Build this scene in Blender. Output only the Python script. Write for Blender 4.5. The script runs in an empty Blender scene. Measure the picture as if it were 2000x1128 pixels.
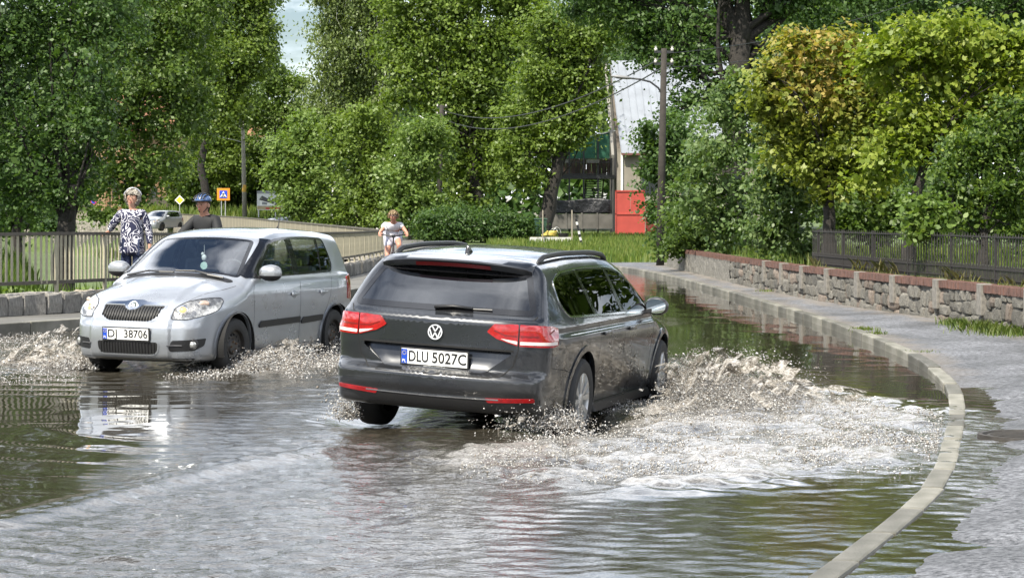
import bpy, bmesh, math, random
import numpy as np
from mathutils import Vector, Matrix
from mathutils.bvhtree import BVHTree
from mathutils.geometry import delaunay_2d_cdt

random.seed(7)
RNG = np.random.default_rng(11)
SC = bpy.context.scene
COL = SC.collection
R = math.radians

# ------------------------------------------------------------------ camera
FPX, CX, HY, CZ = 4400.0, 1000.0, 420.0, 1.60      # focal length in photo pixels, centre column, horizon row, eye height over the water
cam = bpy.data.cameras.new('camera')
cam.sensor_width = 36.0
cam.lens = 36.0 * FPX / 2000.0
cam.shift_y = -(564.0 - HY) / 2000.0
cam.clip_start = 0.1
cam.clip_end = 3000.0
camo = bpy.data.objects.new('camera', cam)
camo.location = (0, 0, CZ)
camo.rotation_euler = (R(90), 0, 0)
COL.objects.link(camo)
SC.camera = camo

# ------------------------------------------------------------------ sky and sun
SUN_EL, SUN_AZ = 52.0, 215.0        # azimuth clockwise from +Y (the view direction): behind the camera, to the side of the fence
SUN_DIR = Vector((math.sin(R(SUN_AZ)) * math.cos(R(SUN_EL)), math.cos(R(SUN_AZ)) * math.cos(R(SUN_EL)), math.sin(R(SUN_EL))))
W = bpy.data.worlds.new('World')
SC.world = W
W.use_nodes = True
nt = W.node_tree
nt.nodes.clear()
def wn(t, **k):
    n = nt.nodes.new(t)
    for a, b in k.items(): setattr(n, a, b)
    return n
sky = wn('ShaderNodeTexSky', sky_type='NISHITA', sun_disc=False)
sky.sun_elevation = R(SUN_EL)
sky.sun_rotation = R(SUN_AZ)
sky.air_density = 1.0; sky.dust_density = 0.6; sky.ozone_density = 1.0
geo = wn('ShaderNodeTexCoord')
sep = wn('ShaderNodeSeparateXYZ')
addz = wn('ShaderNodeMath', operation='ADD'); addz.inputs[1].default_value = 0.22
mx = wn('ShaderNodeMath', operation='MAXIMUM'); mx.inputs[1].default_value = 0.06
dx = wn('ShaderNodeMath', operation='DIVIDE'); dy = wn('ShaderNodeMath', operation='DIVIDE')
comb = wn('ShaderNodeCombineXYZ')
noi = wn('ShaderNodeTexNoise'); noi.inputs['Scale'].default_value = 1.15; noi.inputs['Detail'].default_value = 8.0; noi.inputs['Roughness'].default_value = 0.58; noi.inputs['Distortion'].default_value = 0.25
ramp = wn('ShaderNodeValToRGB')
ramp.color_ramp.elements[0].position = 0.42; ramp.color_ramp.elements[1].position = 0.60
noi2 = wn('ShaderNodeTexNoise'); noi2.inputs['Scale'].default_value = 2.6; noi2.inputs['Detail'].default_value = 5.0
cr2 = wn('ShaderNodeValToRGB')
cr2.color_ramp.elements[0].color = (15.5, 17.2, 20.4, 1); cr2.color_ramp.elements[0].position = 0.30
cr2.color_ramp.elements[1].color = (31.0, 31.6, 32.8, 1); cr2.color_ramp.elements[1].position = 0.62
mix = wn('ShaderNodeMixRGB')
bg = wn('ShaderNodeBackground'); bg.inputs['Strength'].default_value = 0.06
out = wn('ShaderNodeOutputWorld')
L = nt.links.new
L(geo.outputs['Generated'], sep.inputs[0])
L(sep.outputs['Z'], addz.inputs[0]); L(addz.outputs[0], mx.inputs[0])
L(sep.outputs['X'], dx.inputs[0]); L(mx.outputs[0], dx.inputs[1])
L(sep.outputs['Y'], dy.inputs[0]); L(mx.outputs[0], dy.inputs[1])
L(dx.outputs[0], comb.inputs['X']); L(dy.outputs[0], comb.inputs['Y'])
shf = wn('ShaderNodeVectorMath', operation='ADD'); shf.inputs[1].default_value = (1.0, 6.0, 0)
L(comb.outputs[0], shf.inputs[0]); L(shf.outputs[0], noi.inputs['Vector']); L(shf.outputs[0], noi2.inputs['Vector'])
L(noi.outputs['Fac'], ramp.inputs['Fac']); L(noi2.outputs['Fac'], cr2.inputs['Fac'])
L(ramp.outputs['Color'], mix.inputs['Fac']); L(sky.outputs[0], mix.inputs[1]); L(cr2.outputs[0], mix.inputs[2])
L(mix.outputs[0], bg.inputs['Color']); L(bg.outputs[0], out.inputs['Surface'])

sun = bpy.data.lights.new('sun', 'SUN')
sun.energy = 5.0
sun.angle = R(0.9)
sun.color = (1.0, 0.93, 0.80)
suno = bpy.data.objects.new('sun', sun)
suno.rotation_euler = SUN_DIR.to_track_quat('Z', 'Y').to_euler()
suno.location = (-30, -40, 60)
COL.objects.link(suno)

vs = SC.view_settings
vs.view_transform = 'Standard'; vs.look = 'None'; vs.exposure = 0.92; vs.gamma = 1.0; vs.use_curve_mapping = False
SC.render.engine = 'CYCLES'
SC.cycles.max_bounces = 7
SC.cycles.diffuse_bounces = 3
SC.cycles.glossy_bounces = 4
SC.cycles.transmission_bounces = 6
SC.cycles.transparent_max_bounces = 12
SC.cycles.caustics_reflective = False
SC.cycles.caustics_refractive = False
SC.cycles.use_denoising = True
SC.cycles.sample_clamp_indirect = 6.0

# ------------------------------------------------------------------ helpers
def P(px, py, Y):
    "photo pixel at distance Y -> world point"
    return Vector(((px - CX) * Y / FPX, Y, CZ - (py - HY) * Y / FPX))

def PG(px, py, z=0.0):
    "photo pixel on the level z -> world point"
    Y = FPX * (CZ - z) / (py - HY)
    return Vector(((px - CX) * Y / FPX, Y, z))

def tag(o, label=None, cat=None, group=None, kind=None):
    if label: o['label'] = label
    if cat: o['category'] = cat
    if group: o['group'] = group
    if kind: o['kind'] = kind
    return o

def empty(name, loc=(0, 0, 0), rz=0.0, parent=None):
    o = bpy.data.objects.new(name, None)
    COL.objects.link(o)
    o.location = loc
    o.rotation_euler = (0, 0, rz)
    o.empty_display_size = 0.2
    if parent: o.parent = parent
    return o

def link(name, me, mat=None, parent=None):
    o = bpy.data.objects.new(name, me)
    COL.objects.link(o)
    if mat is not None and len(me.materials) == 0: me.materials.append(mat)
    if parent: o.parent = parent
    return o

def npmesh(name, V, F, smooth=False, mat_idx=None, attrs=None):
    "V (n,3); F: array (m,k) or list of such arrays"
    if not isinstance(F, (list, tuple)): F = [F]
    F = [np.asarray(f, dtype=np.int32) for f in F if len(f)]
    me = bpy.data.meshes.new(name)
    V = np.asarray(V, dtype=np.float32)
    me.vertices.add(len(V)); me.vertices.foreach_set('co', V.ravel())
    nl = sum(f.size for f in F); npoly = sum(len(f) for f in F)
    me.loops.add(nl); me.loops.foreach_set('vertex_index', np.concatenate([f.ravel() for f in F]))
    me.polygons.add(npoly)
    tot = np.concatenate([np.full(len(f), f.shape[1], dtype=np.int32) for f in F])
    st = np.concatenate([[0], np.cumsum(tot)[:-1]]).astype(np.int32)
    me.polygons.foreach_set('loop_start', st)
    if smooth: me.polygons.foreach_set('use_smooth', np.ones(npoly, dtype=bool))
    if mat_idx is not None: me.polygons.foreach_set('material_index', np.asarray(mat_idx, dtype=np.int32))
    if attrs:
        for k, a in attrs.items():
            at = me.attributes.new(k, 'FLOAT', 'POINT'); at.data.foreach_set('value', np.asarray(a, dtype=np.float32))
    me.update(calc_edges=True)
    return me

class MB:
    "collects simple shapes into one mesh"
    def __init__(s): s.v = []; s.f = []
    def add(s, vs, fs):
        b = len(s.v); s.v += [tuple(v) for v in vs]; s.f += [tuple(i + b for i in f) for f in fs]; return s
    def box(s, c, d, rz=0.0, m=None):
        x, y, z = d[0] / 2, d[1] / 2, d[2] / 2
        M = (Matrix.Translation(Vector(c)) @ Matrix.Rotation(rz, 4, 'Z')) if m is None else m
        vs = [M @ Vector((a * x, b * y, e * z)) for e in (-1, 1) for b in (-1, 1) for a in (-1, 1)]
        return s.add(vs, [(0, 2, 3, 1), (4, 5, 7, 6), (0, 1, 5, 4), (2, 6, 7, 3), (0, 4, 6, 2), (1, 3, 7, 5)])
    def bar(s, a, b, w, h=None, up=(0, 0, 1)):
        a = Vector(a); b = Vector(b); d = (b - a); L_ = d.length; d.normalize(); h = h or w
        u = Vector(up); sd = d.cross(u)
        if sd.length < 1e-4: sd = d.cross(Vector((0, 1, 0)))
        sd.normalize(); u = sd.cross(d)
        vs = [p + sd * (i * w / 2) + u * (j * h / 2) for p in (a, b) for (i, j) in ((-1, -1), (1, -1), (1, 1), (-1, 1))]
        return s.add(vs, [(3, 2, 1, 0), (4, 5, 6, 7), (0, 1, 5, 4), (1, 2, 6, 5), (2, 3, 7, 6), (3, 0, 4, 7)])
    def tube(s, pts, rad, n=8, cap=True, flat=1.0):
        pts = [Vector(p) for p in pts]
        if not isinstance(rad, (list, tuple)): rad = [rad] * len(pts)
        rings = []; prev = None
        for i, p in enumerate(pts):
            t = (pts[min(i + 1, len(pts) - 1)] - pts[max(i - 1, 0)]).normalized()
            if prev is None:
                a = t.cross(Vector((0, 0, 1)))
                if a.length < 1e-3: a = t.cross(Vector((1, 0, 0)))
            else: a = prev - t * prev.dot(t)
            a.normalize(); prev = a; b = t.cross(a)
            rings.append([p + (a * math.cos(2 * math.pi * k / n) + b * math.sin(2 * math.pi * k / n) * flat) * rad[i] for k in range(n)])
        vs = [v for r in rings for v in r]; fs = []
        for i in range(len(rings) - 1):
            for k in range(n):
                k2 = (k + 1) % n
                fs.append((i * n + k, i * n + k2, (i + 1) * n + k2, (i + 1) * n + k))
        if cap:
            fs.append(tuple(reversed(range(n)))); fs.append(tuple((len(rings) - 1) * n + k for k in range(n)))
        return s.add(vs, fs)
    def lathe(s, prof, c, axis='Z', n=32):
        "prof: (radius, height) pairs around an axis through c"
        vs = []; fs = []
        for (r, h) in prof:
            for k in range(n):
                a = 2 * math.pi * k / n; p = (r * math.cos(a), r * math.sin(a), h)
                if axis == 'Y': p = (p[0], p[2], p[1])
                elif axis == 'X': p = (p[2], p[0], p[1])
                vs.append((c[0] + p[0], c[1] + p[1], c[2] + p[2]))
        for i in range(len(prof) - 1):
            for k in range(n):
                k2 = (k + 1) % n; q = (i * n + k, i * n + k2, (i + 1) * n + k2, (i + 1) * n + k)
                fs.append(q if axis != 'Y' else q[::-1])
        return s.add(vs, fs)
    def prism(s, poly, o, u, v, t):
        "2D polygon in the plane o + a*u + b*v, thickness vector t"
        o = Vector(o); u = Vector(u); v = Vector(v); t = Vector(t); n = len(poly)
        A = [o + u * a + v * b for a, b in poly]; B = [p + t for p in A]
        return s.add(A + B, [tuple(reversed(range(n))), tuple(range(n, 2 * n))] + [(i, (i + 1) % n, n + (i + 1) % n, n + i) for i in range(n)])
    def ball(s, c, r, n=10, m=8):
        r = (r, r, r) if not isinstance(r, (tuple, list)) else r
        vs = [(c[0], c[1], c[2] - r[2])]; fs = []
        for j in range(1, m):
            ph = -math.pi / 2 + math.pi * j / m
            for k in range(n):
                a = 2 * math.pi * k / n; vs.append((c[0] + r[0] * math.cos(ph) * math.cos(a), c[1] + r[1] * math.cos(ph) * math.sin(a), c[2] + r[2] * math.sin(ph)))
        vs.append((c[0], c[1], c[2] + r[2]))
        for k in range(n): fs.append((0, 1 + (k + 1) % n, 1 + k))
        for j in range(m - 2):
            for k in range(n):
                a = 1 + j * n + k; b = 1 + j * n + (k + 1) % n
                fs.append((a, b, b + n, a + n))
        t = len(vs) - 1
        for k in range(n): fs.append((t, t - n + k, t - n + (k + 1) % n))
        return s.add(vs, fs)
    def mesh(s, name, smooth=False, bevel=0.0, seg=2, fix=True):
        me = bpy.data.meshes.new(name); me.from_pydata(s.v, [], s.f)
        if bevel or fix:
            bm = bmesh.new(); bm.from_mesh(me)
            bmesh.ops.recalc_face_normals(bm, faces=bm.faces)
            if bevel: bmesh.ops.bevel(bm, geom=list(bm.edges), offset=bevel, segments=seg, affect='EDGES', profile=0.6, clamp_overlap=True)
            bm.to_mesh(me); bm.free()
        if smooth: me.polygons.foreach_set('use_smooth', [True] * len(me.polygons))
        me.update()
        return me
    def build(s, name, mat, parent=None, smooth=False, bevel=0.0, seg=2):
        me = s.mesh(name, smooth, bevel, seg)
        return link(name, me, mat, parent)

def smooth_angle(o, deg=35):
    me = o.data
    me.polygons.foreach_set('use_smooth', [True] * len(me.polygons))
    try: me.set_sharp_from_angle(angle=R(deg))
    except Exception: pass
    return o

# value noise in numpy
_LAT = RNG.random((256, 256)).astype(np.float32)
def vnoise(x, y):
    xi = np.floor(x).astype(int); yi = np.floor(y).astype(int); fx = x - xi; fy = y - yi
    fx = fx * fx * (3 - 2 * fx); fy = fy * fy * (3 - 2 * fy)
    a = _LAT[xi & 255, yi & 255]; b = _LAT[(xi + 1) & 255, yi & 255]; c = _LAT[xi & 255, (yi + 1) & 255]; d = _LAT[(xi + 1) & 255, (yi + 1) & 255]
    return (a * (1 - fx) + b * fx) * (1 - fy) + (c * (1 - fx) + d * fx) * fy
def fbm(x, y, o=4):
    s = 0.0; a = 0.5; t = 0.0
    for i in range(o):
        s = s + a * vnoise(x + 17.3 * i, y + 9.1 * i); t += a; x = x * 2.03; y = y * 2.03; a *= 0.5
    return s / t
def sstep(a, b, x):
    t = np.clip((x - a) / (b - a), 0, 1); return t * t * (3 - 2 * t)

# ------------------------------------------------------------------ materials
MATS = {}
def mat(name, col=(0.5, 0.5, 0.5), rough=0.6, metal=0.0, var=0.0, vscale=8.0, bump=0.0, bscale=40.0, col2=None, coat=0.0, spec=0.5, emit=None, estr=0.0, detail=5.0, coords='Object', bdist=0.01):
    if name in MATS: return MATS[name]
    m = bpy.data.materials.new(name); m.use_nodes = True
    n = m.node_tree.nodes; l = m.node_tree.links.new
    b = n['Principled BSDF']
    b.inputs['Base Color'].default_value = (*col, 1); b.inputs['Roughness'].default_value = rough; b.inputs['Metallic'].default_value = metal
    b.inputs['Coat Weight'].default_value = coat; b.inputs['Coat Roughness'].default_value = 0.04
    b.inputs['Specular IOR Level'].default_value = spec
    if emit: b.inputs['Emission Color'].default_value = (*emit, 1); b.inputs['Emission Strength'].default_value = estr
    if var or bump or col2:
        tc = n.new('ShaderNodeTexCoord')
        src = tc.outputs[coords]
        if coords == 'World':
            pass
        if var or col2:
            t = n.new('ShaderNodeTexNoise'); t.inputs['Scale'].default_value = vscale; t.inputs['Detail'].default_value = detail
            l(src, t.inputs['Vector'])
            r = n.new('ShaderNodeValToRGB'); r.color_ramp.elements[0].position = 0.3; r.color_ramp.elements[1].position = 0.7
            c2 = col2 or tuple(min(1, c * (1 + var)) for c in col); c1 = col if col2 else tuple(c * (1 - var) for c in col)
            r.color_ramp.elements[0].color = (*c1, 1); r.color_ramp.elements[1].color = (*c2, 1)
            l(t.outputs['Fac'], r.inputs['Fac']); l(r.outputs['Color'], b.inputs['Base Color'])
        if bump:
            t2 = n.new('ShaderNodeTexNoise'); t2.inputs['Scale'].default_value = bscale; t2.inputs['Detail'].default_value = 6
            l(src, t2.inputs['Vector'])
            bp = n.new('ShaderNodeBump'); bp.inputs['Strength'].default_value = bump; bp.inputs['Distance'].default_value = bdist
            l(t2.outputs['Fac'], bp.inputs['Height']); l(bp.outputs['Normal'], b.inputs['Normal'])
    MATS[name] = m
    return m

def leaf_mat(name, dark, mid, light, transl=0.42, extra=None, nscale=0.7):
    if name in MATS: return MATS[name]
    m = bpy.data.materials.new(name); m.use_nodes = True
    n = m.node_tree.nodes; l = m.node_tree.links.new; n.clear()
    g = n.new('ShaderNodeNewGeometry'); tc = n.new('ShaderNodeTexCoord')
    noise = n.new('ShaderNodeTexNoise'); noise.inputs['Scale'].default_value = nscale; noise.inputs['Detail'].default_value = 3
    l(tc.outputs['Object'], noise.inputs['Vector'])
    a = n.new('ShaderNodeMath'); a.operation = 'MULTIPLY_ADD'; a.inputs[1].default_value = 0.55
    s = n.new('ShaderNodeMath'); s.operation = 'MULTIPLY'; s.inputs[1].default_value = 0.75
    l(noise.outputs['Fac'], s.inputs[0]); l(g.outputs['Random Per Island'], a.inputs[0]); l(s.outputs[0], a.inputs[2])
    r = n.new('ShaderNodeValToRGB'); e = r.color_ramp.elements
    e[0].position = 0.28; e[0].color = (*dark, 1); e[1].position = 0.9; e[1].color = (*light, 1)
    k = e.new(0.55); k.color = (*mid, 1)
    l(a.outputs[0], r.inputs['Fac']); colr = r.outputs['Color']
    if extra:                                   # leaves of another colour in one region of the crown: (colour, centre, radius)
        ec, cen, rad = extra
        d = n.new('ShaderNodeVectorMath'); d.operation = 'DISTANCE'; d.inputs[1].default_value = cen
        l(tc.outputs['Object'], d.inputs[0])
        mr = n.new('ShaderNodeMapRange'); mr.inputs['From Min'].default_value = rad; mr.inputs['From Max'].default_value = rad * 0.35
        l(d.outputs['Value'], mr.inputs['Value'])
        mm = n.new('ShaderNodeMath'); mm.operation = 'MULTIPLY'; l(mr.outputs[0], mm.inputs[0])
        r3 = n.new('ShaderNodeMapRange'); r3.inputs['From Min'].default_value = 0.35; r3.inputs['From Max'].default_value = 0.8
        l(g.outputs['Random Per Island'], r3.inputs['Value']); l(r3.outputs[0], mm.inputs[1])
        mxn = n.new('ShaderNodeMixRGB'); mxn.inputs[2].default_value = (*ec, 1)
        l(mm.outputs[0], mxn.inputs['Fac']); l(colr, mxn.inputs[1]); colr = mxn.outputs[0]
    df = n.new('ShaderNodeBsdfPrincipled'); df.inputs['Roughness'].default_value = 0.45; df.inputs['Specular IOR Level'].default_value = 0.35
    tr = n.new('ShaderNodeBsdfTranslucent'); br = n.new('ShaderNodeMixRGB'); br.blend_type = 'MULTIPLY'; br.inputs['Fac'].default_value = 1.0; br.inputs[2].default_value = (1.25, 1.3, 0.55, 1)
    l(colr, df.inputs['Base Color']); l(colr, br.inputs[1]); l(br.outputs[0], tr.inputs['Color'])
    mx_ = n.new('ShaderNodeMixShader'); mx_.inputs[0].default_value = transl
    l(df.outputs[0], mx_.inputs[1]); l(tr.outputs[0], mx_.inputs[2])
    o = n.new('ShaderNodeOutputMaterial'); l(mx_.outputs[0], o.inputs['Surface'])
    MATS[name] = m
    return m

def glass_mat(name, tint, ior=1.5, rough=0.0, boost=1.0):
    if name in MATS: return MATS[name]
    m = bpy.data.materials.new(name); m.use_nodes = True
    n = m.node_tree.nodes; l = m.node_tree.links.new; n.clear()
    fr = n.new('ShaderNodeFresnel'); fr.inputs['IOR'].default_value = ior
    ml = n.new('ShaderNodeMath'); ml.operation = 'MULTIPLY'; ml.inputs[1].default_value = boost; ml.use_clamp = True
    t = n.new('ShaderNodeBsdfTransparent'); t.inputs['Color'].default_value = (*tint, 1)
    g = n.new('ShaderNodeBsdfGlossy'); g.inputs['Roughness'].default_value = rough
    mx_ = n.new('ShaderNodeMixShader'); o = n.new('ShaderNodeOutputMaterial')
    l(fr.outputs[0], ml.inputs[0]); l(ml.outputs[0], mx_.inputs[0]); l(t.outputs[0], mx_.inputs[1]); l(g.outputs[0], mx_.inputs[2]); l(mx_.outputs[0], o.inputs['Surface'])
    MATS[name] = m
    return m

M_asph = mat('wet_asphalt', (0.05, 0.05, 0.052), 0.5, var=0.35, vscale=1.2, bump=0.5, bscale=90)
M_kerb = mat('kerb_concrete', (0.085, 0.083, 0.062), 0.55, col2=(0.22, 0.21, 0.18), vscale=3.0, bump=0.6, bscale=60)
def per_object(m, lo, hi):
    "each stone a little lighter or darker than its neighbours"
    n = m.node_tree.nodes; l = m.node_tree.links.new; b = n['Principled BSDF']; src = b.inputs['Base Color'].links[0].from_socket
    oi = n.new('ShaderNodeObjectInfo'); mr = n.new('ShaderNodeMapRange'); mr.inputs['To Min'].default_value = lo; mr.inputs['To Max'].default_value = hi; l(oi.outputs['Random'], mr.inputs['Value'])
    mu = n.new('ShaderNodeVectorMath'); mu.operation = 'SCALE'; l(src, mu.inputs[0]); l(mr.outputs[0], mu.inputs['Scale']); l(mu.outputs[0], b.inputs['Base Color'])
per_object(M_kerb, 0.5, 1.3)
M_granite = mat('granite_block', (0.13, 0.125, 0.115), 0.85, col2=(0.27, 0.255, 0.23), vscale=14, bump=0.9, bscale=35, bdist=0.02)
M_stone = mat('rubble_stone', (0.085, 0.080, 0.068), 0.9, col2=(0.20, 0.19, 0.165), vscale=11, bump=1.0, bscale=22, bdist=0.03)
M_stone2 = mat('rubble_stone_brown', (0.12, 0.095, 0.075), 0.9, col2=(0.24, 0.20, 0.165), vscale=8, bump=1.0, bscale=22, bdist=0.03)
M_mortar = mat('mortar', (0.085, 0.08, 0.07), 0.95, col2=(0.18, 0.17, 0.15), vscale=20, bump=1.0, bscale=50, bdist=0.02)
M_brick = mat('coping_brick', (0.075, 0.042, 0.034), 0.85, col2=(0.15, 0.075, 0.056), vscale=9, bump=0.5, bscale=60)
for m_ in (M_granite, M_stone, M_stone2): per_object(m_, 0.65, 1.3)
M_soil = mat('soil', (0.10, 0.085, 0.06), 0.95, col2=(0.16, 0.15, 0.09), vscale=3, bump=0.6, bscale=30)
M_lawn = mat('lawn_ground', (0.045, 0.072, 0.018), 0.9, col2=(0.085, 0.12, 0.030), vscale=2, bump=0.6, bscale=40)
M_bark = mat('bark', (0.011, 0.0095, 0.008), 0.95, col2=(0.032, 0.028, 0.024), vscale=10, bump=1.0, bscale=25, bdist=0.03)
M_birch = mat('birch_bark', (0.55, 0.54, 0.50), 0.8, col2=(0.70, 0.69, 0.65), vscale=5, bump=0.4, bscale=30)
M_black = mat('black_plastic', (0.012, 0.012, 0.013), 0.45)
M_gloss = mat('black_gloss', (0.008, 0.008, 0.009), 0.12, coat=0.5)
M_rubber = mat('tyre_rubber', (0.018, 0.018, 0.018), 0.7, bump=0.3, bscale=80)
M_chrome = mat('chrome', (0.82, 0.83, 0.85), 0.12, metal=1.0)
M_dark = mat('seam_dark', (0.004, 0.004, 0.004), 0.8)
M_white = mat('white_paint', (0.78, 0.78, 0.76), 0.5)
M_ink = mat('ink_black', (0.01, 0.01, 0.01), 0.5)
# ================================================================== setting
class Path:
    def __init__(s, pts):
        s.p = np.array([tuple(p) + (0.0,) * (3 - len(p)) for p in pts], float)
        # smooth by Catmull-Rom resampling
        p = s.p; out = []
        for i in range(len(p) - 1):
            a = p[max(i - 1, 0)]; b = p[i]; c = p[i + 1]; d = p[min(i + 2, len(p) - 1)]
            for t in np.linspace(0, 1, 16, endpoint=False):
                out.append(0.5 * ((2 * b) + (c - a) * t + (2 * a - 5 * b + 4 * c - d) * t * t + (3 * b - a - 3 * c + d) * t ** 3))
        out.append(p[-1]); s.q = np.array(out)
        d = np.linalg.norm(np.diff(s.q[:, :2], axis=0), axis=1); s.s = np.concatenate([[0], np.cumsum(d)]); s.len = s.s[-1]
    def at(s, t):
        return Vector([float(np.interp(t, s.s, s.q[:, k])) for k in range(s.q.shape[1])])
    def frame(s, t):
        a = s.at(max(t - 0.05, 0)); b = s.at(min(t + 0.05, s.len)); d = Vector((b.x - a.x, b.y - a.y, 0)).normalized()
        return s.at(t), d, Vector((d.y, -d.x, 0))      # point, direction, side to the +x hand
    def x_at_y(s, Y):
        return np.interp(Y, s.q[:, 1], s.q[:, 0])

KERB = Path([(-1.2, 3.0, 0.012), (0.1, 6.6, 0.012), (1.313, 9.94, 0.012), (1.90, 11.64, 0.012), (2.48, 13.49, 0.012), (3.10, 16.18, 0.012), (3.70, 19.1, 0.02), (4.05, 21.3, 0.05), (4.36, 24.9, 0.085), (4.46, 30.0, 0.10), (4.46, 35.3, 0.10), (4.32, 41.8, 0.10), (4.12, 50.0, 0.10), (3.62, 60.6, 0.10), (2.7, 67.5, 0.11), (1.0, 72.5, 0.12), (-1.5, 76, 0.13)])
WALL = Path([(6.75, 15.0), (6.6, 22.0), (6.36, 27.7), (6.08, 31.6), (5.66, 35.3), (5.2, 41.0), (4.85, 50.0), (4.72, 56.4), (4.42, 64.7)])
FENCE = Path([(-8.6, 29.0, 0.0), (-7.9, 30.3, 0.0), (-7.2, 31.7, 0.0), (-6.4, 33.2, 0.0), (-5.45, 37.0, -0.04), (-4.65, 46.0, -0.1), (-4.12, 57.0, -0.17), (-3.9, 66.7, -0.2), (-3.95, 69.0, -0.2)])
FARF = Path([(-3.95, 69.0, -0.20), (-6.2, 80.0, -0.12), (-10.5, 102.0, 0.0), (-19.8, 150.0, 0.22), (-38.0, 200.0, 0.66), (-70.0, 262.0, 1.0)])

def ground_z(X, Y):
    X = np.asarray(X, float); Y = np.asarray(Y, float)
    xr = WALL.x_at_y(Y); xl = FENCE.x_at_y(Y); xf = np.interp(Y, FARF.q[:, 1], FARF.q[:, 0])
    z = -0.32 + 0.30 * sstep(69, 75, Y) + 0.34 * sstep(80, 130, Y) + 0.5 * sstep(130, 260, Y)
    right = sstep(0.25, 0.6, X - xr) * (1 - sstep(63, 70, Y))
    z = z * (1 - right) + right * (0.56 + 0.25 * sstep(0, 25, X - xr) + 0.05 * np.sin(X * 1.3 + Y))
    far_left = sstep(0.2, 1.2, xf - X) * sstep(68, 70, Y)
    left = sstep(0.3, 0.7, xl - X) * (1 - sstep(68, 70, Y))
    bank_edge = -0.188 * Y - 0.3 - 0.045 * Y * sstep(52, 62, Y)
    bank = 0.30 + 0.75 * sstep(0, 9, bank_edge - X) + 0.06 * np.sin(X * 0.9 + Y * 0.7)
    stream = -1.7 + 1.95 * (1 - sstep(0.4, 3.5, xl - X)) * (1 - sstep(40, 52, Y))
    k = sstep(-0.2, 1.4, bank_edge - X)
    zl = stream * (1 - k) + bank * k
    z = z * (1 - left) + zl * left
    zfl = -1.7 * (1 - k) + (0.7 + 0.4 * sstep(70, 200, Y)) * k
    z = z * (1 - far_left) + zfl * far_left
    z = z + 1.25 * sstep(172, 186, Y) * (1 - sstep(-9, -3, X)) * (1 - far_left)
    return z

# ground sheet to the horizon
gx = np.concatenate([-np.geomspace(1200, 22, 40), np.linspace(-21, 14, 90), np.geomspace(15, 1200, 40)])
gy = np.concatenate([np.linspace(-120, 0, 20), np.linspace(2, 76, 100), np.linspace(77, 230, 80), np.geomspace(240, 2500, 30)])
GX, GY = np.meshgrid(gx, gy)
GZ = ground_z(GX, GY)
nx, ny = len(gx), len(gy)
idx = np.arange(nx * ny).reshape(ny, nx)
quads = np.stack([idx[:-1, :-1], idx[:-1, 1:], idx[1:, 1:], idx[1:, :-1]], -1).reshape(-1, 4)
ground = link('ground', npmesh('ground', np.stack([GX, GY, GZ], -1).reshape(-1, 3), quads, smooth=True), M_lawn)
tag(ground, kind='structure')

# road: sheet between the two pavements, dipping into the flooded hollow
def strip(ys, fl, fr, fz, n=14):
    V = []; 
    for y in ys:
        a, b = fl(y), fr(y)
        for t in np.linspace(0, 1, n): x = a + (b - a) * t; V.append((x, y, fz(x, y)))
    k = len(ys); i = np.arange(k * n).reshape(k, n)
    return np.array(V), np.stack([i[:-1, :-1], i[:-1, 1:], i[1:, 1:], i[1:, :-1]], -1).reshape(-1, 4)
ky = KERB.q
kerb_x = lambda y: float(np.interp(y, ky[:, 1], ky[:, 0]))
PAVW = 1.35
road_l = lambda y: float(FENCE.x_at_y(y)) + 0.2 + PAVW if y > 29 else -0.45 * y + 8.3 - 3.0
V, F = strip(np.linspace(1, 69, 70), lambda y: min(road_l(y), -3.2) if y > 29 else -14.0, lambda y: kerb_x(y) + 0.05, lambda x, y: -0.10 + 0.13 * float(sstep(60, 70, y)))
road = link('road', npmesh('road', V, F), M_asph); tag(road, kind='structure')
# far carriageway: turns behind the railing and runs off with it
fy = np.concatenate([np.linspace(68.5, 150, 40), np.linspace(155, 262, 20)])
V, F = strip(fy, lambda y: float(np.interp(y, FARF.q[:, 1], FARF.q[:, 0])) + 1.2, lambda y: float(np.interp(y, FARF.q[:, 1], FARF.q[:, 0])) + 1.2 + float(np.interp(y, [68, 72, 90, 120, 262], [6.5, 5.5, 9.5, 7.0, 7.0])), lambda x, y: max(float(ground_z(x, y)), -0.02) + 0.035)
M_asph2 = mat('dry_asphalt', (0.11, 0.108, 0.10), 0.8, var=0.25, vscale=0.8, bump=0.3, bscale=60)
farroad = link('road', npmesh('far_road', V, F), M_asph2); tag(farroad, kind='structure')

# ---- kerb of single stones
kerb = empty('kerb', KERB.at(0)); kerb.location.z = 0; tag(kerb, 'pale concrete kerb curving along the flooded road', kind='structure')
def child_at(name, me, m, par, loc, rz=0, sc=(1, 1, 1), rx=0, ry=0):
    o = link(name, me, m, par); o.location = Vector(loc) - par.location; o.rotation_euler = (rx, ry, rz); o.scale = sc
    return o
s = 1.0; random.seed(3)
while s < KERB.len - 1:
    ln = 0.98; a = KERB.at(s); b = KERB.at(s + ln); d = b - a; rz = math.atan2(d.y, d.x)
    n = Vector((math.sin(rz), -math.cos(rz), 0))
    ztop = 0.5 * (a.z + b.z) + random.uniform(-0.008, 0.006)
    mb = MB(); h = 0.32
    mb.box((0, 0, -h / 2), (ln - 0.022, 0.135, h))
    me = mb.mesh('kerb_stone', bevel=0.016, seg=2)
    c = (a + b) / 2 + n * (0.066 + random.uniform(-0.006, 0.006))
    child_at('kerb_stone', me, M_kerb, kerb, (c.x, c.y, ztop), rz, ry=-math.atan2(b.z - a.z, ln))
    s += ln

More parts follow.
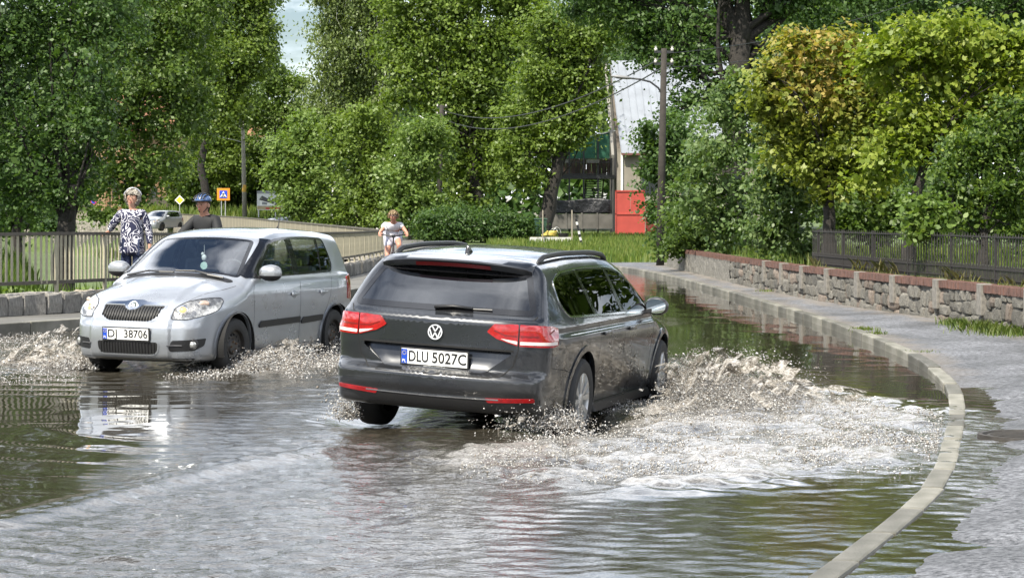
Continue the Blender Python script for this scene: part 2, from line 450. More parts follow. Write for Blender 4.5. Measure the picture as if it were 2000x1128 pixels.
# ---- pavement behind the kerb: uneven asphalt whose low spots lie under water
M_pave = bpy.data.materials.new('pavement_asphalt'); M_pave.use_nodes = True
def _pave(m):
    n = m.node_tree.nodes; l = m.node_tree.links.new; b = n['Principled BSDF']
    tc = n.new('ShaderNodeTexCoord')
    t1 = n.new('ShaderNodeTexNoise'); t1.inputs['Scale'].default_value = 24; t1.inputs['Detail'].default_value = 7; t1.inputs['Roughness'].default_value = 0.8
    t2 = n.new('ShaderNodeTexNoise'); t2.inputs['Scale'].default_value = 0.9; t2.inputs['Detail'].default_value = 5
    r1 = n.new('ShaderNodeValToRGB'); r1.color_ramp.elements[0].position = 0.40; r1.color_ramp.elements[0].color = (0.030, 0.032, 0.037, 1); r1.color_ramp.elements[1].position = 0.62; r1.color_ramp.elements[1].color = (0.25, 0.26, 0.285, 1)
    r2 = n.new('ShaderNodeValToRGB'); r2.color_ramp.elements[0].position = 0.36; r2.color_ramp.elements[0].color = (0.55, 0.54, 0.52, 1); r2.color_ramp.elements[1].position = 0.62; r2.color_ramp.elements[1].color = (1, 1, 1, 1)
    rr = n.new('ShaderNodeMapRange'); rr.inputs['From Min'].default_value = 0.36; rr.inputs['From Max'].default_value = 0.6; rr.inputs['To Min'].default_value = 0.42; rr.inputs['To Max'].default_value = 0.8
    mu = n.new('ShaderNodeMixRGB'); mu.blend_type = 'MULTIPLY'; mu.inputs['Fac'].default_value = 1
    at = n.new('ShaderNodeAttribute'); at.attribute_name = 'dirt'
    md = n.new('ShaderNodeMixRGB'); md.inputs[2].default_value = (0.17, 0.145, 0.115, 1)
    bp = n.new('ShaderNodeBump'); bp.inputs['Strength'].default_value = 1.0; bp.inputs['Distance'].default_value = 0.012
    for t in (t1, t2): l(tc.outputs['Object'], t.inputs['Vector'])
    l(t1.outputs['Fac'], r1.inputs['Fac']); l(t2.outputs['Fac'], r2.inputs['Fac']); l(t2.outputs['Fac'], rr.inputs['Value'])
    l(r1.outputs[0], mu.inputs[1]); l(r2.outputs[0], mu.inputs[2]); l(mu.outputs[0], md.inputs[1]); l(at.outputs['Fac'], md.inputs['Fac'])
    l(md.outputs[0], b.inputs['Base Color']); l(rr.outputs[0], b.inputs['Roughness']); l(t1.outputs['Fac'], bp.inputs['Height']); l(bp.outputs[0], b.inputs['Normal'])
_pave(M_pave)
ys = np.concatenate([np.arange(6, 30, 0.09), np.arange(30, 70, 0.35)])
us = np.linspace(0, 1, 80) ** 1.3
KX = np.interp(ys, ky[:, 1], ky[:, 0]); KZ = np.interp(ys, ky[:, 1], ky[:, 2])
# normal offset of the kerb's outer edge in x
KS = np.gradient(KX, ys); offx = 0.13 * np.sqrt(1 + KS ** 2)
x0 = KX + offx; x1 = np.where(ys < 66, WALL.x_at_y(ys), np.interp(ys, [66, 70], [4.4, 4.8])) + 0.12
PX = x0[:, None] + (x1 - x0)[:, None] * us[None, :]; PY = np.repeat(ys[:, None], len(us), 1)
D = (PX - x0[:, None]) / np.sqrt(1 + KS[:, None] ** 2)
near = 1 - sstep(19.5, 24.5, PY)
und = (fbm(PX * 0.9 + 3, PY * 0.55, 4) - 0.5)
chan = np.zeros_like(PY)
for yc, w_, am in ((11.15, 0.16, 1.0), (12.9, 0.08, 0.35), (15.0, 0.22, 0.8), (17.1, 0.10, 0.8), (18.9, 0.07, 0.8), (20.2, 0.06, 0.7)):
    chan += am * np.exp(-((PY - yc - 0.35 * np.sin(PX * 1.9) - 0.10 * (PX - 2)) / w_) ** 2)
PZ_near = -0.010 + 0.060 * sstep(0.10, 0.75, D) + 0.050 * und * sstep(0.1, 0.6, D) - 0.034 * chan + 0.02 * sstep(1.5, 4, D)
PZ_far = KZ[:, None] - 0.012 + 0.035 * sstep(0, 1.3, D) + 0.02 * und
PZ = PZ_near * near + PZ_far * (1 - near)
wall_d = x1[:, None] - PX
dirt = np.clip(1 - wall_d / 0.55 + (fbm(PX * 5, PY * 5, 3) - 0.5) * 1.6, 0, 1) * 0.85 + np.clip(1 - D / 0.35 + (fbm(PX * 4, PY * 4, 3) - 0.5) * 1.4, 0, 1) * (1 - near) * 0.6
k, n = PX.shape; i = np.arange(k * n).reshape(k, n)
Q = np.stack([i[:-1, :-1], i[:-1, 1:], i[1:, 1:], i[1:, :-1]], -1).reshape(-1, 4)
pavement = link('pavement', npmesh('pavement', np.stack([PX, PY, PZ], -1).reshape(-1, 3), Q, smooth=True, attrs={'dirt': np.clip(dirt, 0, 1).ravel()}), M_pave); tag(pavement, kind='structure')
# pavement at the foot of the railing
V, F = strip(np.linspace(29, 69.5, 60), lambda y: float(FENCE.x_at_y(y)) + 0.1, lambda y: float(FENCE.x_at_y(y)) + 0.2 + PAVW, lambda x, y: 0.18 - 0.09 * float(sstep(33, 60, y)), n=6)
lp = link('pavement', npmesh('railing_pavement', V, F), M_asph2); tag(lp, kind='structure')
kb2 = empty('kerb', (0, 0, 0)); tag(kb2, kind='structure')
y = 29.0
while y < 69:
    xa = FENCE.x_at_y(y) + 0.2 + PAVW; xb = FENCE.x_at_y(y + 0.97) + 0.2 + PAVW
    zz = 0.185 - 0.09 * float(sstep(33, 60, y))
    mb = MB(); L_ = math.hypot(xb - xa, 0.97); mb.box((0, 0, -0.18), (L_ - 0.012, 0.14, 0.36)); me = mb.mesh('kerb_stone', bevel=0.014)
    child_at('kerb_stone', me, M_kerb, kb2, ((xa + xb) / 2 + 0.07, y + 0.485, zz), math.atan2(0.97, xb - xa)); y += 0.97

# ---- flood water
def in_poly(X, Y, poly):
    c = np.zeros(X.shape, bool); n = len(poly)
    for i in range(n):
        x1, y1 = poly[i]; x2, y2 = poly[(i + 1) % n]
        cond = ((y1 > Y) != (y2 > Y)) & (X < (x2 - x1) * (Y - y1) / (y2 - y1 + 1e-12) + x1); c ^= cond
    return c
def dist_poly(X, Y, poly):
    d = np.full(X.shape, 1e9); n = len(poly)
    for i in range(n):
        ax, ay = poly[i]; bx, by = poly[(i + 1) % n]; ex, ey = bx - ax, by - ay
        t = np.clip(((X - ax) * ex + (Y - ay) * ey) / (ex * ex + ey * ey), 0, 1); d = np.minimum(d, np.hypot(X - ax - ex * t, Y - ay - ey * t))
    return np.where(in_poly(X, Y, poly), d, -d)
def gpoly(pts): return [(PG(a, b).x, PG(a, b).y) for a, b in pts]
wy = np.concatenate([np.arange(2, 9.2, 0.3), np.arange(9.3, 14, 0.027), np.geomspace(14, 25, 240), np.geomspace(25.1, 70.5, 130)])
wx = np.concatenate([np.linspace(-14, -9, 14), np.arange(-8.9, -5, 0.07), np.arange(-5, 4.5, 0.034), np.arange(4.55, 6.7, 0.09)])
WX, WY = np.meshgrid(wx, wy)
nz = fbm(WX * 0.8, WY * 0.35, 4) - 0.5
def region(pts, soft): return sstep(-soft, soft, dist_poly(WX, WY, gpoly(pts)) + nz * soft * 3.0)
calm_left = region([(-300, 700), (150, 735), (330, 760), (420, 800), (330, 860), (300, 900), (160, 980), (-40, 1045), (-500, 1060)], 0.35)
calm_far = region([(1290, 530), (1240, 600), (1330, 690), (1450, 690), (1800, 800), (1900, 800), (1870, 700), (1500, 560)], 0.6)
calm_near = region([(1000, 1010), (1300, 960), (1850, 905), (1950, 1200), (1000, 1300)], 0.35) * 0.80
wake = region([(1210, 735), (1320, 740), (1480, 742), (1850, 800), (1850, 905), (1500, 935), (1150, 965), (950, 930), (860, 905), (930, 870), (1080, 850), (1150, 830)], 0.35)
wake2 = region([(350, 712), (480, 690), (700, 690), (690, 725), (500, 742), (340, 738)], 0.4)
wake3 = region([(-200, 620), (150, 625), (210, 700), (150, 735), (-200, 760)], 0.5)
chop = np.clip(1 - np.maximum(np.maximum(calm_left, calm_far * 0.96), calm_near) * (0.86 + 0.26 * fbm(WX * 1.1 + 9, WY * 0.6, 3)), 0.02, 1)
chop *= 0.35 + 0.65 * (1 - sstep(26, 45, WY))
rough_w = region([(0, 1060), (200, 985), (430, 915), (680, 850), (900, 900), (980, 1000), (960, 1200), (-100, 1200)], 0.5)
chop = chop * (1 + 0.75 * rough_w)
foam = np.clip(wake * (0.55 + 0.6 * fbm(WX * 1.6, WY * 1.0, 3)) + wake2 * 0.7 + wake3 * 0.7, 0, 1)
amp = 0.004 + 0.006 * chop + 0.02 * foam
WZ = amp * ((fbm(WX * 2.2, WY * 1.6, 3) - 0.5) * 1.6 + (fbm(WX * 6.0 + 4, WY * 4.2, 3) - 0.5) * (0.5 + foam * 1.6))
# ripples: many short crossing waves, only as short as the sheet can carry
DYY = np.gradient(wy)[:, None]; DXX = np.gradient(wx)[None, :]; rgw = np.random.default_rng(9)
gust = 0.55 + 0.9 * fbm(WX * 0.7 + 2, WY * 0.5, 3)
for lam in np.geomspace(0.075, 0.30, 30):
    th_ = R(-95) + rgw.normal() * 0.75; kx_, ky_ = math.cos(th_) * 2 * math.pi / lam, math.sin(th_) * 2 * math.pi / lam
    wgt = np.clip(lam / (2.6 * np.maximum(DYY, DXX)) - 0.6, 0, 1)
    ph_ = 2.2 * (fbm(WX * 1.1 + lam * 50, WY * 1.1, 2) - 0.5) * 2 * math.pi
    WZ += chop * gust * wgt * (0.024 * lam / (2 * math.pi)) * np.sin(kx_ * WX + ky_ * WY + ph_ + rgw.uniform(0, 6.28))
# broken water in the wakes: sharp crests
rid = lambda q: 1 - np.abs(2 * q - 1)
crest = 0.6 * rid(fbm(WX * 2.1 + 7, WY * 1.5, 2)) + 0.4 * rid(fbm(WX * 5.5, WY * 4.0 + 3, 2)); crest = np.clip(crest - 0.45, 0, 1) / 0.55
WZ += (0.036 * wake + 0.035 * wake2 + 0.04 * wake3) * crest ** 1.5
foam = np.clip(foam * (0.45 + 0.95 * crest), 0, 1)
# long low waves rolling away from the cars
for (cx0, cy0, r0, dr, nrg, am, sec) in ((-0.6, 17.6, 2.3, 0.62, 5, 0.007, -1), (-3.6, 23.3, 1.7, 0.55, 4, 0.006, -1)):
    rr_ = np.hypot((WX - cx0) * 0.75, WY - cy0) + 0.25 * (fbm(WX * 0.6, WY * 0.6 + 5, 2) - 0.5)
    for q_ in range(nrg): WZ += am * np.exp(-((rr_ - r0 - dr * q_) / 0.11) ** 2) * (WY < cy0 - 0.3) * (1 - 0.12 * q_)
WZ += 0.02 * wake * (fbm(WX * 3.3, WY * 2.6, 4) - 0.3)
# bow wave rolling off behind the estate car towards the camera
rip = np.exp(-((dist_poly(WX, WY, gpoly([(0, 1020), (150, 985), (420, 915), (640, 880), (640, 882), (420, 918), (150, 990), (0, 1026)])) + 0.03) / 0.12) ** 2)
WZ += 0.035 * rip * (WX < 0.2)
# water pressed down round the turning wheels
for tx, ty, dp in ((0.50, 17.45, 0.13), (-1.12, 17.95, 0.09), (1.36, 20.2, 0.06), (-2.85, 23.3, 0.05), (-4.4, 23.85, 0.04)):
    WZ -= dp * np.exp(-(((WX - tx) / 0.36) ** 2 + ((WY - ty) / 0.75) ** 2))
k, n = WX.shape; i = np.arange(k * n).reshape(k, n)
Q = np.stack([i[:-1, :-1], i[:-1, 1:], i[1:, 1:], i[1:, :-1]], -1).reshape(-1, 4)
cxq = WX[:-1, :-1].ravel(); cyq = WY[:-1, :-1].ravel()
lim_r = np.where(cyq < 24.5, np.interp(cyq, ky[:, 1], ky[:, 0]) + 3.2, np.interp(cyq, ky[:, 1], ky[:, 0]) + 0.08)
lim_l = np.where(cyq > 29, FENCE.x_at_y(cyq) + 0.25 + PAVW, -20)
Q = Q[(cxq < lim_r) & (cxq > lim_l)]
M_water = bpy.data.materials.new('muddy_flood_water'); M_water.use_nodes = True
def _water(m):
    n = m.node_tree.nodes; l = m.node_tree.links.new; b = n['Principled BSDF']
    b.inputs['IOR'].default_value = 1.70
    tc = n.new('ShaderNodeTexCoord'); ac = n.new('ShaderNodeAttribute'); ac.attribute_name = 'chop'; af = n.new('ShaderNodeAttribute'); af.attribute_name = 'foam'
    mp = n.new('ShaderNodeMapping'); mp.inputs['Rotation'].default_value = (0, 0, R(18)); mp.inputs['Scale'].default_value = (0.8, 1.25, 1); l(tc.outputs['Object'], mp.inputs['Vector'])
    hs = None
    for sc, am in ((7.0, 0.0012), (20.0, 0.0030), (46.0, 0.0018)):
        t = n.new('ShaderNodeTexNoise'); t.inputs['Scale'].default_value = sc; t.inputs['Detail'].default_value = 2.0; t.inputs['Distortion'].default_value = 0.6
        l(mp.outputs[0], t.inputs['Vector'])
        q = n.new('ShaderNodeMath'); q.operation = 'MULTIPLY'; q.inputs[1].default_value = am; l(t.outputs['Fac'], q.inputs[0])
        if hs is None: hs = q.outputs[0]
        else:
            s_ = n.new('ShaderNodeMath'); s_.operation = 'ADD'; l(hs, s_.inputs[0]); l(q.outputs[0], s_.inputs[1]); hs = s_.outputs[0]
    q = n.new('ShaderNodeMath'); q.operation = 'MULTIPLY'; l(hs, q.inputs[0]); l(ac.outputs['Fac'], q.inputs[1])
    bp = n.new('ShaderNodeBump'); bp.inputs['Strength'].default_value = 1.0; bp.inputs['Distance'].default_value = 1.0
    l(q.outputs[0], bp.inputs['Height']); l(bp.outputs[0], b.inputs['Normal'])
    # foam flecks where the water is churned up
    t = n.new('ShaderNodeTexNoise'); t.inputs['Scale'].default_value = 48; t.inputs['Detail'].default_value = 5; t.inputs['Roughness'].default_value = 0.7; l(mp.outputs[0], t.inputs['Vector'])
    ma = n.new('ShaderNodeMath'); ma.operation = 'MULTIPLY_ADD'; ma.inputs[1].default_value = 0.62; l(af.outputs['Fac'], ma.inputs[0]); l(t.outputs['Fac'], ma.inputs[2])
    mr = n.new('ShaderNodeMapRange'); mr.inputs['From Min'].default_value = 0.88; mr.inputs['From Max'].default_value = 1.25; mr.inputs['To Max'].default_value = 0.58; l(ma.outputs[0], mr.inputs['Value'])
    mc = n.new('ShaderNodeMixRGB'); mc.inputs[1].default_value = (0.034, 0.030, 0.022, 1); mc.inputs[2].default_value = (0.47, 0.455, 0.435, 1); l(mr.outputs[0], mc.inputs['Fac'])
    l(mc.outputs[0], b.inputs['Base Color'])
    rr = n.new('ShaderNodeMapRange'); rr.inputs['To Min'].default_value = 0.02; rr.inputs['To Max'].default_value = 0.5; l(mr.outputs[0], rr.inputs['Value']); l(rr.outputs[0], b.inputs['Roughness'])
_water(M_water)
water = link('water', npmesh('water', np.stack([WX, WY, WZ], -1).reshape(-1, 3), Q, smooth=True, attrs={'chop': chop.ravel(), 'foam': foam.ravel()}), M_water); tag(water, kind='structure')

# ---- stone parapet and railing beside the road
par = empty('stone_parapet', (FENCE.at(0).x, FENCE.at(0).y, 0)); tag(par, 'low row of rough granite blocks carrying the tan metal railing', 'parapet')
def rough_block(name, ln, dp, h, seed, amt=0.02, cut=3):
    bm = bmesh.new(); bmesh.ops.create_cube(bm, size=1.0)
    bmesh.ops.scale(bm, vec=(ln, dp, h), verts=bm.verts)
    bmesh.ops.bevel(bm, geom=list(bm.edges), offset=min(ln, dp, h) * 0.09, segments=1, affect='EDGES')
    bmesh.ops.subdivide_edges(bm, edges=[e for e in bm.edges if e.calc_length() > 0.1], cuts=1, use_grid_fill=True)
    rg = random.Random(seed)
    for v in bm.verts: v.co += Vector((rg.uniform(-1, 1), rg.uniform(-1, 1), rg.uniform(-1, 1))) * amt
    me = bpy.data.meshes.new(name); bm.to_mesh(me); bm.free()
    return me
blocks = [rough_block('granite_block', 1, 0.40, 0.32, k, 0.016) for k in range(6)]
for b_ in blocks: b_.materials.append(M_granite)
M_granite2 = mat('granite_brown', (0.22, 0.19, 0.15), 0.85, col2=(0.38, 0.34, 0.27), vscale=12, bump=0.9, bscale=35, bdist=0.02)
blocks2 = [b_.copy() for b_ in blocks[:3]]
for b_ in blocks2: b_.materials.clear(); b_.materials.append(M_granite2)
s = 0.0; rg = random.Random(5)
while s < FENCE.len - 0.3:
    ln = rg.uniform(0.30, 0.46) if s < 14 else rg.uniform(0.36, 0.6)
    c, d, sd = FENCE.frame(s + ln / 2)
    z0 = 0.18 - 0.09 * float(sstep(33, 60, c.y))
    me = rg.choice(blocks2) if rg.random() < 0.18 else rg.choice(blocks)
    o = child_at('granite_block', me, None, par, (c.x, c.y, z0 + 0.145 + 0.01 * rg.uniform(-1, 1)), math.atan2(d.y, d.x), (ln - 0.025, 1, 1 + 0.0))
    s += ln
M_rail = mat('railing_paint_tan', (0.32, 0.295, 0.215), 0.55, var=0.15, vscale=6); M_railf = mat('railing_paint_far', (0.22, 0.20, 0.15), 0.6)
M_raild = mat('railing_paint_dark', (0.085, 0.075, 0.06), 0.6, var=0.2, vscale=8)
rail = empty('metal_railing', (FENCE.at(0).x, FENCE.at(0).y, 0)); tag(rail, 'tan metal railing of upright bars standing on granite blocks beside the road', 'railing')
def bz(c): return 0.63 + c.z * 0.5
def tz(c): return 1.33 + c.z
bal = MB().box((0, 0, 0.5), (0.022, 0.036, 1.0)).mesh('baluster', bevel=0.004, seg=1); bal.materials.append(M_rail)
pst = MB().box((0, 0, 0.5), (0.05, 0.05, 1.0)).mesh('post', bevel=0.005, seg=1); pst.materials.append(M_rail)
s = 0.1; k = 0; hid = MB()
while s < FENCE.len - 0.05:
    c, d, sd = FENCE.frame(s); a = math.atan2(d.y, d.x) + math.pi / 2
    if k % 12 == 0:
        z0 = 0.46 - 0.09 * float(sstep(33, 60, c.y)) * 1.0
        child_at('post', pst, None, rail, (c.x, c.y, z0), a, (1, 1, tz(c) - z0))
    elif 37.0 < c.y < 46.5:
        hid.box((c.x - rail.location.x, c.y - rail.location.y, (bz(c) + tz(c)) / 2), (0.022, 0.036, tz(c) - bz(c)), a)
    else:
        child_at('baluster', bal, None, rail, (c.x, c.y, bz(c) - 0.02), a, (1, 1, tz(c) - bz(c)))
    s += 0.1135; k += 1
o = hid.build('baluster_run', M_rail, rail); o['kind'] = 'stuff'
for nm, fz, w_, h_ in (('top_rail', tz, 0.062, 0.045), ('bottom_rail', bz, 0.045, 0.05)):
    mb = MB(); pts = []
    for s in np.arange(0, FENCE.len, 0.6): c, d, sd = FENCE.frame(s); pts.append((c, d, sd))
    vs = []; fs = []
    for j, (c, d, sd) in enumerate(pts):
        for (u, v) in ((-1, -1), (1, -1), (1, 1), (-1, 1)):
            q = c + sd * (u * w_ / 2) - rail.location; vs.append((q.x, q.y, fz(c) + v * h_ / 2))
        if j:
            b0 = (j - 1) * 4; b1 = j * 4
            for e in range(4): fs.append((b0 + e, b0 + (e + 1) % 4, b1 + (e + 1) % 4, b1 + e))
    mb.add(vs, fs); mb.build(nm, M_raild, rail)

# ---- far railing on its river wall
farr = empty('metal_railing', (FARF.at(0).x, FARF.at(0).y, 0)); tag(farr, 'long tan railing running away beyond the stream, above a stone river wall', 'railing')
inf = MB()
for q in range(17): inf.box((-1.04 + 0.13 * q, 0, 0.5), (0.052, 0.02, 0.94))
infm = inf.mesh('infill'); infm.materials.append(M_railf)
s = 0.0
while s < FARF.len - 2.2:
    a = FARF.at(s); b = FARF.at(s + 2.2); d = b - a; rz = math.atan2(d.y, d.x); c = (a + b) / 2
    zt = 1.335 + c.z * 1.0; zb = zt - 0.78
    o = child_at('infill', infm, None, farr, (c.x, c.y, zb), rz, (1, 1, zt - zb)); o['kind'] = 'stuff'
    child_at('post', pst, None, farr, (a.x, a.y, zb - 0.2), rz, (1, 1, zt - zb + 0.2))
    mb = MB().box((0, 0, 0), (2.2, 0.07, 0.05)); 
    child_at('top_rail', mb.mesh('top_rail'), M_raild, farr, (c.x, c.y, zt), rz, ry=-math.atan2(d.z, 2.2))
    s += 2.2
rw = MB(); vs = []; fs = []
ss = np.arange(0, FARF.len, 2.0)
for j, s in enumerate(ss):
    c, d, sd = FARF.frame(s); zt = 1.335 + c.z - 0.88
    for off, z in ((-1.7, -2.4), (-1.6, zt), (0.45, zt + 0.003), (0.5, -0.6)):
        q = c + sd * off; vs.append((q.x, q.y, z))
    if j:
        b0 = (j - 1) * 4; b1 = j * 4
        for e in range(3): fs.append((b0 + e, b1 + e, b1 + e + 1, b0 + e + 1))
M_rwall = bpy.data.materials.new('river_wall_stone'); M_rwall.use_nodes = True
def _rw(m):
    n = m.node_tree.nodes; l = m.node_tree.links.new; b = n['Principled BSDF']; b.inputs['Roughness'].default_value = 0.9
    tc = n.new('ShaderNodeTexCoord'); v = n.new('ShaderNodeTexVoronoi'); v.inputs['Scale'].default_value = 2.6; v.feature = 'DISTANCE_TO_EDGE'
    v2 = n.new('ShaderNodeTexVoronoi'); v2.inputs['Scale'].default_value = 2.6
    for t in (v, v2): l(tc.outputs['Object'], t.inputs['Vector'])
    r = n.new('ShaderNodeValToRGB'); r.color_ramp.elements[0].color = (0.10, 0.09, 0.075, 1); r.color_ramp.elements[1].color = (1, 1, 1, 1); r.color_ramp.elements[1].position = 0.07; l(v.outputs['Distance'], r.inputs['Fac'])
    h = n.new('ShaderNodeValToRGB'); h.color_ramp.elements[0].color = (0.16, 0.145, 0.12, 1); h.color_ramp.elements[1].color = (0.33, 0.30, 0.25, 1); l(v2.outputs['Color'], h.inputs['Fac'])
    mu = n.new('ShaderNodeMixRGB'); mu.blend_type = 'MULTIPLY'; mu.inputs['Fac'].default_value = 1; l(h.outputs[0], mu.inputs[1]); l(r.outputs[0], mu.inputs[2]); l(mu.outputs[0], b.inputs['Base Color'])
    bp = n.new('ShaderNodeBump'); bp.inputs['Distance'].default_value = 0.05; l(r.outputs[0], bp.inputs['Height']); l(bp.outputs[0], b.inputs['Normal'])
_rw(M_rwall)
rw.add(vs, fs); o = rw.build('river_wall', M_rwall); tag(o, 'grey stone river wall under the far tan railing', 'wall')

# ---- rubble retaining wall with brick coping and iron fence
rwall = empty('retaining_wall', (WALL.at(6).x, WALL.at(6).y, 0)); tag(rwall, 'low rubble stone retaining wall with brick coping along the pavement', 'wall')
WZT = 0.68
core = MB(); vs = []; fs = []
ss = np.arange(0, WALL.len + 0.01, 0.8)
for j, s in enumerate(ss):
    c, d, sd = WALL.frame(s)
    for off, z in ((0.055, -0.1), (0.055, WZT - 0.1), (0.5, WZT - 0.1), (0.5, -0.1)):
        q = c + sd * off - rwall.location; vs.append((q.x, q.y, z))
    if j:
        b0 = (j - 1) * 4; b1 = j * 4
        for e in range(4): fs.append((b0 + e, b1 + e, b1 + (e + 1) % 4, b0 + (e + 1) % 4))
    if j in (0, len(ss) - 1): fs.append(tuple(j * 4 + e for e in range(4)))
core.add(vs, fs); core.build('mortar_core', M_mortar, rwall)
def rubble(seed):
    rg = random.Random(seed); bm = bmesh.new(); bmesh.ops.create_icosphere(bm, subdivisions=2, radius=0.5)
    for v in bm.verts:
        c = v.co
        for k in range(3): c[k] = math.copysign(abs(c[k] * 2) ** 0.62 / 2, c[k])
        v.co = c * (1 + rg.uniform(-0.10, 0.10))
    me = bpy.data.meshes.new('stone'); bm.to_mesh(me); bm.free(); me.materials.append(M_stone if seed % 4 else M_stone2)
    return me
rub = [rubble(k) for k in range(12)]
rg = random.Random(21)
s = 6.0; s_end = None
while s < WALL.len - 0.4:
    c0, _, _ = WALL.frame(s)
    if c0.y > 50: break
    wcol = rg.uniform(0.34, 0.62); z = 0.02
    while z < WZT - 0.14:
        h = min(rg.uniform(0.13, 0.27), WZT - 0.10 - z)
        if h < 0.07: break
        nseg = 1 if rg.random() < 0.55 else 2
        for q in range(nseg):
            c, d, sd = WALL.frame(s + wcol * (q + 0.5) / nseg + rg.uniform(-0.03, 0.03))
            p = c + sd * (0.10 + rg.uniform(-0.015, 0.02))
            child_at('stone', rg.choice(rub), None, rwall, (p.x, p.y, z + h / 2), math.atan2(d.y, d.x) + rg.uniform(-0.06, 0.06), (wcol / nseg * 1.13, 0.20, h * 1.15), rx=rg.uniform(-0.1, 0.1))
        z += h * 0.98
    s += wcol
# weathered far end reads as one face
ff = MB(); vs = []; fs = []; s0 = s
ss = np.arange(s0, WALL.len + 0.01, 0.25)
for j, s in enumerate(ss):
    c, d, sd = WALL.frame(s)
    for q, z in enumerate(np.linspace(-0.05, WZT - 0.09, 7)):
        p = c + sd * (0.02 + 0.05 * (fbm(np.array(s * 3.0), np.array(z * 9.0), 3) - 0.5)) - rwall.location; vs.append((p.x, p.y, z))
    if j:
        for q in range(6): fs.append(((j - 1) * 7 + q, j * 7 + q, j * 7 + q + 1, (j - 1) * 7 + q + 1))
ff.add(vs, fs); ff.build('weathered_face', M_stone, rwall)
# coping bricks per bay and granite piers between the bays
brick = MB().box((0, 0, 0), (0.066, 0.26, 0.105)).mesh('brick', bevel=0.006, seg=1)
pier = MB().box((0, 0, -0.21), (0.22, 0.16, 0.42)).mesh('pier', bevel=0.012)
M_pier = mat('pier_granite', (0.12, 0.113, 0.10), 0.9, col2=(0.22, 0.205, 0.18), vscale=16, bump=0.8, bscale=50); pier.materials.append(M_pier)
s = 6.3
bayn = 0
while s < WALL.len - 0.3:
    c, d, sd = WALL.frame(s); a = math.atan2(d.y, d.x)
    if c.y < 47:
        p = c + sd * 0.045; child_at('pier', pier, None, rwall, (p.x, p.y, WZT + 0.012), a)
    bay = MB()
    t = s + 0.15
    while t < min(s + 2.06, WALL.len):
        c, d, sd = WALL.frame(t); a = math.atan2(d.y, d.x); p = c + sd * 0.13 - rwall.location
        bay.box((p.x, p.y, WZT - 0.05 + rg.uniform(-0.005, 0.004)), (0.066, 0.26 + rg.uniform(-0.012, 0.012), 0.104), a)
        t += 0.076 if c.y < 47 else 0.27
    o = bay.build('brick_course', M_brick, rwall); o['kind'] = 'stuff'
    s += 2.15
# iron fence
M_iron = mat('iron_paint', (0.016, 0.014, 0.013), 0.6, var=0.4, vscale=20)
ifn = empty('iron_fence', (WALL.at(6).x, WALL.at(6).y, 0)); tag(ifn, 'dark iron picket fence on top of the brick coping', 'fence')
pk = MB().tube([(0, 0, 0), (0, 0, 0.93), (0, 0, 1.0)], [0.0095, 0.0095, 0.001], 6).mesh('picket'); pk.materials.append(M_iron)
def wall_s_at_y(y): return float(np.interp(y, WALL.q[:, 1], WALL.s))
s = wall_s_at_y(24.0); s_e = wall_s_at_y(41.2); k = 0; r_pts = []
while s < s_e:
    c, d, sd = WALL.frame(s); p = c + sd * 0.30; r_pts.append(p.copy())
    zt = 1.355 + 0.006 * math.sin(k)
    if k % 16 == 0:
        mb = MB().box((0, 0, 0.36), (0.035, 0.035, 0.72)); child_at('post', mb.mesh('post'), M_iron, ifn, (p.x, p.y, WZT - 0.05), math.atan2(d.y, d.x))
    else: child_at('picket', pk, None, ifn, (p.x, p.y, WZT + 0.01), 0, (1, 1, zt - WZT - 0.01), rx=rg.uniform(-0.008, 0.008))
    c2, d2, sd2 = WALL.frame(s + 0.065); p2 = c2 + sd2 * 0.30
    child_at('dwarf_picket', pk, None, ifn, (p2.x, p2.y, WZT + 0.01), 0, (0.9, 0.9, 0.235 + 0.01 * rg.random()))
    s += 0.13; k += 1
for z_, w_ in ((WZT + 0.06, 0.03), (WZT + 0.19, 0.03), (1.305, 0.034)):
    mb = MB()
    for a, b in zip(r_pts[::4], r_pts[4::4]): mb.bar((a.x - ifn.location.x, a.y - ifn.location.y, z_), (b.x - ifn.location.x, b.y - ifn.location.y, z_), w_, 0.018)
    mb.build('rail', M_iron, ifn)

# manhole cover in the pavement
mh = PG(2003, 846, 0.03)
mc = MB().lathe([(0.0, 0.012), (0.27, 0.012), (0.28, 0.0), (0.30, 0.0), (0.305, 0.02), (0.34, 0.02), (0.345, -0.03)], (0, 0, 0), n=40)
for q in range(-4, 5):
    hw = math.sqrt(max(0.001, 0.25 ** 2 - (q * 0.055) ** 2)); mc.box((0, q * 0.055, 0.014), (2 * hw, 0.02, 0.008))
o = mc.build('manhole_cover', mat('cast_iron', (0.05, 0.045, 0.04), 0.6, metal=0.3, var=0.3, bump=0.4)); o.location = (mh.x, mh.y, float(PZ.ravel()[np.argmin((PX.ravel() - mh.x) ** 2 + (PY.ravel() - mh.y) ** 2)]) - 0.012); tag(o, 'round cast iron manhole cover in the wet pavement', 'manhole')
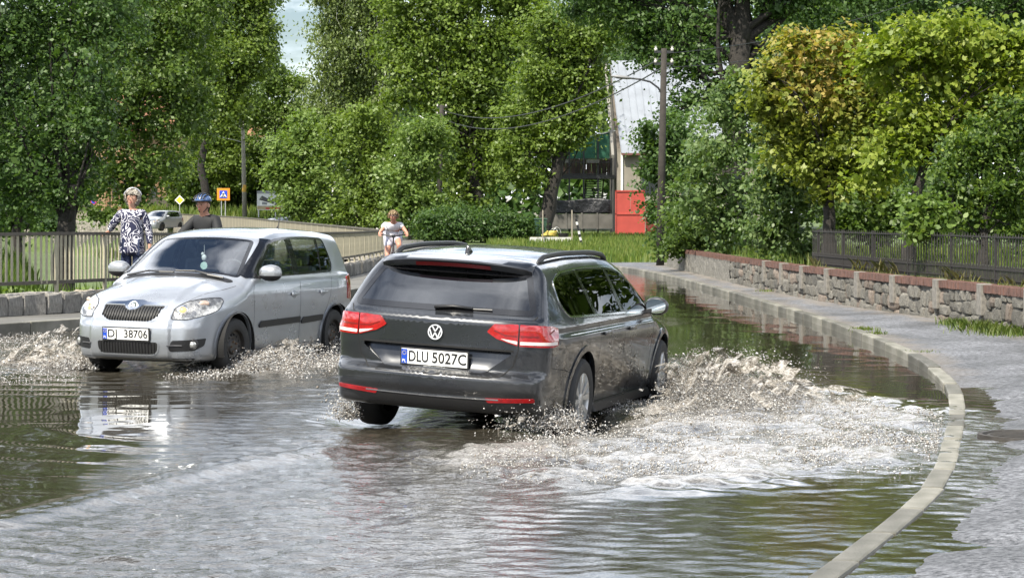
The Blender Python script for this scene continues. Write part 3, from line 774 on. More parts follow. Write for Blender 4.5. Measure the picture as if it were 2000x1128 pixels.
# ================================================================== car toolkit
def pchip(pts):
    p = np.array(pts, float); x, y = p[:, 0], p[:, 1]; h = np.diff(x); d = np.diff(y) / h
    m = np.zeros(len(x))
    for i in range(1, len(x) - 1):
        if d[i - 1] * d[i] > 0:
            w1 = 2 * h[i] + h[i - 1]; w2 = h[i] + 2 * h[i - 1]; m[i] = (w1 + w2) / (w1 / d[i - 1] + w2 / d[i])
    m[0] = d[0]; m[-1] = d[-1]
    X = np.linspace(x[0], x[-1], 3000); i = np.clip(np.searchsorted(x, X) - 1, 0, len(h) - 1); t = (X - x[i]) / h[i]
    Y = (2 * t ** 3 - 3 * t ** 2 + 1) * y[i] + (t ** 3 - 2 * t ** 2 + t) * h[i] * m[i] + (-2 * t ** 3 + 3 * t ** 2) * y[i + 1] + (t ** 3 - t ** 2) * h[i] * m[i + 1]
    return lambda q: np.interp(q, X, Y)
def smax(a, b, k):
    h = np.clip(0.5 + 0.5 * (a - b) / k, 0, 1); return b * (1 - h) + a * h + k * h * (1 - h)

class Body:
    "closed car shell sampled from an implicit function along rays from an inner spine"
    def __init__(s, f, xa, xb, zs, nmid=150, ncap=54, nth=220, rmax=1.9):
        th = np.linspace(0, 2 * math.pi, nth, endpoint=False)
        O = []; D = []
        ph = np.linspace(math.pi / 2, 0, ncap, endpoint=False)
        for p_ in ph:
            for t in th: O.append((xa, 0, zs)); D.append((-math.sin(p_), math.cos(p_) * math.cos(t), math.cos(p_) * math.sin(t)))
        for x in np.linspace(xa, xb, nmid):
            for t in th: O.append((x, 0, zs)); D.append((0, math.cos(t), math.sin(t)))
        for p_ in ph[::-1]:
            for t in th: O.append((xb, 0, zs)); D.append((math.sin(p_), math.cos(p_) * math.cos(t), math.cos(p_) * math.sin(t)))
        O = np.array(O); D = np.array(D); n = len(O)
        ts = np.linspace(0.15, rmax, 90); last = np.full(n, 0.15)
        for t in ts:
            q = O + D * t; ins = f(q[:, 0], q[:, 1], q[:, 2]) < 0; last[ins] = t
        lo = last; hi = last + (ts[1] - ts[0])
        for _ in range(13):
            md = (lo + hi) / 2; q = O + D * md[:, None]; ins = f(q[:, 0], q[:, 1], q[:, 2]) < 0
            lo = np.where(ins, md, lo); hi = np.where(ins, hi, md)
        V = O + D * ((lo + hi) / 2)[:, None]
        nr = n // nth; i = np.arange(n).reshape(nr, nth); j = np.roll(i, -1, 1)
        Fq = np.stack([i[:-1], j[:-1], j[1:], i[1:]], -1).reshape(-1, 4)
        s.V = V; s.F = Fq; s.f = f
        s.N = s.normals(V)
        tri = [tuple(q) for q in Fq.tolist()]
        s.bvh = BVHTree.FromPolygons([tuple(v) for v in V.tolist()], tri)
        s.keep = np.ones(len(Fq), bool)
    def normals(s, V):
        e = 0.004; f = s.f; x, y, z = V[:, 0], V[:, 1], V[:, 2]
        g = np.stack([f(x + e, y, z) - f(x - e, y, z), f(x, y + e, z) - f(x, y - e, z), f(x, y, z + e) - f(x, y, z - e)], -1)
        return g / (np.linalg.norm(g, axis=1, keepdims=True) + 1e-12)
    def hit(s, p, d):
        h = s.bvh.ray_cast(Vector(p), Vector(d), 8.0)
        return h
    def cut(s, poly3, d, facing=0.15):
        "open a hole where poly3 seen along d covers the shell; border vertices move onto the outline"
        d = Vector(d).normalized(); u, v = axes(d)
        P2 = np.array([(Vector(p).dot(u), Vector(p).dot(v)) for p in poly3])
        a = s.V @ np.array(u); b = s.V @ np.array(v)
        face = (s.N @ np.array(d)) < -facing
        ins = in_poly(a, b, [tuple(q) for q in P2]) & face
        fi = ins[s.F]; s.keep &= ~fi.all(1)
        border = np.unique(s.F[fi.any(1) & ~fi.all(1)].ravel()); border = border[ins[border]]
        n = len(P2)
        for vi in border:
            q = np.array([a[vi], b[vi]]); best = None
            for i in range(n):
                A = P2[i]; B = P2[(i + 1) % n]; e = B - A; t = np.clip(np.dot(q - A, e) / (np.dot(e, e) + 1e-12), 0, 1); c = A + e * t; dd = np.hypot(*(q - c))
                if best is None or dd < best[0]: best = (dd, c)
            c = best[1]; w0 = Vector(s.V[vi]).dot(d); p = u * c[0] + v * c[1] + d * (w0 - 0.5)
            h = s.hit(p, d)
            if h[0] is not None and abs((h[0] - Vector(s.V[vi])).length) < 0.25: s.V[vi] = h[0]
    def build(s, name, m, parent):
        F = s.F[s.keep]; used = np.unique(F); mp = -np.ones(len(s.V), int); mp[used] = np.arange(len(used))
        V = s.V[used]; me = npmesh(name, V, mp[F], smooth=True)
        me.normals_split_custom_set_from_vertices(s.normals(V).tolist())
        return link(name, me, m, parent)

def axes(d):
    d = Vector(d).normalized(); u = d.cross(Vector((0, 0, 1)))
    if u.length < 1e-3: u = Vector((0, 1, 0))
    u.normalize(); v = u.cross(d).normalized()
    return u, v
def rounded(poly, r, n=4):
    "round the corners of a 2D/3D polygon"
    out = []; k = len(poly); poly = [Vector(p) for p in poly]
    rs = r if isinstance(r, (list, tuple)) else [r] * k
    for i in range(k):
        a, b, c = poly[i - 1], poly[i], poly[(i + 1) % k]; rr = min(rs[i], (a - b).length * 0.45, (c - b).length * 0.45)
        p = b + (a - b).normalized() * rr; q = b + (c - b).normalized() * rr
        for t in np.linspace(0, 1, n + 1): out.append(p * (1 - t) ** 2 + b * 2 * t * (1 - t) + q * t * t)
    return out
def patch(body, poly3, d, off=0.003, m=None, name='panel', parent=None, step=0.05, skirt=0.02, smooth=True, hole=None, bvh=None):
    "surface piece cut out along poly3 as seen along d and laid on the shell, with a turned-in edge"
    d = Vector(d).normalized(); u, v = axes(d)
    w0 = sum((Vector(p).dot(d) for p in poly3)) / len(poly3)
    def dens(poly):
        b2 = []
        for i in range(len(poly)):
            A = Vector(poly[i]); B = Vector(poly[(i + 1) % len(poly)]); k = max(1, int((B - A).length / step))
            for t in range(k): q = A + (B - A) * (t / k); b2.append(Vector((q.dot(u), q.dot(v))))
        return b2
    bd = dens(poly3); nb = len(bd); edges = [(i, (i + 1) % nb) for i in range(nb)]
    pts = list(bd); faces = [list(range(nb))]
    hb = []
    if hole is not None:
        hb = dens(hole); edges += [(nb + i, nb + (i + 1) % len(hb)) for i in range(len(hb))]; pts += hb
    xs = [p.x for p in bd]; ys_ = [p.y for p in bd]
    poly2 = [(p.x, p.y) for p in bd]
    gx_ = np.arange(min(xs) + step / 2, max(xs), step); gy_ = np.arange(min(ys_) + step / 2, max(ys_), step)
    if len(gx_) and len(gy_):
        A, B = np.meshgrid(gx_, gy_); dd = dist_poly(A.ravel(), B.ravel(), poly2); ok = dd > step * 0.4
        if hole is not None: ok &= dist_poly(A.ravel(), B.ravel(), [(p.x, p.y) for p in hb]) < -step * 0.4
        pts += [Vector((float(a), float(b))) for a, b in zip(A.ravel()[ok], B.ravel()[ok])]
    r = delaunay_2d_cdt(pts, edges, [], 1, 1e-6)
    V2, E2, F2 = r[0], r[1], r[2]
    c = np.array([[sum(V2[i].x for i in f) / len(f), sum(V2[i].y for i in f) / len(f)] for f in F2])
    ins = in_poly(c[:, 0], c[:, 1], poly2)
    if hole is not None: ins &= ~in_poly(c[:, 0], c[:, 1], [(p.x, p.y) for p in hb])
    F2 = [f for f, k in zip(F2, ins) if k]
    V3 = []; N3 = []
    last = None
    for p in V2:
        o = u * p.x + v * p.y + d * (w0 - 1.0)
        h = (bvh or body.bvh).ray_cast(o, d, 2.2)
        if h[0] is None: V3.append(u * p.x + v * p.y + d * w0); N3.append(-d)
        else:
            nn = h[1]
            if nn.dot(d) > 0: nn = -nn
            V3.append(h[0] + nn * off); N3.append(nn)
    bm = bmesh.new(); bv = [bm.verts.new(q) for q in V3]
    for f in F2:
        try: bm.faces.new([bv[i] for i in f])
        except ValueError: pass
    bm.normal_update()
    if sum((f.normal.dot(d) * f.calc_area() for f in bm.faces)) > 0: bmesh.ops.reverse_faces(bm, faces=bm.faces)
    if skirt:
        be = [e for e in bm.edges if len(e.link_faces) == 1]
        nm = {bv[i]: N3[i] for i in range(len(bv))}
        ret = bmesh.ops.extrude_edge_only(bm, edges=be)
        orig = {}
        for q in [g for g in ret['geom'] if isinstance(g, bmesh.types.BMVert)]:
            for e in q.link_edges:
                o_ = e.other_vert(q)
                if o_ in nm: q.co = o_.co - nm[o_] * skirt; break
        for e in be: e.smooth = False
    for q in [q for q in bm.verts if not q.link_faces]: bm.verts.remove(q)
    me = bpy.data.meshes.new(name); bm.to_mesh(me); bm.free()
    if smooth: me.polygons.foreach_set('use_smooth', [True] * len(me.polygons))
    me.update()
    return link(name, me, m, parent)
def line3(pts, w, d):
    "thin closed outline along a polyline, widened across the view direction d"
    pts = [Vector(p) for p in pts]; d = Vector(d).normalized(); A = []; B = []
    for i, p in enumerate(pts):
        t = (pts[min(i + 1, len(pts) - 1)] - pts[max(i - 1, 0)]); n = t.cross(d).normalized() * (w / 2); A.append(p + n); B.append(p - n)
    return A + B[::-1]
def inset3(poly, k, d):
    d = Vector(d).normalized(); n = len(poly); poly = [Vector(p) for p in poly]; c = sum(poly, Vector()) / n; out = []
    for i in range(n):
        t = (poly[(i + 1) % n] - poly[i - 1]).normalized(); nn = t.cross(d)
        nn = nn - d * nn.dot(d)
        if nn.length > 1e-6: nn.normalize()
        if nn.dot(c - poly[i]) < 0: nn = -nn
        out.append(poly[i] + nn * k)
    return out
def text_mesh(name, txt, size, m, parent, loc, rot, sx=1.0, ex=0.0015, align='CENTER', bold=0.0):
    cu = bpy.data.curves.new(name, 'FONT'); cu.body = txt; cu.size = size; cu.align_x = align; cu.align_y = 'CENTER'; cu.extrude = ex; cu.offset = bold; cu.resolution_u = 3
    to = bpy.data.objects.new(name, cu); COL.objects.link(to)
    dg = bpy.context.evaluated_depsgraph_get()
    me = bpy.data.meshes.new_from_object(to.evaluated_get(dg)); me.name = name
    COL.objects.unlink(to); bpy.data.objects.remove(to)
    o = link(name, me, m, parent); me.materials.clear(); me.materials.append(m)
    o.location = loc; o.rotation_euler = rot; o.scale = (sx, 1, 1)
    return o
M_plate = mat('plate_white', (0.78, 0.78, 0.76), 0.4)
M_blue = mat('plate_blue', (0.01, 0.06, 0.42), 0.4)
def plate(parent, c, yaw, tilt, txt1, txt2, foot=None, w=0.52, h=0.114):
    "number plate: yaw turns its face, local +Y of the plate frame points out of the car"
    e = empty('number_plate', c, 0, parent); e.rotation_euler = (tilt, 0, yaw)
    MB().box((0, 0.0, 0), (w + 0.022, 0.016, h + 0.03)).build('plate_frame', M_black, e, bevel=0.004)
    MB().box((0, 0.0095, 0.004), (w, 0.006, h)).build('plate', M_plate, e, bevel=0.002)
    MB().box((w / 2 - 0.0245, 0.0135, 0.004), (0.045, 0.004, h - 0.006)).build('country_band', M_blue, e)
    rot = (R(90), 0, R(180))
    for tx_, f0, f1 in ((txt1, 0.115, 0.115 + 0.098 * len(txt1)), (txt2, 0.985 - 0.103 * len(txt2), 0.985)):
        t_ = text_mesh('lettering', tx_, 0.115, M_ink, e, (0, 0.0135, 0.004), rot, 1.0, bold=0.0012)
        xs_ = [v.co.x for v in t_.data.vertices]; k_ = (f1 - f0) * w / (max(xs_) - min(xs_)); t_.scale = (k_, 1, 1)
        t_.location.x = w / 2 - (f0 + f1) / 2 * w + (max(xs_) + min(xs_)) / 2 * k_
    text_mesh('lettering', 'PL', 0.034, M_white, e, (w / 2 - 0.0245, 0.0165, -0.032), rot, 1)
    st = MB()
    for k in range(10):
        a = 2 * math.pi * k / 10; st.box((w / 2 - 0.0245 + 0.014 * math.cos(a), 0.0165, 0.030 + 0.014 * math.sin(a)), (0.004, 0.002, 0.004))
    st.build('ring_of_stars', mat('star_yellow', (0.8, 0.6, 0.05), 0.5), e)
    if foot: text_mesh('lettering', foot, 0.016, M_white, e, (0, 0.0095, -h / 2 - 0.0055), rot, 1, ex=0.0006)
    return e

def wheel(parent, c, side, r, rim_r, width, style, steer=0.0, spin=0.0):
    "side: +1 faces local +y"
    w = empty('wheel', c, steer, parent); sd = side; hw = width / 2
    t = MB().lathe([(rim_r - 0.01, -hw * 0.9), (rim_r + 0.012, -hw), (r - 0.03, -hw), (r - 0.008, -hw * 0.8), (r, -hw * 0.5), (r, hw * 0.5), (r - 0.008, hw * 0.8), (r - 0.03, hw), (rim_r + 0.012, hw), (rim_r - 0.01, hw * 0.9)], (0, 0, 0), 'Y', 56)
    smooth_angle(t.build('tyre', M_rubber, w), 40)
    if style == 'alloy':
        M_al = mat('wheel_silver', (0.55, 0.55, 0.54), 0.32, metal=0.75, var=0.1, vscale=20)
        rim = MB().lathe([(rim_r, sd * hw * 0.93), (rim_r - 0.012, sd * hw * 0.90), (rim_r - 0.018, sd * hw * 0.6), (rim_r - 0.022, sd * -hw * 0.2)], (0, 0, 0), 'Y', 56); smooth_angle(rim.build('rim', M_al, w), 50)
        MB().lathe([(0.0, sd * 0.0), (rim_r - 0.02, sd * 0.0)], (0, 0, 0), 'Y', 40).build('hub_back', mat('brake_dark', (0.02, 0.02, 0.02), 0.6), w)
        for k in range(5):
            for q in (-1, 1):
                a = spin + 2 * math.pi * k / 5 + q * 0.26; a2 = spin + 2 * math.pi * k / 5 + q * 0.13
                b = MB(); r0, r1 = 0.045, rim_r - 0.008
                n0 = Vector((math.cos(a2), 0, math.sin(a2))); n1 = Vector((math.cos(a), 0, math.sin(a))); t0 = Vector((-n0.z, 0, n0.x)); t1 = Vector((-n1.z, 0, n1.x))
                y0 = Vector((0, sd * hw * 0.80, 0)); y1 = Vector((0, sd * hw * 0.92, 0)); dpt = Vector((0, -sd * 0.03, 0))
                vs = []
                for pp, tt, wd in ((n0 * r0 + y0, t0, 0.016), (n1 * r1 * 0.6 + n0 * r1 * 0.0 + y0 * 0.4 + y1 * 0.6, t1, 0.026), (n1 * r1 + y1, t1, 0.036)):
                    for dd in (Vector(), dpt):
                        vs += [pp + tt * wd * (0.8 if dd.length == 0 else 1.0) + dd, pp - tt * wd * (0.8 if dd.length == 0 else 1.0) + dd]
                fs = []
                for i in (0, 4): fs += [(i, i + 1, i + 5, i + 4), (i + 2, i + 6, i + 7, i + 3), (i, i + 4, i + 6, i + 2), (i + 1, i + 3, i + 7, i + 5)]
                fs += [(0, 2, 3, 1), (8, 9, 11, 10)]
                b.add(vs, fs); b.build('spoke', M_al, w)
        cp = MB().lathe([(0.0, sd * hw * 0.92), (0.04, sd * hw * 0.90), (0.06, sd * hw * 0.82), (0.065, sd * hw * 0.5)], (0, 0, 0), 'Y', 28); smooth_angle(cp.build('hub_cap', M_al, w), 50)
    else:
        M_st = mat('steel_wheel_black', (0.022, 0.022, 0.022), 0.45, var=0.5, vscale=12, col2=(0.05, 0.042, 0.035))
        rim = MB().lathe([(rim_r + 0.004, sd * hw * 0.93), (rim_r - 0.010, sd * hw * 0.90), (rim_r - 0.016, sd * hw * 0.45), (rim_r - 0.05, sd * hw * 0.33), (rim_r - 0.075, sd * hw * 0.50), (0.085, sd * hw * 0.42), (0.07, sd * hw * 0.62), (0.0, sd * hw * 0.62)], (0, 0, 0), 'Y', 56); smooth_angle(rim.build('rim', M_st, w), 45)
        for k in range(14):
            a = 2 * math.pi * k / 14; n = Vector((math.cos(a), 0, math.sin(a)))
            MB().ball((n.x * (rim_r - 0.062), sd * hw * 0.45, n.z * (rim_r - 0.062)), (0.014, 0.012, 0.014), 8, 6).build('vent_hole', M_dark, w)
        for k in range(5):
            a = 2 * math.pi * k / 5; MB().lathe([(0.0, 0.012 * sd), (0.009, 0.012 * sd), (0.011, 0)], (0.052 * math.cos(a), sd * hw * 0.62, 0.052 * math.sin(a)), 'Y', 8).build('wheel_bolt', mat('bolt_rust', (0.12, 0.07, 0.04), 0.6, metal=0.5), w)
    return w

def arch(body, name, m, parent, cx, cz, r, side, w=0.035, off=0.006, a0=-17, a1=191):
    "lip round a wheel opening and the dark well behind it"
    d = (0, -side, 0); n = 40; out = []; inn = []
    for k in range(n + 1):
        a = R(a0 + (a1 - a0) * k / n); out.append((cx + (r + w) * math.cos(a), side * 0.9, cz + (r + w) * math.sin(a))); inn.append((cx + (r - 0.004) * math.cos(a), side * 0.9, cz + (r - 0.004) * math.sin(a)))
    patch(body, out + inn[::-1], d, off, m, name, parent, step=0.03, skirt=0.03)
    well = MB()
    prof = []
    vs = []; fs = []
    for j, yy in enumerate((0.40, 0.84)):
        for k in range(n + 1):
            a = R(a0 + (a1 - a0) * k / n); vs.append((cx + (r + 0.01) * math.cos(a), side * yy, cz + (r + 0.01) * math.sin(a)))
    for k in range(n): fs.append((k, k + 1, n + 2 + k, n + 1 + k))
    vs.append((cx, side * 0.40, cz)); fs += [(k, k + 1, len(vs) - 1) for k in range(n)]
    well.add(vs, fs); well.build('wheel_well', M_dark, parent)
def circle_poly(cx, cz, r, y, n=40): return [(cx + r * math.cos(2 * math.pi * k / n), y, cz + r * math.sin(2 * math.pi * k / n)) for k in range(n)]
def seat(parent, x, y, m, face=1, hz=0.30, top=1.25):
    b = MB(); b.box((x, y, hz + 0.12), (0.50, 0.50, 0.20)); b.build('seat_cushion', m, parent, bevel=0.06)
    M_ = Matrix.Translation((x - 0.27, y, (hz + top - 0.22) / 2 + 0.08)) @ Matrix.Rotation(R(-16), 4, 'Y')
    MB().box(None, (0.14, 0.48, top - 0.22 - hz), m=M_).build('seat_back', m, parent, bevel=0.05)
    MB().box((x - 0.40, y, top - 0.06), (0.09, 0.26, 0.17)).build('headrest', m, parent, bevel=0.04)

# ================================================================== dark grey estate car
M_grey = bpy.data.materials.new('dark_grey_metallic'); M_grey.use_nodes = True
def _paint(m, base, metal, rough, dirt=None):
    n = m.node_tree.nodes; l = m.node_tree.links.new; b = n['Principled BSDF']
    b.inputs['Base Color'].default_value = (*base, 1); b.inputs['Metallic'].default_value = metal; b.inputs['Roughness'].default_value = rough
    b.inputs['Coat Weight'].default_value = 1.0; b.inputs['Coat Roughness'].default_value = 0.03
    tc = n.new('ShaderNodeTexCoord'); t = n.new('ShaderNodeTexNoise'); t.inputs['Scale'].default_value = 3.2; t.inputs['Detail'].default_value = 6; l(tc.outputs['Object'], t.inputs['Vector'])
    mp = n.new('ShaderNodeMapRange'); mp.inputs['From Min'].default_value = 0.35; mp.inputs['From Max'].default_value = 0.7; mp.inputs['To Min'].default_value = rough * 0.8; mp.inputs['To Max'].default_value = rough * 1.35; l(t.outputs['Fac'], mp.inputs['Value']); l(mp.outputs[0], b.inputs['Roughness'])
    if dirt:                                       # road film low on the body
        col, ztop, amt = dirt
        sp = n.new('ShaderNodeSeparateXYZ'); l(tc.outputs['Object'], sp.inputs[0])
        mz = n.new('ShaderNodeMapRange'); mz.inputs['From Min'].default_value = ztop; mz.inputs['From Max'].default_value = 0.22; mz.inputs['To Max'].default_value = amt; l(sp.outputs['Z'], mz.inputs['Value'])
        mm = n.new('ShaderNodeMath'); mm.operation = 'MULTIPLY'; l(mz.outputs[0], mm.inputs[0]); l(t.outputs['Fac'], mm.inputs[1])
        mc = n.new('ShaderNodeMixRGB'); mc.inputs[1].default_value = (*base, 1); mc.inputs[2].default_value = (*col, 1); l(mm.outputs[0], mc.inputs['Fac']); l(mc.outputs[0], b.inputs['Base Color'])
_paint(M_grey, (0.017, 0.019, 0.023), 0.45, 0.30, ((0.07, 0.064, 0.055), 0.70, 0.5))
M_tint = glass_mat('tinted_glass', (0.055, 0.07, 0.08), 1.6, boost=2.8)
M_clear = glass_mat('clear_glass', (0.74, 0.81, 0.84), 1.55, boost=2.3)
M_red = mat('lamp_red', (0.30, 0.005, 0.007), 0.12, coat=1.0, var=0.25, vscale=30)
M_redd = mat('lamp_dark_red', (0.16, 0.006, 0.008), 0.15, coat=1.0)
M_lampw = mat('lamp_white_strip', (0.70, 0.62, 0.58), 0.2, coat=1.0)
M_cabin = mat('cabin_dark', (0.022, 0.022, 0.024), 0.8)

PSI = 16.5
est = empty('estate_car', (-0.64, 16.8, -0.125), R(90 - PSI)); est.rotation_euler = (R(3.5), 0, R(90 - PSI)); tag(est, 'dark grey estate car driving away through the flood, throwing up spray', 'car')
Rz = pchip([(0.10, 0.16), (0.24, 0.14), (0.30, 0.06), (0.40, 0.022), (0.46, 0.003), (0.52, 0.0), (0.550, 0.012), (0.575, 0.055), (0.60, 0.078), (0.78, 0.070), (0.93, 0.070), (0.968, 0.085), (0.992, 0.125), (1.03, 0.165), (1.18, 0.315), (1.325, 0.470), (1.36, 0.49), (1.40, 0.50), (1.46, 0.54), (1.6, 0.7)])
Tx = pchip([(-0.5, 1.385), (0.3, 1.40), (0.45, 1.412), (0.9, 1.446), (1.5, 1.470), (2.1, 1.472), (2.6, 1.445), (2.85, 1.405), (3.05, 1.32), (3.40, 1.15), (3.66, 1.025), (3.74, 1.0), (3.9, 0.975), (4.2, 0.915), (4.5, 0.83), (4.7, 0.72), (4.9, 0.60)])
Wz = pchip([(0.05, 0.80), (0.20, 0.845), (0.26, 0.87), (0.34, 0.882), (0.5, 0.892), (0.65, 0.904), (0.80, 0.912), (0.862, 0.910), (0.874, 0.893), (0.93, 0.887), (0.985, 0.868), (1.02, 0.850), (1.2, 0.765), (1.34, 0.692), (1.42, 0.645), (1.6, 0.55)])
dWx = pchip([(-0.3, -0.18), (0.0, -0.12), (0.3, -0.068), (0.7, -0.02), (1.1, 0.0), (2.2, 0.0), (3.2, 0.0), (3.9, -0.01), (4.3, -0.05), (4.6, -0.14), (4.9, -0.30)])
Fz = pchip([(0.1, 4.60), (0.2, 4.70), (0.4, 4.765), (0.6, 4.767), (0.75, 4.72), (0.85, 4.60), (1.0, 4.40), (1.5, 4.0)])
def f_est(x, y, z):
    ay = np.abs(y)
    a = ay - Wz(z) - dWx(x) * np.where(z > 1.0, 1 - 0.35 * np.clip((z - 1.0) / 0.4, 0, 1), 1.0)
    b = Rz(z) + 0.065 * (ay / 0.8) ** 2 + 0.13 * (ay / 0.86) ** 6 - x
    c = x - (Fz(z) - 0.10 * (ay / 0.8) ** 2 - 0.16 * (ay / 0.86) ** 5)
    d = z - (Tx(x) - 0.035 * (ay / 0.65) ** 2 - 0.02 * (ay / 0.65) ** 6)
    e = (0.215 + 0.05 * sstep(0.75, 0.2, x)) - z
    f = smax(smax(smax(smax(a, d, 0.09), b, 0.045), c, 0.12), e, 0.05)
    return f
EB = Body(f_est, 0.95, 4.05, 0.66)
RW, FW, WR = 1.10, 3.89, 0.345
SIDE = (0, 1, 0)                 # looking from the -y (kerb) side
def side_pts(pts, s): return [(x, s * 0.9, z) for x, z in pts]
win_f = [(2.385, 0.975), (2.335, 1.325), (2.58, 1.312), (2.80, 1.265), (3.34, 0.945)]
win_r = [(1.50, 0.998), (1.40, 1.325), (1.75, 1.335), (2.27, 1.33), (2.315, 0.977)]
win_q = [(0.79, 1.012), (0.66, 1.10), (0.68, 1.255), (0.90, 1.308), (1.335, 1.327), (1.435, 1.0)]
rearwin = [(0.1, 0.715, 1.022), (0.1, -0.715, 1.022), (0.1, -0.585, 1.318), (0.1, 0.585, 1.318)]
wind = [(3.4, 0.70, 1.03), (3.4, -0.70, 1.03), (3.0, -0.57, 1.355), (3.0, 0.57, 1.355)]
for sd in (-1, 1):
    dv = (0, -sd, 0)
    for nm, w_, rr in (('side_window', win_f, 0.03), ('side_window', win_r, 0.03), ('side_window', win_q, 0.045)):
        poly = rounded(side_pts(w_, sd), rr)
        EB.cut(poly, dv)
        patch(EB, inset3(poly, -0.012, dv), dv, 0.001, glass_mat('tinted_side_glass', (0.06, 0.075, 0.08), 1.45, boost=0.9), nm, est, step=0.06, skirt=0)
    for cx_ in (RW, FW):
        EB.cut(circle_poly(cx_, WR, WR + 0.035, sd * 0.9), dv)
    # black pillars between the panes, bright strip round the side glass
    for a, b in ((win_r[3], win_f[1]), (win_q[4], win_r[1])): pass
    pil = rounded(side_pts([(2.30, 0.99), (2.265, 1.335), (2.345, 1.33), (2.40, 0.99)], sd), 0.004); patch(EB, pil, dv, 0.003, M_gloss, 'door_pillar', est, step=0.06)
    pil = rounded(side_pts([(1.425, 0.997), (1.33, 1.332), (1.405, 1.332), (1.51, 0.997)], sd), 0.004); patch(EB, pil, dv, 0.003, M_gloss, 'door_pillar', est, step=0.06)
    outl = rounded(side_pts([(0.755, 0.992), (0.635, 1.09), (0.655, 1.268), (0.89, 1.330), (1.35, 1.350), (1.8, 1.357), (2.34, 1.349), (2.60, 1.333), (2.83, 1.285), (3.44, 0.925), (2.4, 0.958)], sd), [0.05, 0.05, 0.06, 0.1, 0.1, 0.1, 0.1, 0.1, 0.1, 0.01, 0.05])
    patch(EB, outl, dv, 0.004, M_chrome, 'window_trim', est, step=0.05, hole=inset3(outl, 0.015, dv), skirt=0.008)
    frit = inset3(outl, 0.016, dv)
    patch(EB, frit, dv, 0.0005, M_gloss, 'window_surround', est, step=0.05, hole=inset3(frit, 0.016, dv), skirt=0.0)
bw = rounded(rearwin, [0.05, 0.05, 0.05, 0.05]); EB.cut(bw, (1, 0, 0)); patch(EB, bw, (1, 0, 0), 0.001, M_tint, 'rear_window', est, step=0.07, skirt=0)
patch(EB, inset3(bw, -0.012, (1, 0, 0)), (1, 0, 0), 0.003, M_gloss, 'rear_window_surround', est, step=0.06, hole=inset3(bw, 0.03, (1, 0, 0)), skirt=0.006)
ws = rounded(wind, 0.06); dw = (-0.55, 0, -0.83); EB.cut(ws, dw); patch(EB, inset3(ws, -0.01, dw), dw, 0.001, M_clear, 'windscreen', est, step=0.08, skirt=0)
recp = rounded([(0.1, 0.615, 0.748), (0.1, -0.615, 0.748), (0.1, -0.385, 0.575), (0.1, 0.385, 0.575)], 0.012); EB.cut(recp, (1, 0, 0))
ro = patch(EB, inset3(recp, -0.004, (1, 0, 0)), (1, 0, 0), 0.0, M_grey, 'plate_recess', est, step=0.06, skirt=0)
bm = bmesh.new(); bm.from_mesh(ro.data); ov = list(bm.verts); be_ = [e for e in bm.edges if len(e.link_faces) == 1]; bmesh.ops.extrude_edge_only(bm, edges=be_)
for v in ov: v.co.x += 0.004 + 0.055 * (v.co.z - 0.575) / 0.173
for e in be_: e.smooth = False
bm.to_mesh(ro.data); bm.free()
EB.build('body', M_grey, est)
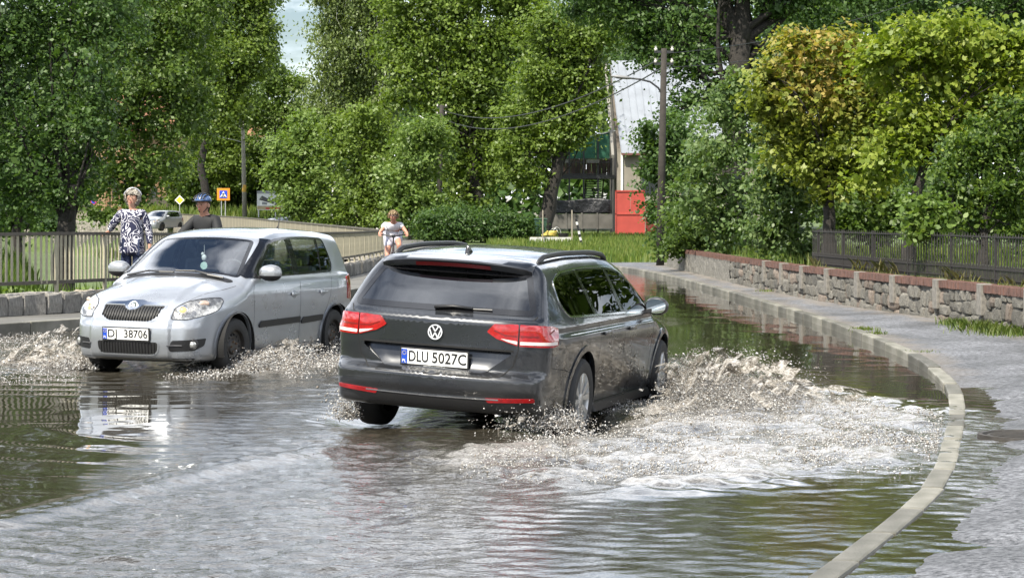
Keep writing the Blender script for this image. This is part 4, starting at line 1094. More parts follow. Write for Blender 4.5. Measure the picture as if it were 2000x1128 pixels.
for sd in (-1, 1):
    dv = (0, -sd, 0)
    for cx_ in (RW, FW): arch(EB, 'wheel_arch', M_grey, est, cx_, WR, WR + 0.035, sd, 0.045, 0.009)
    wheel(est, (RW, sd * 0.795, WR - 0.012), sd, WR - 0.012, 0.222, 0.215, 'alloy', spin=0.4)
    wheel(est, (FW, sd * 0.795, WR - 0.012), sd, WR - 0.012, 0.222, 0.215, 'alloy', steer=R(3), spin=0.9)
    # shut lines
    for pts, w_ in (([(1.50, 0.975), (1.52, 0.86), (1.53, 0.74), (1.50, 0.62)], 0.007), ([(2.335, 0.975), (2.345, 0.8), (2.34, 0.5), (2.33, 0.30)], 0.007), ([(3.36, 0.95), (3.40, 0.8), (3.36, 0.55), (3.34, 0.30)], 0.007), ([(1.45, 0.295), (2.3, 0.29), (3.36, 0.285)], 0.008), ([(0.30, 0.80), (0.34, 0.63), (0.62, 0.60), (0.735, 0.575)], 0.006)):
        patch(EB, line3(side_pts(pts, sd), w_, dv), dv, 0.0012, M_dark, 'shut_line', est, step=0.05, skirt=0)
    for hx in (1.60, 2.46):
        h = MB().box((hx + 0.10, sd * 0.925, 0.835), (0.20, 0.022, 0.030)); smooth_angle(h.build('door_handle', M_grey, est, bevel=0.008, seg=2))
        MB().box((hx + 0.10, sd * 0.903, 0.815), (0.15, 0.014, 0.035)).build('handle_recess', M_dark, est, bevel=0.006)
    sk = rounded(side_pts([(1.48, 0.215), (3.48, 0.205), (3.47, 0.265), (1.49, 0.280)], sd), 0.01); patch(EB, sk, dv, 0.008, M_black, 'sill_trim', est, step=0.08)
    # mirror
    m_ = empty('mirror', (3.20, sd * 0.875, 0.945), 0, est)
    bm = bmesh.new(); bmesh.ops.create_uvsphere(bm, u_segments=20, v_segments=12, radius=1)
    for v in bm.verts:
        c = v.co; c.x = c.x * 0.085 if c.x > 0 else c.x * 0.035; c.y *= 0.105; c.z = math.copysign(abs(c.z) ** 0.85, c.z) * 0.078
        v.co = c + Vector((0.03, sd * 0.092, 0.05))
    me = bpy.data.meshes.new('mirror_shell'); bm.to_mesh(me); bm.free(); me.polygons.foreach_set('use_smooth', [True] * len(me.polygons)); link('mirror_shell', me, M_grey, m_)
    bm = bmesh.new(); bmesh.ops.create_circle(bm, cap_ends=True, segments=24, radius=1)
    for v in bm.verts: v.co = Vector((-0.008 - 0.004, sd * 0.092 + v.co.x * 0.086, 0.05 + math.copysign(abs(v.co.y) ** 0.8, v.co.y) * 0.063))
    me = bpy.data.meshes.new('mirror_glass'); bm.to_mesh(me); bm.free(); link('mirror_glass', me, mat('mirror_glass', (0.75, 0.78, 0.8), 0.03, metal=1.0), m_)
    MB().bar((0.0, 0.0, 0.0), (0.03, sd * 0.09, 0.02), 0.06, 0.04).build('mirror_arm', M_black, m_, bevel=0.008)
    # roof rails
    rp = []
    for t in np.linspace(0, 1, 26):
        x = 0.70 + 2.05 * t; yy = sd * (0.605 - 0.03 * (1 - t)); h = EB.hit((x, yy, 2.0), (0, 0, -1)); z = (h[0].z if h[0] else 1.45) + 0.038 * min(1, math.sin(math.pi * min(max(t, 0.0), 1)) * 4.0) - 0.006
        rp.append((x, yy, z))
    MB().tube(rp, [0.012] + [0.021] * 24 + [0.012], 8).build('roof_rail', M_black, est, smooth=True)
# tailgate and lamps
RE = (1, 0, 0)
for sd in (-1, 1):
    inner = rounded([(0.05, sd * 0.395, 0.885), (0.05, sd * 0.445, 0.944), (0.05, sd * 0.625, 0.950), (0.05, sd * 0.625, 0.792), (0.05, sd * 0.47, 0.838)], 0.012)
    lt = patch(EB, inner, RE, 0.010, M_red, 'tail_light', est, step=0.04, skirt=0.02)
    st = [(0.05, sd * 0.50, 0.842), (0.05, sd * 0.621, 0.828), (0.05, sd * 0.621, 0.804), (0.05, sd * 0.55, 0.822)]
    patch(EB, rounded(st, 0.004), RE, 0.012, M_lampw, 'reversing_light', lt, step=0.05, skirt=0.004)
    patch(EB, line3([(0.05, sd * 0.45, 0.90), (0.05, sd * 0.53, 0.868), (0.05, sd * 0.618, 0.865)], 0.010, RE), RE, 0.012, M_redd, 'lens_rib', lt, step=0.05, skirt=0.002)
    dd = Vector((0.72, -sd * 0.69, 0))
    outer = rounded([(0.13, sd * 0.638, 0.950), (0.30, sd * 0.85, 0.944), (0.40, sd * 0.875, 0.925), (0.375, sd * 0.875, 0.80), (0.30, sd * 0.86, 0.788), (0.13, sd * 0.638, 0.790)], 0.010)
    lo = patch(EB, outer, dd, 0.010, M_red, 'tail_light', est, step=0.04, skirt=0.02)
    patch(EB, rounded([(0.13, sd * 0.645, 0.826), (0.36, sd * 0.872, 0.830), (0.36, sd * 0.872, 0.806), (0.13, sd * 0.645, 0.803)], 0.004), dd, 0.0122, M_lampw, 'light_strip', lo, step=0.05, skirt=0.004)
    patch(EB, line3([(0.13, sd * 0.645, 0.866), (0.24, sd * 0.79, 0.868), (0.33, sd * 0.86, 0.915)], 0.012, dd), dd, 0.0122, M_redd, 'lens_rib', lo, step=0.05, skirt=0.002)
    # reflectors in the bumper, tailgate gap
    rf = rounded([(0.05, sd * 0.42, 0.395), (0.05, sd * 0.77, 0.410), (0.05, sd * 0.77, 0.382), (0.05, sd * 0.44, 0.364)], 0.006); patch(EB, rf, RE, 0.008, M_red, 'reflector', est, step=0.05)
    patch(EB, line3([(0.1, sd * 0.735, 1.01), (0.1, sd * 0.70, 0.965), (0.1, sd * 0.634, 0.95), (0.1, sd * 0.631, 0.76), (0.1, sd * 0.60, 0.64), (0.1, sd * 0.52, 0.56), (0.1, sd * 0.40, 0.548)], 0.008, RE), RE, 0.0015, M_dark, 'shut_line', est, step=0.04, skirt=0)
patch(EB, line3([(0.1, 0.45, 0.549), (0.1, 0, 0.546), (0.1, -0.45, 0.549)], 0.014, RE), RE, 0.0015, M_dark, 'shut_line', est, step=0.05, skirt=0)
patch(EB, line3([(0.1, 0.60, 0.752), (0.1, 0, 0.754), (0.1, -0.60, 0.752)], 0.014, RE), RE, 0.002, M_dark, 'handle_strip', est, step=0.05, skirt=0)
vl = rounded([(0.1, 0.66, 0.375), (0.1, -0.66, 0.375), (0.1, -0.52, 0.285), (0.1, 0.52, 0.285)], 0.03); patch(EB, vl, RE, 0.006, M_black, 'bumper_valance', est, step=0.06)
patch(EB, line3([(0.1, 0.52, 0.391), (0.1, 0.0, 0.385), (0.1, -0.52, 0.391)], 0.010, RE), RE, 0.010, M_chrome, 'bumper_strip', est, step=0.06, skirt=0.006)
patch(EB, line3([(0.1, 0.80, 0.378), (0.1, 0.0, 0.358), (0.1, -0.80, 0.378)], 0.045, RE), RE, 0.003, M_black, 'bumper_insert', est, step=0.06, skirt=0.003)
sp = []; nsp = 33
for k in range(nsp):
    yy = -0.60 + 1.20 * k / (nsp - 1); xt = 0.375 + 0.065 * (yy / 0.6) ** 2 + 0.05 * (abs(yy) / 0.6) ** 8
    def rz_(x): return EB.hit((x, yy, 2.0), (0, 0, -1))[0].z
    za = rz_(0.74); zb = rz_(0.62); zc = zb - 0.022
    sp += [(0.74, yy, za + 0.001), (0.64, yy, zb + 0.006), (0.52, yy, zb - 0.004), (xt + 0.012, yy, zc - 0.012), (xt, yy, zc - 0.024), (xt + 0.006, yy, zc - 0.036), (xt + 0.03, yy, zc - 0.068), (0.56, yy, zc - 0.085)]
fs = [(k * 8 + q, k * 8 + q + 1, k * 8 + q + 9, k * 8 + q + 8) for k in range(nsp - 1) for q in range(7)] + [tuple(range(8)), tuple(range((nsp - 1) * 8 + 7, (nsp - 1) * 8 - 1, -1))]
spo = smooth_angle(MB().add(sp, fs).build('spoiler', M_grey, est), 28)
hl_v = []; hl_f = []
for k in range(13):
    b_ = round(nsp / 2 - 8 + k * 4 / 3); b_ = min(max(b_, 0), nsp - 1)
    A = Vector(sp[b_ * 8 + 5]); B = Vector(sp[b_ * 8 + 6]); n_ = Vector((-0.006, 0, -0.003)); hl_v += [A + n_, B.lerp(A, 0.12) + n_]
hl_f = [(2 * k, 2 * k + 1, 2 * k + 3, 2 * k + 2) for k in range(12)]
MB().add(hl_v, hl_f).build('high_brake_light', M_redd, spo)
plate(est, (0.080, 0.0, 0.655), R(90), R(-6), 'DLU', '5027C', 'www.zelam-paczkowski.pl')
# wiper
wp = empty('rear_wiper', (0.0, 0, 0), 0, est)
wpts = []
for yy, zz in ((0.045, 1.035), (-0.10, 1.047), (-0.25, 1.040), (-0.40, 1.038)):
    h = EB.hit((-1, yy, zz), (1, 0, 0)); wpts.append(h[0] + Vector((-0.022, 0, 0.004)))
MB().tube(wpts[:3], [0.026, 0.022, 0.016], 8, flat=0.6).build('wiper_arm', M_black, wp, smooth=True); MB().tube([wpts[1] + Vector((0.008, 0, -0.008)), wpts[2] + Vector((0.006, 0, -0.006)), wpts[3] + Vector((0.006, 0, 0))], 0.006, 6).build('wiper_blade', M_black, wp)
# badge: ring with the two stacked letters
bx_ = EB.hit((-1, 0, 0.855), (1, 0, 0))[0]
bd = empty('badge', (bx_.x - 0.012, 0, 0.855), 0, est)
def ringmesh(r0, r1, t, n=40): return MB().lathe([(r0, 0), (r0, t), (r1, t), (r1, 0), (r0, 0)], (0, 0, 0), 'X', n)
MB().lathe([(0, 0.004), (0.056, 0.004), (0.058, 0.02)], (0, 0, 0), 'X', 36).build('badge_disc', M_black, bd)
ringmesh(0.048, 0.057, -0.006).build('badge_ring', mat('badge_silver', (0.75, 0.76, 0.78), 0.25, metal=0.4), bd)
lm = MB()
def stroke(a, b, w=0.009): lm.bar((-0.002, a[0], a[1]), (-0.002, b[0], b[1]), 0.006, w, up=(0, a[1] - b[1], b[0] - a[0]))
stroke((0.024, 0.042), (0.0, 0.004)); stroke((-0.024, 0.042), (0.0, 0.004))
for s_ in (-1, 1): stroke((s_ * 0.044, 0.020), (s_ * 0.021, -0.042)); stroke((s_ * 0.021, -0.042), (0.0, -0.004))
lm.build('badge_letters', mat('badge_silver', (0.75, 0.76, 0.78), 0.25, metal=0.4), bd)
# aerial fin
z_ = EB.hit((0.78, 0, 2), (0, 0, -1))[0].z
smooth_angle(MB().prism([(-0.07, 0), (-0.045, 0.055), (-0.03, 0.06), (0.08, 0.006), (0.09, 0)], (0.78, 0.012, z_ - 0.006), (1, 0, 0), (0, 0, 1), (0, -0.024, 0)).build('roof_aerial', M_gloss, est, bevel=0.006))
# cabin
MB().box((2.2, 0, 0.42), (3.4, 1.45, 0.10)).build('cabin_floor', M_cabin, est)
MB().box((3.35, 0, 0.86), (0.45, 1.4, 0.22)).build('dashboard', M_cabin, est, bevel=0.05)
MB().box((0.95, 0, 0.80), (1.05, 1.3, 0.30)).build('load_cover', M_cabin, est, bevel=0.03)
for yy in (-0.37, 0.37): seat(est, 2.55, yy, M_cabin); seat(est, 1.72, yy, M_cabin, top=1.20)

# ================================================================== silver hatchback
M_silver = bpy.data.materials.new('silver_metallic'); M_silver.use_nodes = True
_paint(M_silver, (0.40, 0.425, 0.465), 0.60, 0.32, ((0.17, 0.165, 0.145), 0.85, 0.9))
HPSI = math.atan2(-0.9379, -0.3469)
hv = Vector((math.cos(HPSI), math.sin(HPSI), 0))
hat = empty('hatchback_car', Vector((-3.90, 22.8, -0.04)) - hv * 3.99, HPSI); hat.rotation_euler = (R(-1.0), 0, HPSI); tag(hat, 'silver hatchback with lit headlights driving through the flood water', 'car')
Tx2 = pchip([(-0.5, 1.42), (0.1, 1.43), (0.35, 1.455), (0.8, 1.492), (1.3, 1.505), (1.75, 1.496), (2.05, 1.465), (2.22, 1.425), (2.40, 1.335), (2.70, 1.165), (2.93, 1.045), (3.02, 1.012), (3.15, 0.985), (3.45, 0.915), (3.70, 0.815), (3.84, 0.735), (3.92, 0.68), (4.1, 0.5)])
Fz2 = pchip([(0.05, 3.80), (0.14, 3.88), (0.20, 3.955), (0.28, 3.975), (0.40, 3.990), (0.50, 3.985), (0.56, 3.962), (0.66, 3.935), (0.74, 3.90), (0.80, 3.84), (0.95, 3.6), (1.6, 2.9)])
Rz2 = pchip([(0.05, 0.15), (0.2, 0.08), (0.35, 0.02), (0.5, 0.0), (0.62, 0.01), (0.66, 0.05), (0.9, 0.07), (1.0, 0.10), (1.2, 0.21), (1.38, 0.29), (1.45, 0.30), (1.6, 0.4)])
Wz2 = pchip([(0.05, 0.72), (0.16, 0.755), (0.24, 0.785), (0.4, 0.797), (0.55, 0.808), (0.68, 0.817), (0.80, 0.818), (0.90, 0.808), (0.975, 0.790), (1.0, 0.770), (1.2, 0.705), (1.36, 0.645), (1.43, 0.610), (1.6, 0.52)])
dWx2 = pchip([(-0.3, -0.2), (0.0, -0.11), (0.3, -0.045), (0.73, 0.0), (1.3, 0.0), (2.4, 0.0), (3.18, 0.0), (3.5, -0.035), (3.75, -0.105), (3.9, -0.17), (4.1, -0.30)])
def f_hat(x, y, z):
    ay = np.abs(y)
    a = ay - Wz2(z) - dWx2(x) * np.where(z > 0.95, 1 - 0.6 * np.clip((z - 0.95) / 0.4, 0, 1), 1.0)
    b = Rz2(z) + 0.05 * (ay / 0.75) ** 2 + 0.10 * (ay / 0.78) ** 6 - x
    # nose: centre section with grille and plate steps forward of the flanks
    step_ = 0.020 * sstep(0.475, 0.435, ay) * sstep(0.16, 0.24, z) * sstep(0.80, 0.70, z)
    c = x - (Fz2(z) - 0.115 * (ay / 0.75) ** 2.2 - 0.17 * (ay / 0.79) ** 5 + step_)
    hood = 0.016 * sstep(0.36, 0.46, ay) * sstep(3.0, 3.2, x) * -1.0
    d = z - (Tx2(x) - np.where(x > 2.95, 0.055, 0.040) * (ay / 0.65) ** 2 - 0.035 * (ay / 0.7) ** 6 + hood)
    e = 0.165 - z
    # flared shoulders over the wheels
    return smax(smax(smax(smax(a, d, 0.075), b, 0.06), c, 0.055), e, 0.04)
HB = Body(f_hat, 0.75, 3.30, 0.62)
HR, HF, HW = 0.73, 3.155, 0.305
hw_f = [(1.72, 1.015), (1.685, 1.385), (1.95, 1.372), (2.165, 1.335), (2.66, 1.005)]
hw_r = [(0.80, 1.035), (0.735, 1.10), (0.80, 1.365), (1.2, 1.388), (1.605, 1.388), (1.645, 1.016)]
for sd in (-1, 1):
    dv = (0, -sd, 0)
    for w_, rr in ((hw_f, 0.025), (hw_r, 0.04)):
        poly = rounded(side_pts(w_, sd), rr); HB.cut(poly, dv); patch(HB, inset3(poly, -0.012, dv), dv, 0.001, M_clear if w_ is hw_f else M_clear, 'side_window', hat, step=0.06, skirt=0)
    for cx_ in (HR, HF): HB.cut(circle_poly(cx_, HW, HW + 0.035, sd * 0.8), dv)
hws = rounded([(2.9, 0.665, 1.035), (2.9, -0.665, 1.035), (2.3, -0.530, 1.402), (2.3, 0.530, 1.402)], 0.05); dw2 = (-0.5, 0, -0.86)
HB.cut(hws, dw2); patch(HB, inset3(hws, -0.012, dw2), dw2, 0.001, glass_mat('windscreen_glass', (0.72, 0.80, 0.84), 1.55, boost=3.2), 'windscreen', hat, step=0.07, skirt=0)
hrw = rounded([(0.1, 0.58, 1.05), (0.1, -0.58, 1.05), (0.2, -0.50, 1.36), (0.2, 0.50, 1.36)], 0.05); HB.cut(hrw, RE); patch(HB, inset3(hrw, -0.01, RE), RE, 0.001, M_clear, 'rear_window', hat, step=0.08, skirt=0)
HB.build('body', M_silver, hat)
patch(HB, inset3(hws, -0.018, dw2), dw2, 0.0025, M_gloss, 'windscreen_surround', hat, step=0.06, hole=inset3(hws, 0.022, dw2), skirt=0.004)
for sd in (-1, 1):
    dv = (0, -sd, 0)
    for cx_ in (HR, HF): arch(HB, 'wheel_arch', M_silver, hat, cx_, HW, HW + 0.035, sd, 0.035, 0.008)
    wheel(hat, (HR, sd * 0.715, HW - 0.01), sd, HW - 0.01, 0.185, 0.18, 'steel'); wheel(hat, (HF, sd * 0.72, HW - 0.01), sd, HW - 0.01, 0.185, 0.18, 'steel', steer=R(-4))
    # dark screen pillar wrapping round to the side, black frames and centre pillar
    ap = rounded(side_pts([(2.69, 1.0), (2.19, 1.345), (2.12, 1.395), (2.28, 1.41), (2.90, 1.035), (2.88, 1.0)], sd), 0.01); patch(HB, ap, (-0.25, -sd, -0.05), 0.009, M_gloss, 'screen_pillar', hat, step=0.022)
    outl = rounded(side_pts([(0.775, 1.012), (0.705, 1.09), (0.775, 1.392), (1.2, 1.412), (1.70, 1.410), (1.97, 1.395), (2.18, 1.355), (2.72, 0.985)], sd), [0.04, 0.04, 0.06, 0.1, 0.1, 0.1, 0.1, 0.01])
    patch(HB, outl, dv, 0.002, M_gloss, 'window_surround', hat, step=0.05, hole=inset3(outl, 0.024, dv), skirt=0.003)
    pil = rounded(side_pts([(1.625, 1.0), (1.585, 1.395), (1.70, 1.395), (1.74, 1.0)], sd), 0.004); patch(HB, pil, dv, 0.003, M_gloss, 'door_pillar', hat, step=0.06)
    pil = rounded(side_pts([(1.02, 1.03), (0.93, 1.38), (0.955, 1.38), (1.045, 1.03)], sd), 0.004); patch(HB, pil, dv, 0.004, M_gloss, 'window_bar', hat, step=0.06)
    for pts, w_ in (([(1.655, 0.99), (1.67, 0.8), (1.66, 0.5), (1.65, 0.26)], 0.006), ([(2.74, 0.98), (2.80, 0.85), (2.77, 0.6), (2.76, 0.26)], 0.006), ([(0.80, 1.01), (0.86, 0.9), (0.90, 0.75), (1.0, 0.6), (1.12, 0.42), (1.13, 0.27)], 0.006), ([(1.15, 0.255), (2.0, 0.25), (2.74, 0.245)], 0.007)):
        patch(HB, line3(side_pts(pts, sd), w_, dv), dv, 0.0012, mat('seam_grey', (0.06, 0.06, 0.062), 0.8), 'shut_line', hat, step=0.05, skirt=0)
    for xa, xb in ((1.09, 1.635), (1.665, 2.66)):
        rs = rounded(side_pts([(xa, 0.485), (xb - 0.02, 0.468), (xb, 0.495), (xb - 0.05, 0.538), (xa, 0.55)], sd), 0.012); patch(HB, rs, dv, 0.014, M_black, 'side_rubbing_strip', hat, step=0.06, skirt=0.02)
    for hx in (1.02, 1.75):
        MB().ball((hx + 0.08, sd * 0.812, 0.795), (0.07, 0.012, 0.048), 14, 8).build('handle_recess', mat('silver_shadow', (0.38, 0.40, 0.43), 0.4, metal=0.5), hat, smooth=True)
        smooth_angle(MB().box((hx + 0.08, sd * 0.838, 0.80), (0.17, 0.022, 0.030)).build('door_handle', M_silver, hat, bevel=0.009))
    # mirror
    m_ = empty('mirror', (2.60, sd * 0.785, 1.0), 0, hat)
    for nm, z0, z1, mm in (('mirror_shell', 0.0, 1.0, M_silver), ('mirror_base', -1.0, 0.0, M_black)):
        bm = bmesh.new(); bmesh.ops.create_uvsphere(bm, u_segments=22, v_segments=14, radius=1)
        bmesh.ops.delete(bm, geom=[v for v in bm.verts if not (z0 - 0.05 <= v.co.z + 0.25 <= z1 + 1)] if z0 == 0 else [v for v in bm.verts if v.co.z > -0.15], context='VERTS')
        for v in bm.verts:
            c = v.co; c.x = c.x * 0.095 if c.x > 0 else c.x * 0.04; c.y *= 0.132; c.z = math.copysign(abs(c.z) ** 0.8, c.z) * 0.088 * (1 if z0 == 0 else 0.98)
            v.co = c + Vector((0.0, sd * 0.125, 0.045))
        me = bpy.data.meshes.new(nm); bm.to_mesh(me); bm.free(); me.polygons.foreach_set('use_smooth', [True] * len(me.polygons)); link(nm, me, mm, m_)
    MB().bar((0, -sd * 0.02, -0.005), (0, sd * 0.07, 0.01), 0.05, 0.03).build('mirror_arm', M_black, m_, bevel=0.008)
# face
FR = (-1, 0, 0)
def front(pts): return [(3.9, y, z) for y, z in pts]
gr = rounded(front([(0.345, 0.722), (0.10, 0.722), (0.06, 0.685), (0.0, 0.672), (-0.06, 0.685), (-0.10, 0.722), (-0.345, 0.722), (-0.315, 0.625), (-0.235, 0.573), (0.235, 0.573), (0.315, 0.625)]), [0.01, 0.02, 0.03, 0.03, 0.03, 0.02, 0.01, 0.03, 0.05, 0.05, 0.03])
M_grback = mat('grille_black', (0.006, 0.006, 0.006), 0.6)
g = patch(HB, gr, FR, 0.004, M_grback, 'grille', hat, step=0.04, skirt=0.01)
for k in range(-10, 11):
    y_ = k * 0.0315; a_ = abs(y_)
    zt_ = 0.715 if a_ > 0.105 else 0.675 + max(0, a_ - 0.02) * 0.35
    zb_ = 0.580 if a_ < 0.235 else 0.580 + (a_ - 0.235) * 0.55
    pts = []
    for z in np.linspace(zb_, zt_, 4):
        h = HB.hit((6, y_, z), FR); pts.append(h[0] + Vector((0.010, 0, 0)))
    MB().tube(pts, 0.0085, 6).build('grille_bar', M_black, g, smooth=True)
chr_ = rounded(front([(0.37, 0.728), (0.30, 0.748), (0.12, 0.757), (0.07, 0.772), (-0.07, 0.772), (-0.12, 0.757), (-0.30, 0.748), (-0.37, 0.728), (-0.11, 0.727), (-0.065, 0.690), (0.0, 0.676), (0.065, 0.690), (0.11, 0.727)]), 0.012); patch(HB, chr_, FR, 0.010, M_chrome, 'grille_bow', hat, step=0.04, skirt=0.012)
patch(HB, inset3(gr, -0.022, FR), FR, 0.003, M_silver, 'grille_frame', hat, step=0.04, hole=inset3(gr, -0.002, FR), skirt=0.01)
bp_ = HB.hit((6, 0, 0.722), FR); be = empty('badge', bp_[0] + Vector((0.014, 0, 0)), 0, hat); be.rotation_euler = (0, R(-28), 0)
MB().lathe([(0, 0.006), (0.038, 0.006), (0.046, 0.010), (0.053, 0.006), (0.054, -0.012)], (0, 0, 0), 'X', 36).build('badge_ring', M_chrome, be, smooth=True)
MB().lathe([(0, 0.0085), (0.037, 0.0085)], (0, 0, 0), 'X', 36).build('badge_disc', mat('badge_dark', (0.03, 0.045, 0.035), 0.3), be)
# winged arrow with three feathers
wa = MB(); wa.prism([(-0.028, -0.012), (0.004, -0.012), (0.004, -0.021), (0.026, -0.006), (0.004, 0.008), (0.004, 0.0), (-0.028, 0.0)], (0.0095, 0, 0), (0, 1, 0), (0, 0, 1), (0.002, 0, 0))
for q in range(3): wa.prism([(-0.018 + q * 0.010, 0.002), (-0.011 + q * 0.010, 0.002), (-0.004 + q * 0.012, 0.027 - q * 0.005), (-0.014 + q * 0.011, 0.024 - q * 0.004)], (0.0095, 0, 0), (0, 1, 0), (0, 0, 1), (0.002, 0, 0))
wa.build('winged_arrow', M_chrome, be)
lg = rounded(front([(0.345, 0.365), (-0.345, 0.365), (-0.335, 0.275), (-0.29, 0.243), (0.29, 0.243), (0.335, 0.275)]), [0.03, 0.03, 0.03, 0.03, 0.03, 0.03])
g2 = patch(HB, lg, FR, 0.003, M_grback, 'lower_grille', hat, step=0.04, skirt=0.01)
for k in range(-9, 10):
    y_ = k * 0.034; pts = [HB.hit((6, y_, z), FR)[0] + Vector((0.007, 0, 0)) for z in (0.252, 0.30, 0.357)]; MB().tube(pts, 0.007, 5).build('grille_bar', M_black, g2)
patch(HB, inset3(lg, -0.016, FR), FR, 0.005, M_silver, 'lower_grille_frame', hat, step=0.04, hole=inset3(lg, -0.001, FR), skirt=0.01)
for sd in (-1, 1):
    fd = Vector((-0.86, -sd * 0.51, 0))
    fo = rounded([(3.85, sd * 0.425, 0.385), (3.85, sd * 0.60, 0.392), (3.72, sd * 0.755, 0.405), (3.72, sd * 0.735, 0.33), (3.80, sd * 0.66, 0.285), (3.9, sd * 0.45, 0.272), (3.9, sd * 0.415, 0.30)], [0.02, 0.02, 0.008, 0.03, 0.03, 0.02, 0.02])
    fp = patch(HB, fo, fd, 0.003, M_black, 'fog_light_panel', hat, step=0.04, skirt=0.01)
    h = HB.hit(Vector((3.80, sd * 0.645, 0.345)) - fd * 2, fd)
    if h[0]:
        q = h[0]; an = math.atan2(-fd.y, -fd.x)
        o = MB().lathe([(0.0, 0.018), (0.030, 0.016), (0.036, 0.008), (0.038, 0.0)], (0, 0, 0), 'X', 24).build('fog_light', mat('lamp_glass', (0.5, 0.5, 0.48), 0.12, metal=0.6, var=0.4, vscale=60), fp, smooth=True); o.location = q; o.rotation_euler = (0, 0, an)
        o = MB().lathe([(0.038, 0.006), (0.040, 0.016), (0.053, 0.010), (0.060, -0.004)], (0, 0, 0), 'X', 24).build('fog_light_bezel', M_black, fp, smooth=True); o.location = q; o.rotation_euler = (0, 0, an)
    pts = [HB.hit(Vector((3.9, sd * yy, 0.335)) - Vector(FR) * 2, FR)[0] + Vector((0.008, 0, 0)) for yy in (0.435, 0.50, 0.57)]; MB().tube(pts, 0.006, 5).build('fog_panel_bar', mat('bar_grey', (0.08, 0.08, 0.085), 0.3), fp)
    # headlight
    hd = Vector((-0.80, -sd * 0.56, -0.22)).normalized()
    ho = rounded([(3.86, sd * 0.420, 0.588), (3.84, sd * 0.455, 0.70), (3.76, sd * 0.535, 0.772), (3.62, sd * 0.665, 0.815), (3.44, sd * 0.775, 0.818), (3.42, sd * 0.79, 0.785), (3.50, sd * 0.78, 0.690), (3.64, sd * 0.71, 0.632), (3.78, sd * 0.56, 0.580)], [0.02, 0.04, 0.06, 0.08, 0.02, 0.03, 0.08, 0.08, 0.05])
    M_hl = mat('headlight_reflector', (0.48, 0.46, 0.42), 0.16, metal=0.85, var=0.5, vscale=18, bump=0.6, bscale=14, coat=1.0, bdist=0.02)
    hl_ = patch(HB, ho, hd, 0.003, M_hl, 'headlight', hat, step=0.035, skirt=0.015)
    patch(HB, inset3(ho, -0.007, hd), hd, 0.004, M_black, 'headlight_seal', hl_, step=0.04, hole=inset3(ho, 0.001, hd), skirt=0.004)
    h = HB.hit(Vector((3.80, sd * 0.525, 0.680)) - hd * 2, hd); q = h[0]
    an = math.atan2(-hd.y, -hd.x)
    o = MB().lathe([(0.0, 0.020), (0.022, 0.017), (0.034, 0.006), (0.036, 0.0)], (0, 0, 0), 'X', 24).build('lamp_bulb', mat('lit_lamp', (0.25, 0.18, 0.10), 0.3, emit=(1.0, 0.60, 0.20), estr=0.62), hl_, smooth=True); o.location = q; o.rotation_euler = (0, R(-15), an)
    o = MB().lathe([(0.037, 0.004), (0.042, 0.012), (0.050, 0.008), (0.056, 0.0)], (0, 0, 0), 'X', 24).build('lamp_bezel', M_chrome, hl_, smooth=True); o.location = q; o.rotation_euler = (0, R(-15), an)
    h = HB.hit(Vector((3.60, sd * 0.66, 0.745)) - hd * 2, hd); o = MB().ball((0, 0, 0), (0.012, 0.055, 0.034), 14, 8).build('indicator', mat('indicator_amber', (0.62, 0.45, 0.36), 0.2, metal=0.5), hl_, smooth=True); o.location = h[0] + Vector((0.004, 0, 0)); o.rotation_euler = (0, 0, an)
    # bonnet cut
    bl = []
    for t in np.linspace(0, 1, 9):
        x = 3.84 - 0.84 * t; bl.append((x, sd * (0.44 + 0.27 * t ** 0.8), 1.0))
    patch(HB, line3(bl, 0.006, (0, 0, -1)), (0, 0, -1), 0.0012, mat('seam_grey'), 'shut_line', hat, step=0.06, skirt=0)
    # wing badge shape
    rl = rounded([(0.1, sd * 0.60, 0.97), (0.1, sd * 0.70, 0.99), (0.35, sd * 0.79, 0.95), (0.35, sd * 0.80, 0.70), (0.1, sd * 0.68, 0.68)], 0.02); patch(HB, rl, Vector((0.7, -sd * 0.7, 0)), 0.008, M_red, 'tail_light', hat, step=0.05)
lip = rounded(front([(0.66, 0.205), (-0.66, 0.205), (-0.60, 0.165), (0.60, 0.165)]), 0.01); patch(HB, lip, FR, 0.006, M_black, 'front_lip', hat, step=0.06)
px_ = HB.hit((6, 0, 0.44), FR)[0]; plate(hat, (px_.x + 0.006, 0, 0.437), R(-90), R(-4), 'DJ', '38706')
# wipers, scuttle, roof aerial
sc_ = rounded([(2.95, 0.66, 1.03), (2.95, -0.66, 1.03), (3.02, -0.62, 1.0), (3.06, 0.0, 1.0), (3.02, 0.62, 1.0)], 0.03); patch(HB, sc_, (0, 0, -1), 0.004, M_black, 'scuttle', hat, step=0.06)
for pts in (((0.56, 2.985), (0.2, 2.94), (-0.02, 2.955)), ((-0.02, 2.995), (-0.35, 2.945), (-0.60, 2.96))):
    q = [HB.hit((x, y, 3), (0, 0, -1))[0] + Vector((0.01, 0, 0.022)) for y, x in pts]; w_ = empty('wiper', (0, 0, 0), 0, hat); MB().tube(q, 0.010, 6).build('wiper_blade', M_black, w_); MB().tube([q[0], (q[0] + q[1]) / 2 + Vector((0.04, 0, -0.004)), q[1]], 0.009, 6).build('wiper_arm', M_black, w_)
z_ = HB.hit((0.62, 0, 3), (0, 0, -1))[0].z
a_ = empty('roof_aerial', (0.62, 0, z_), 0, hat); MB().tube([(0.0, 0, 0), (-0.03, 0, 0.04), (-0.09, 0, 0.17)], [0.016, 0.006, 0.003], 8).build('aerial_rod', M_black, a_)
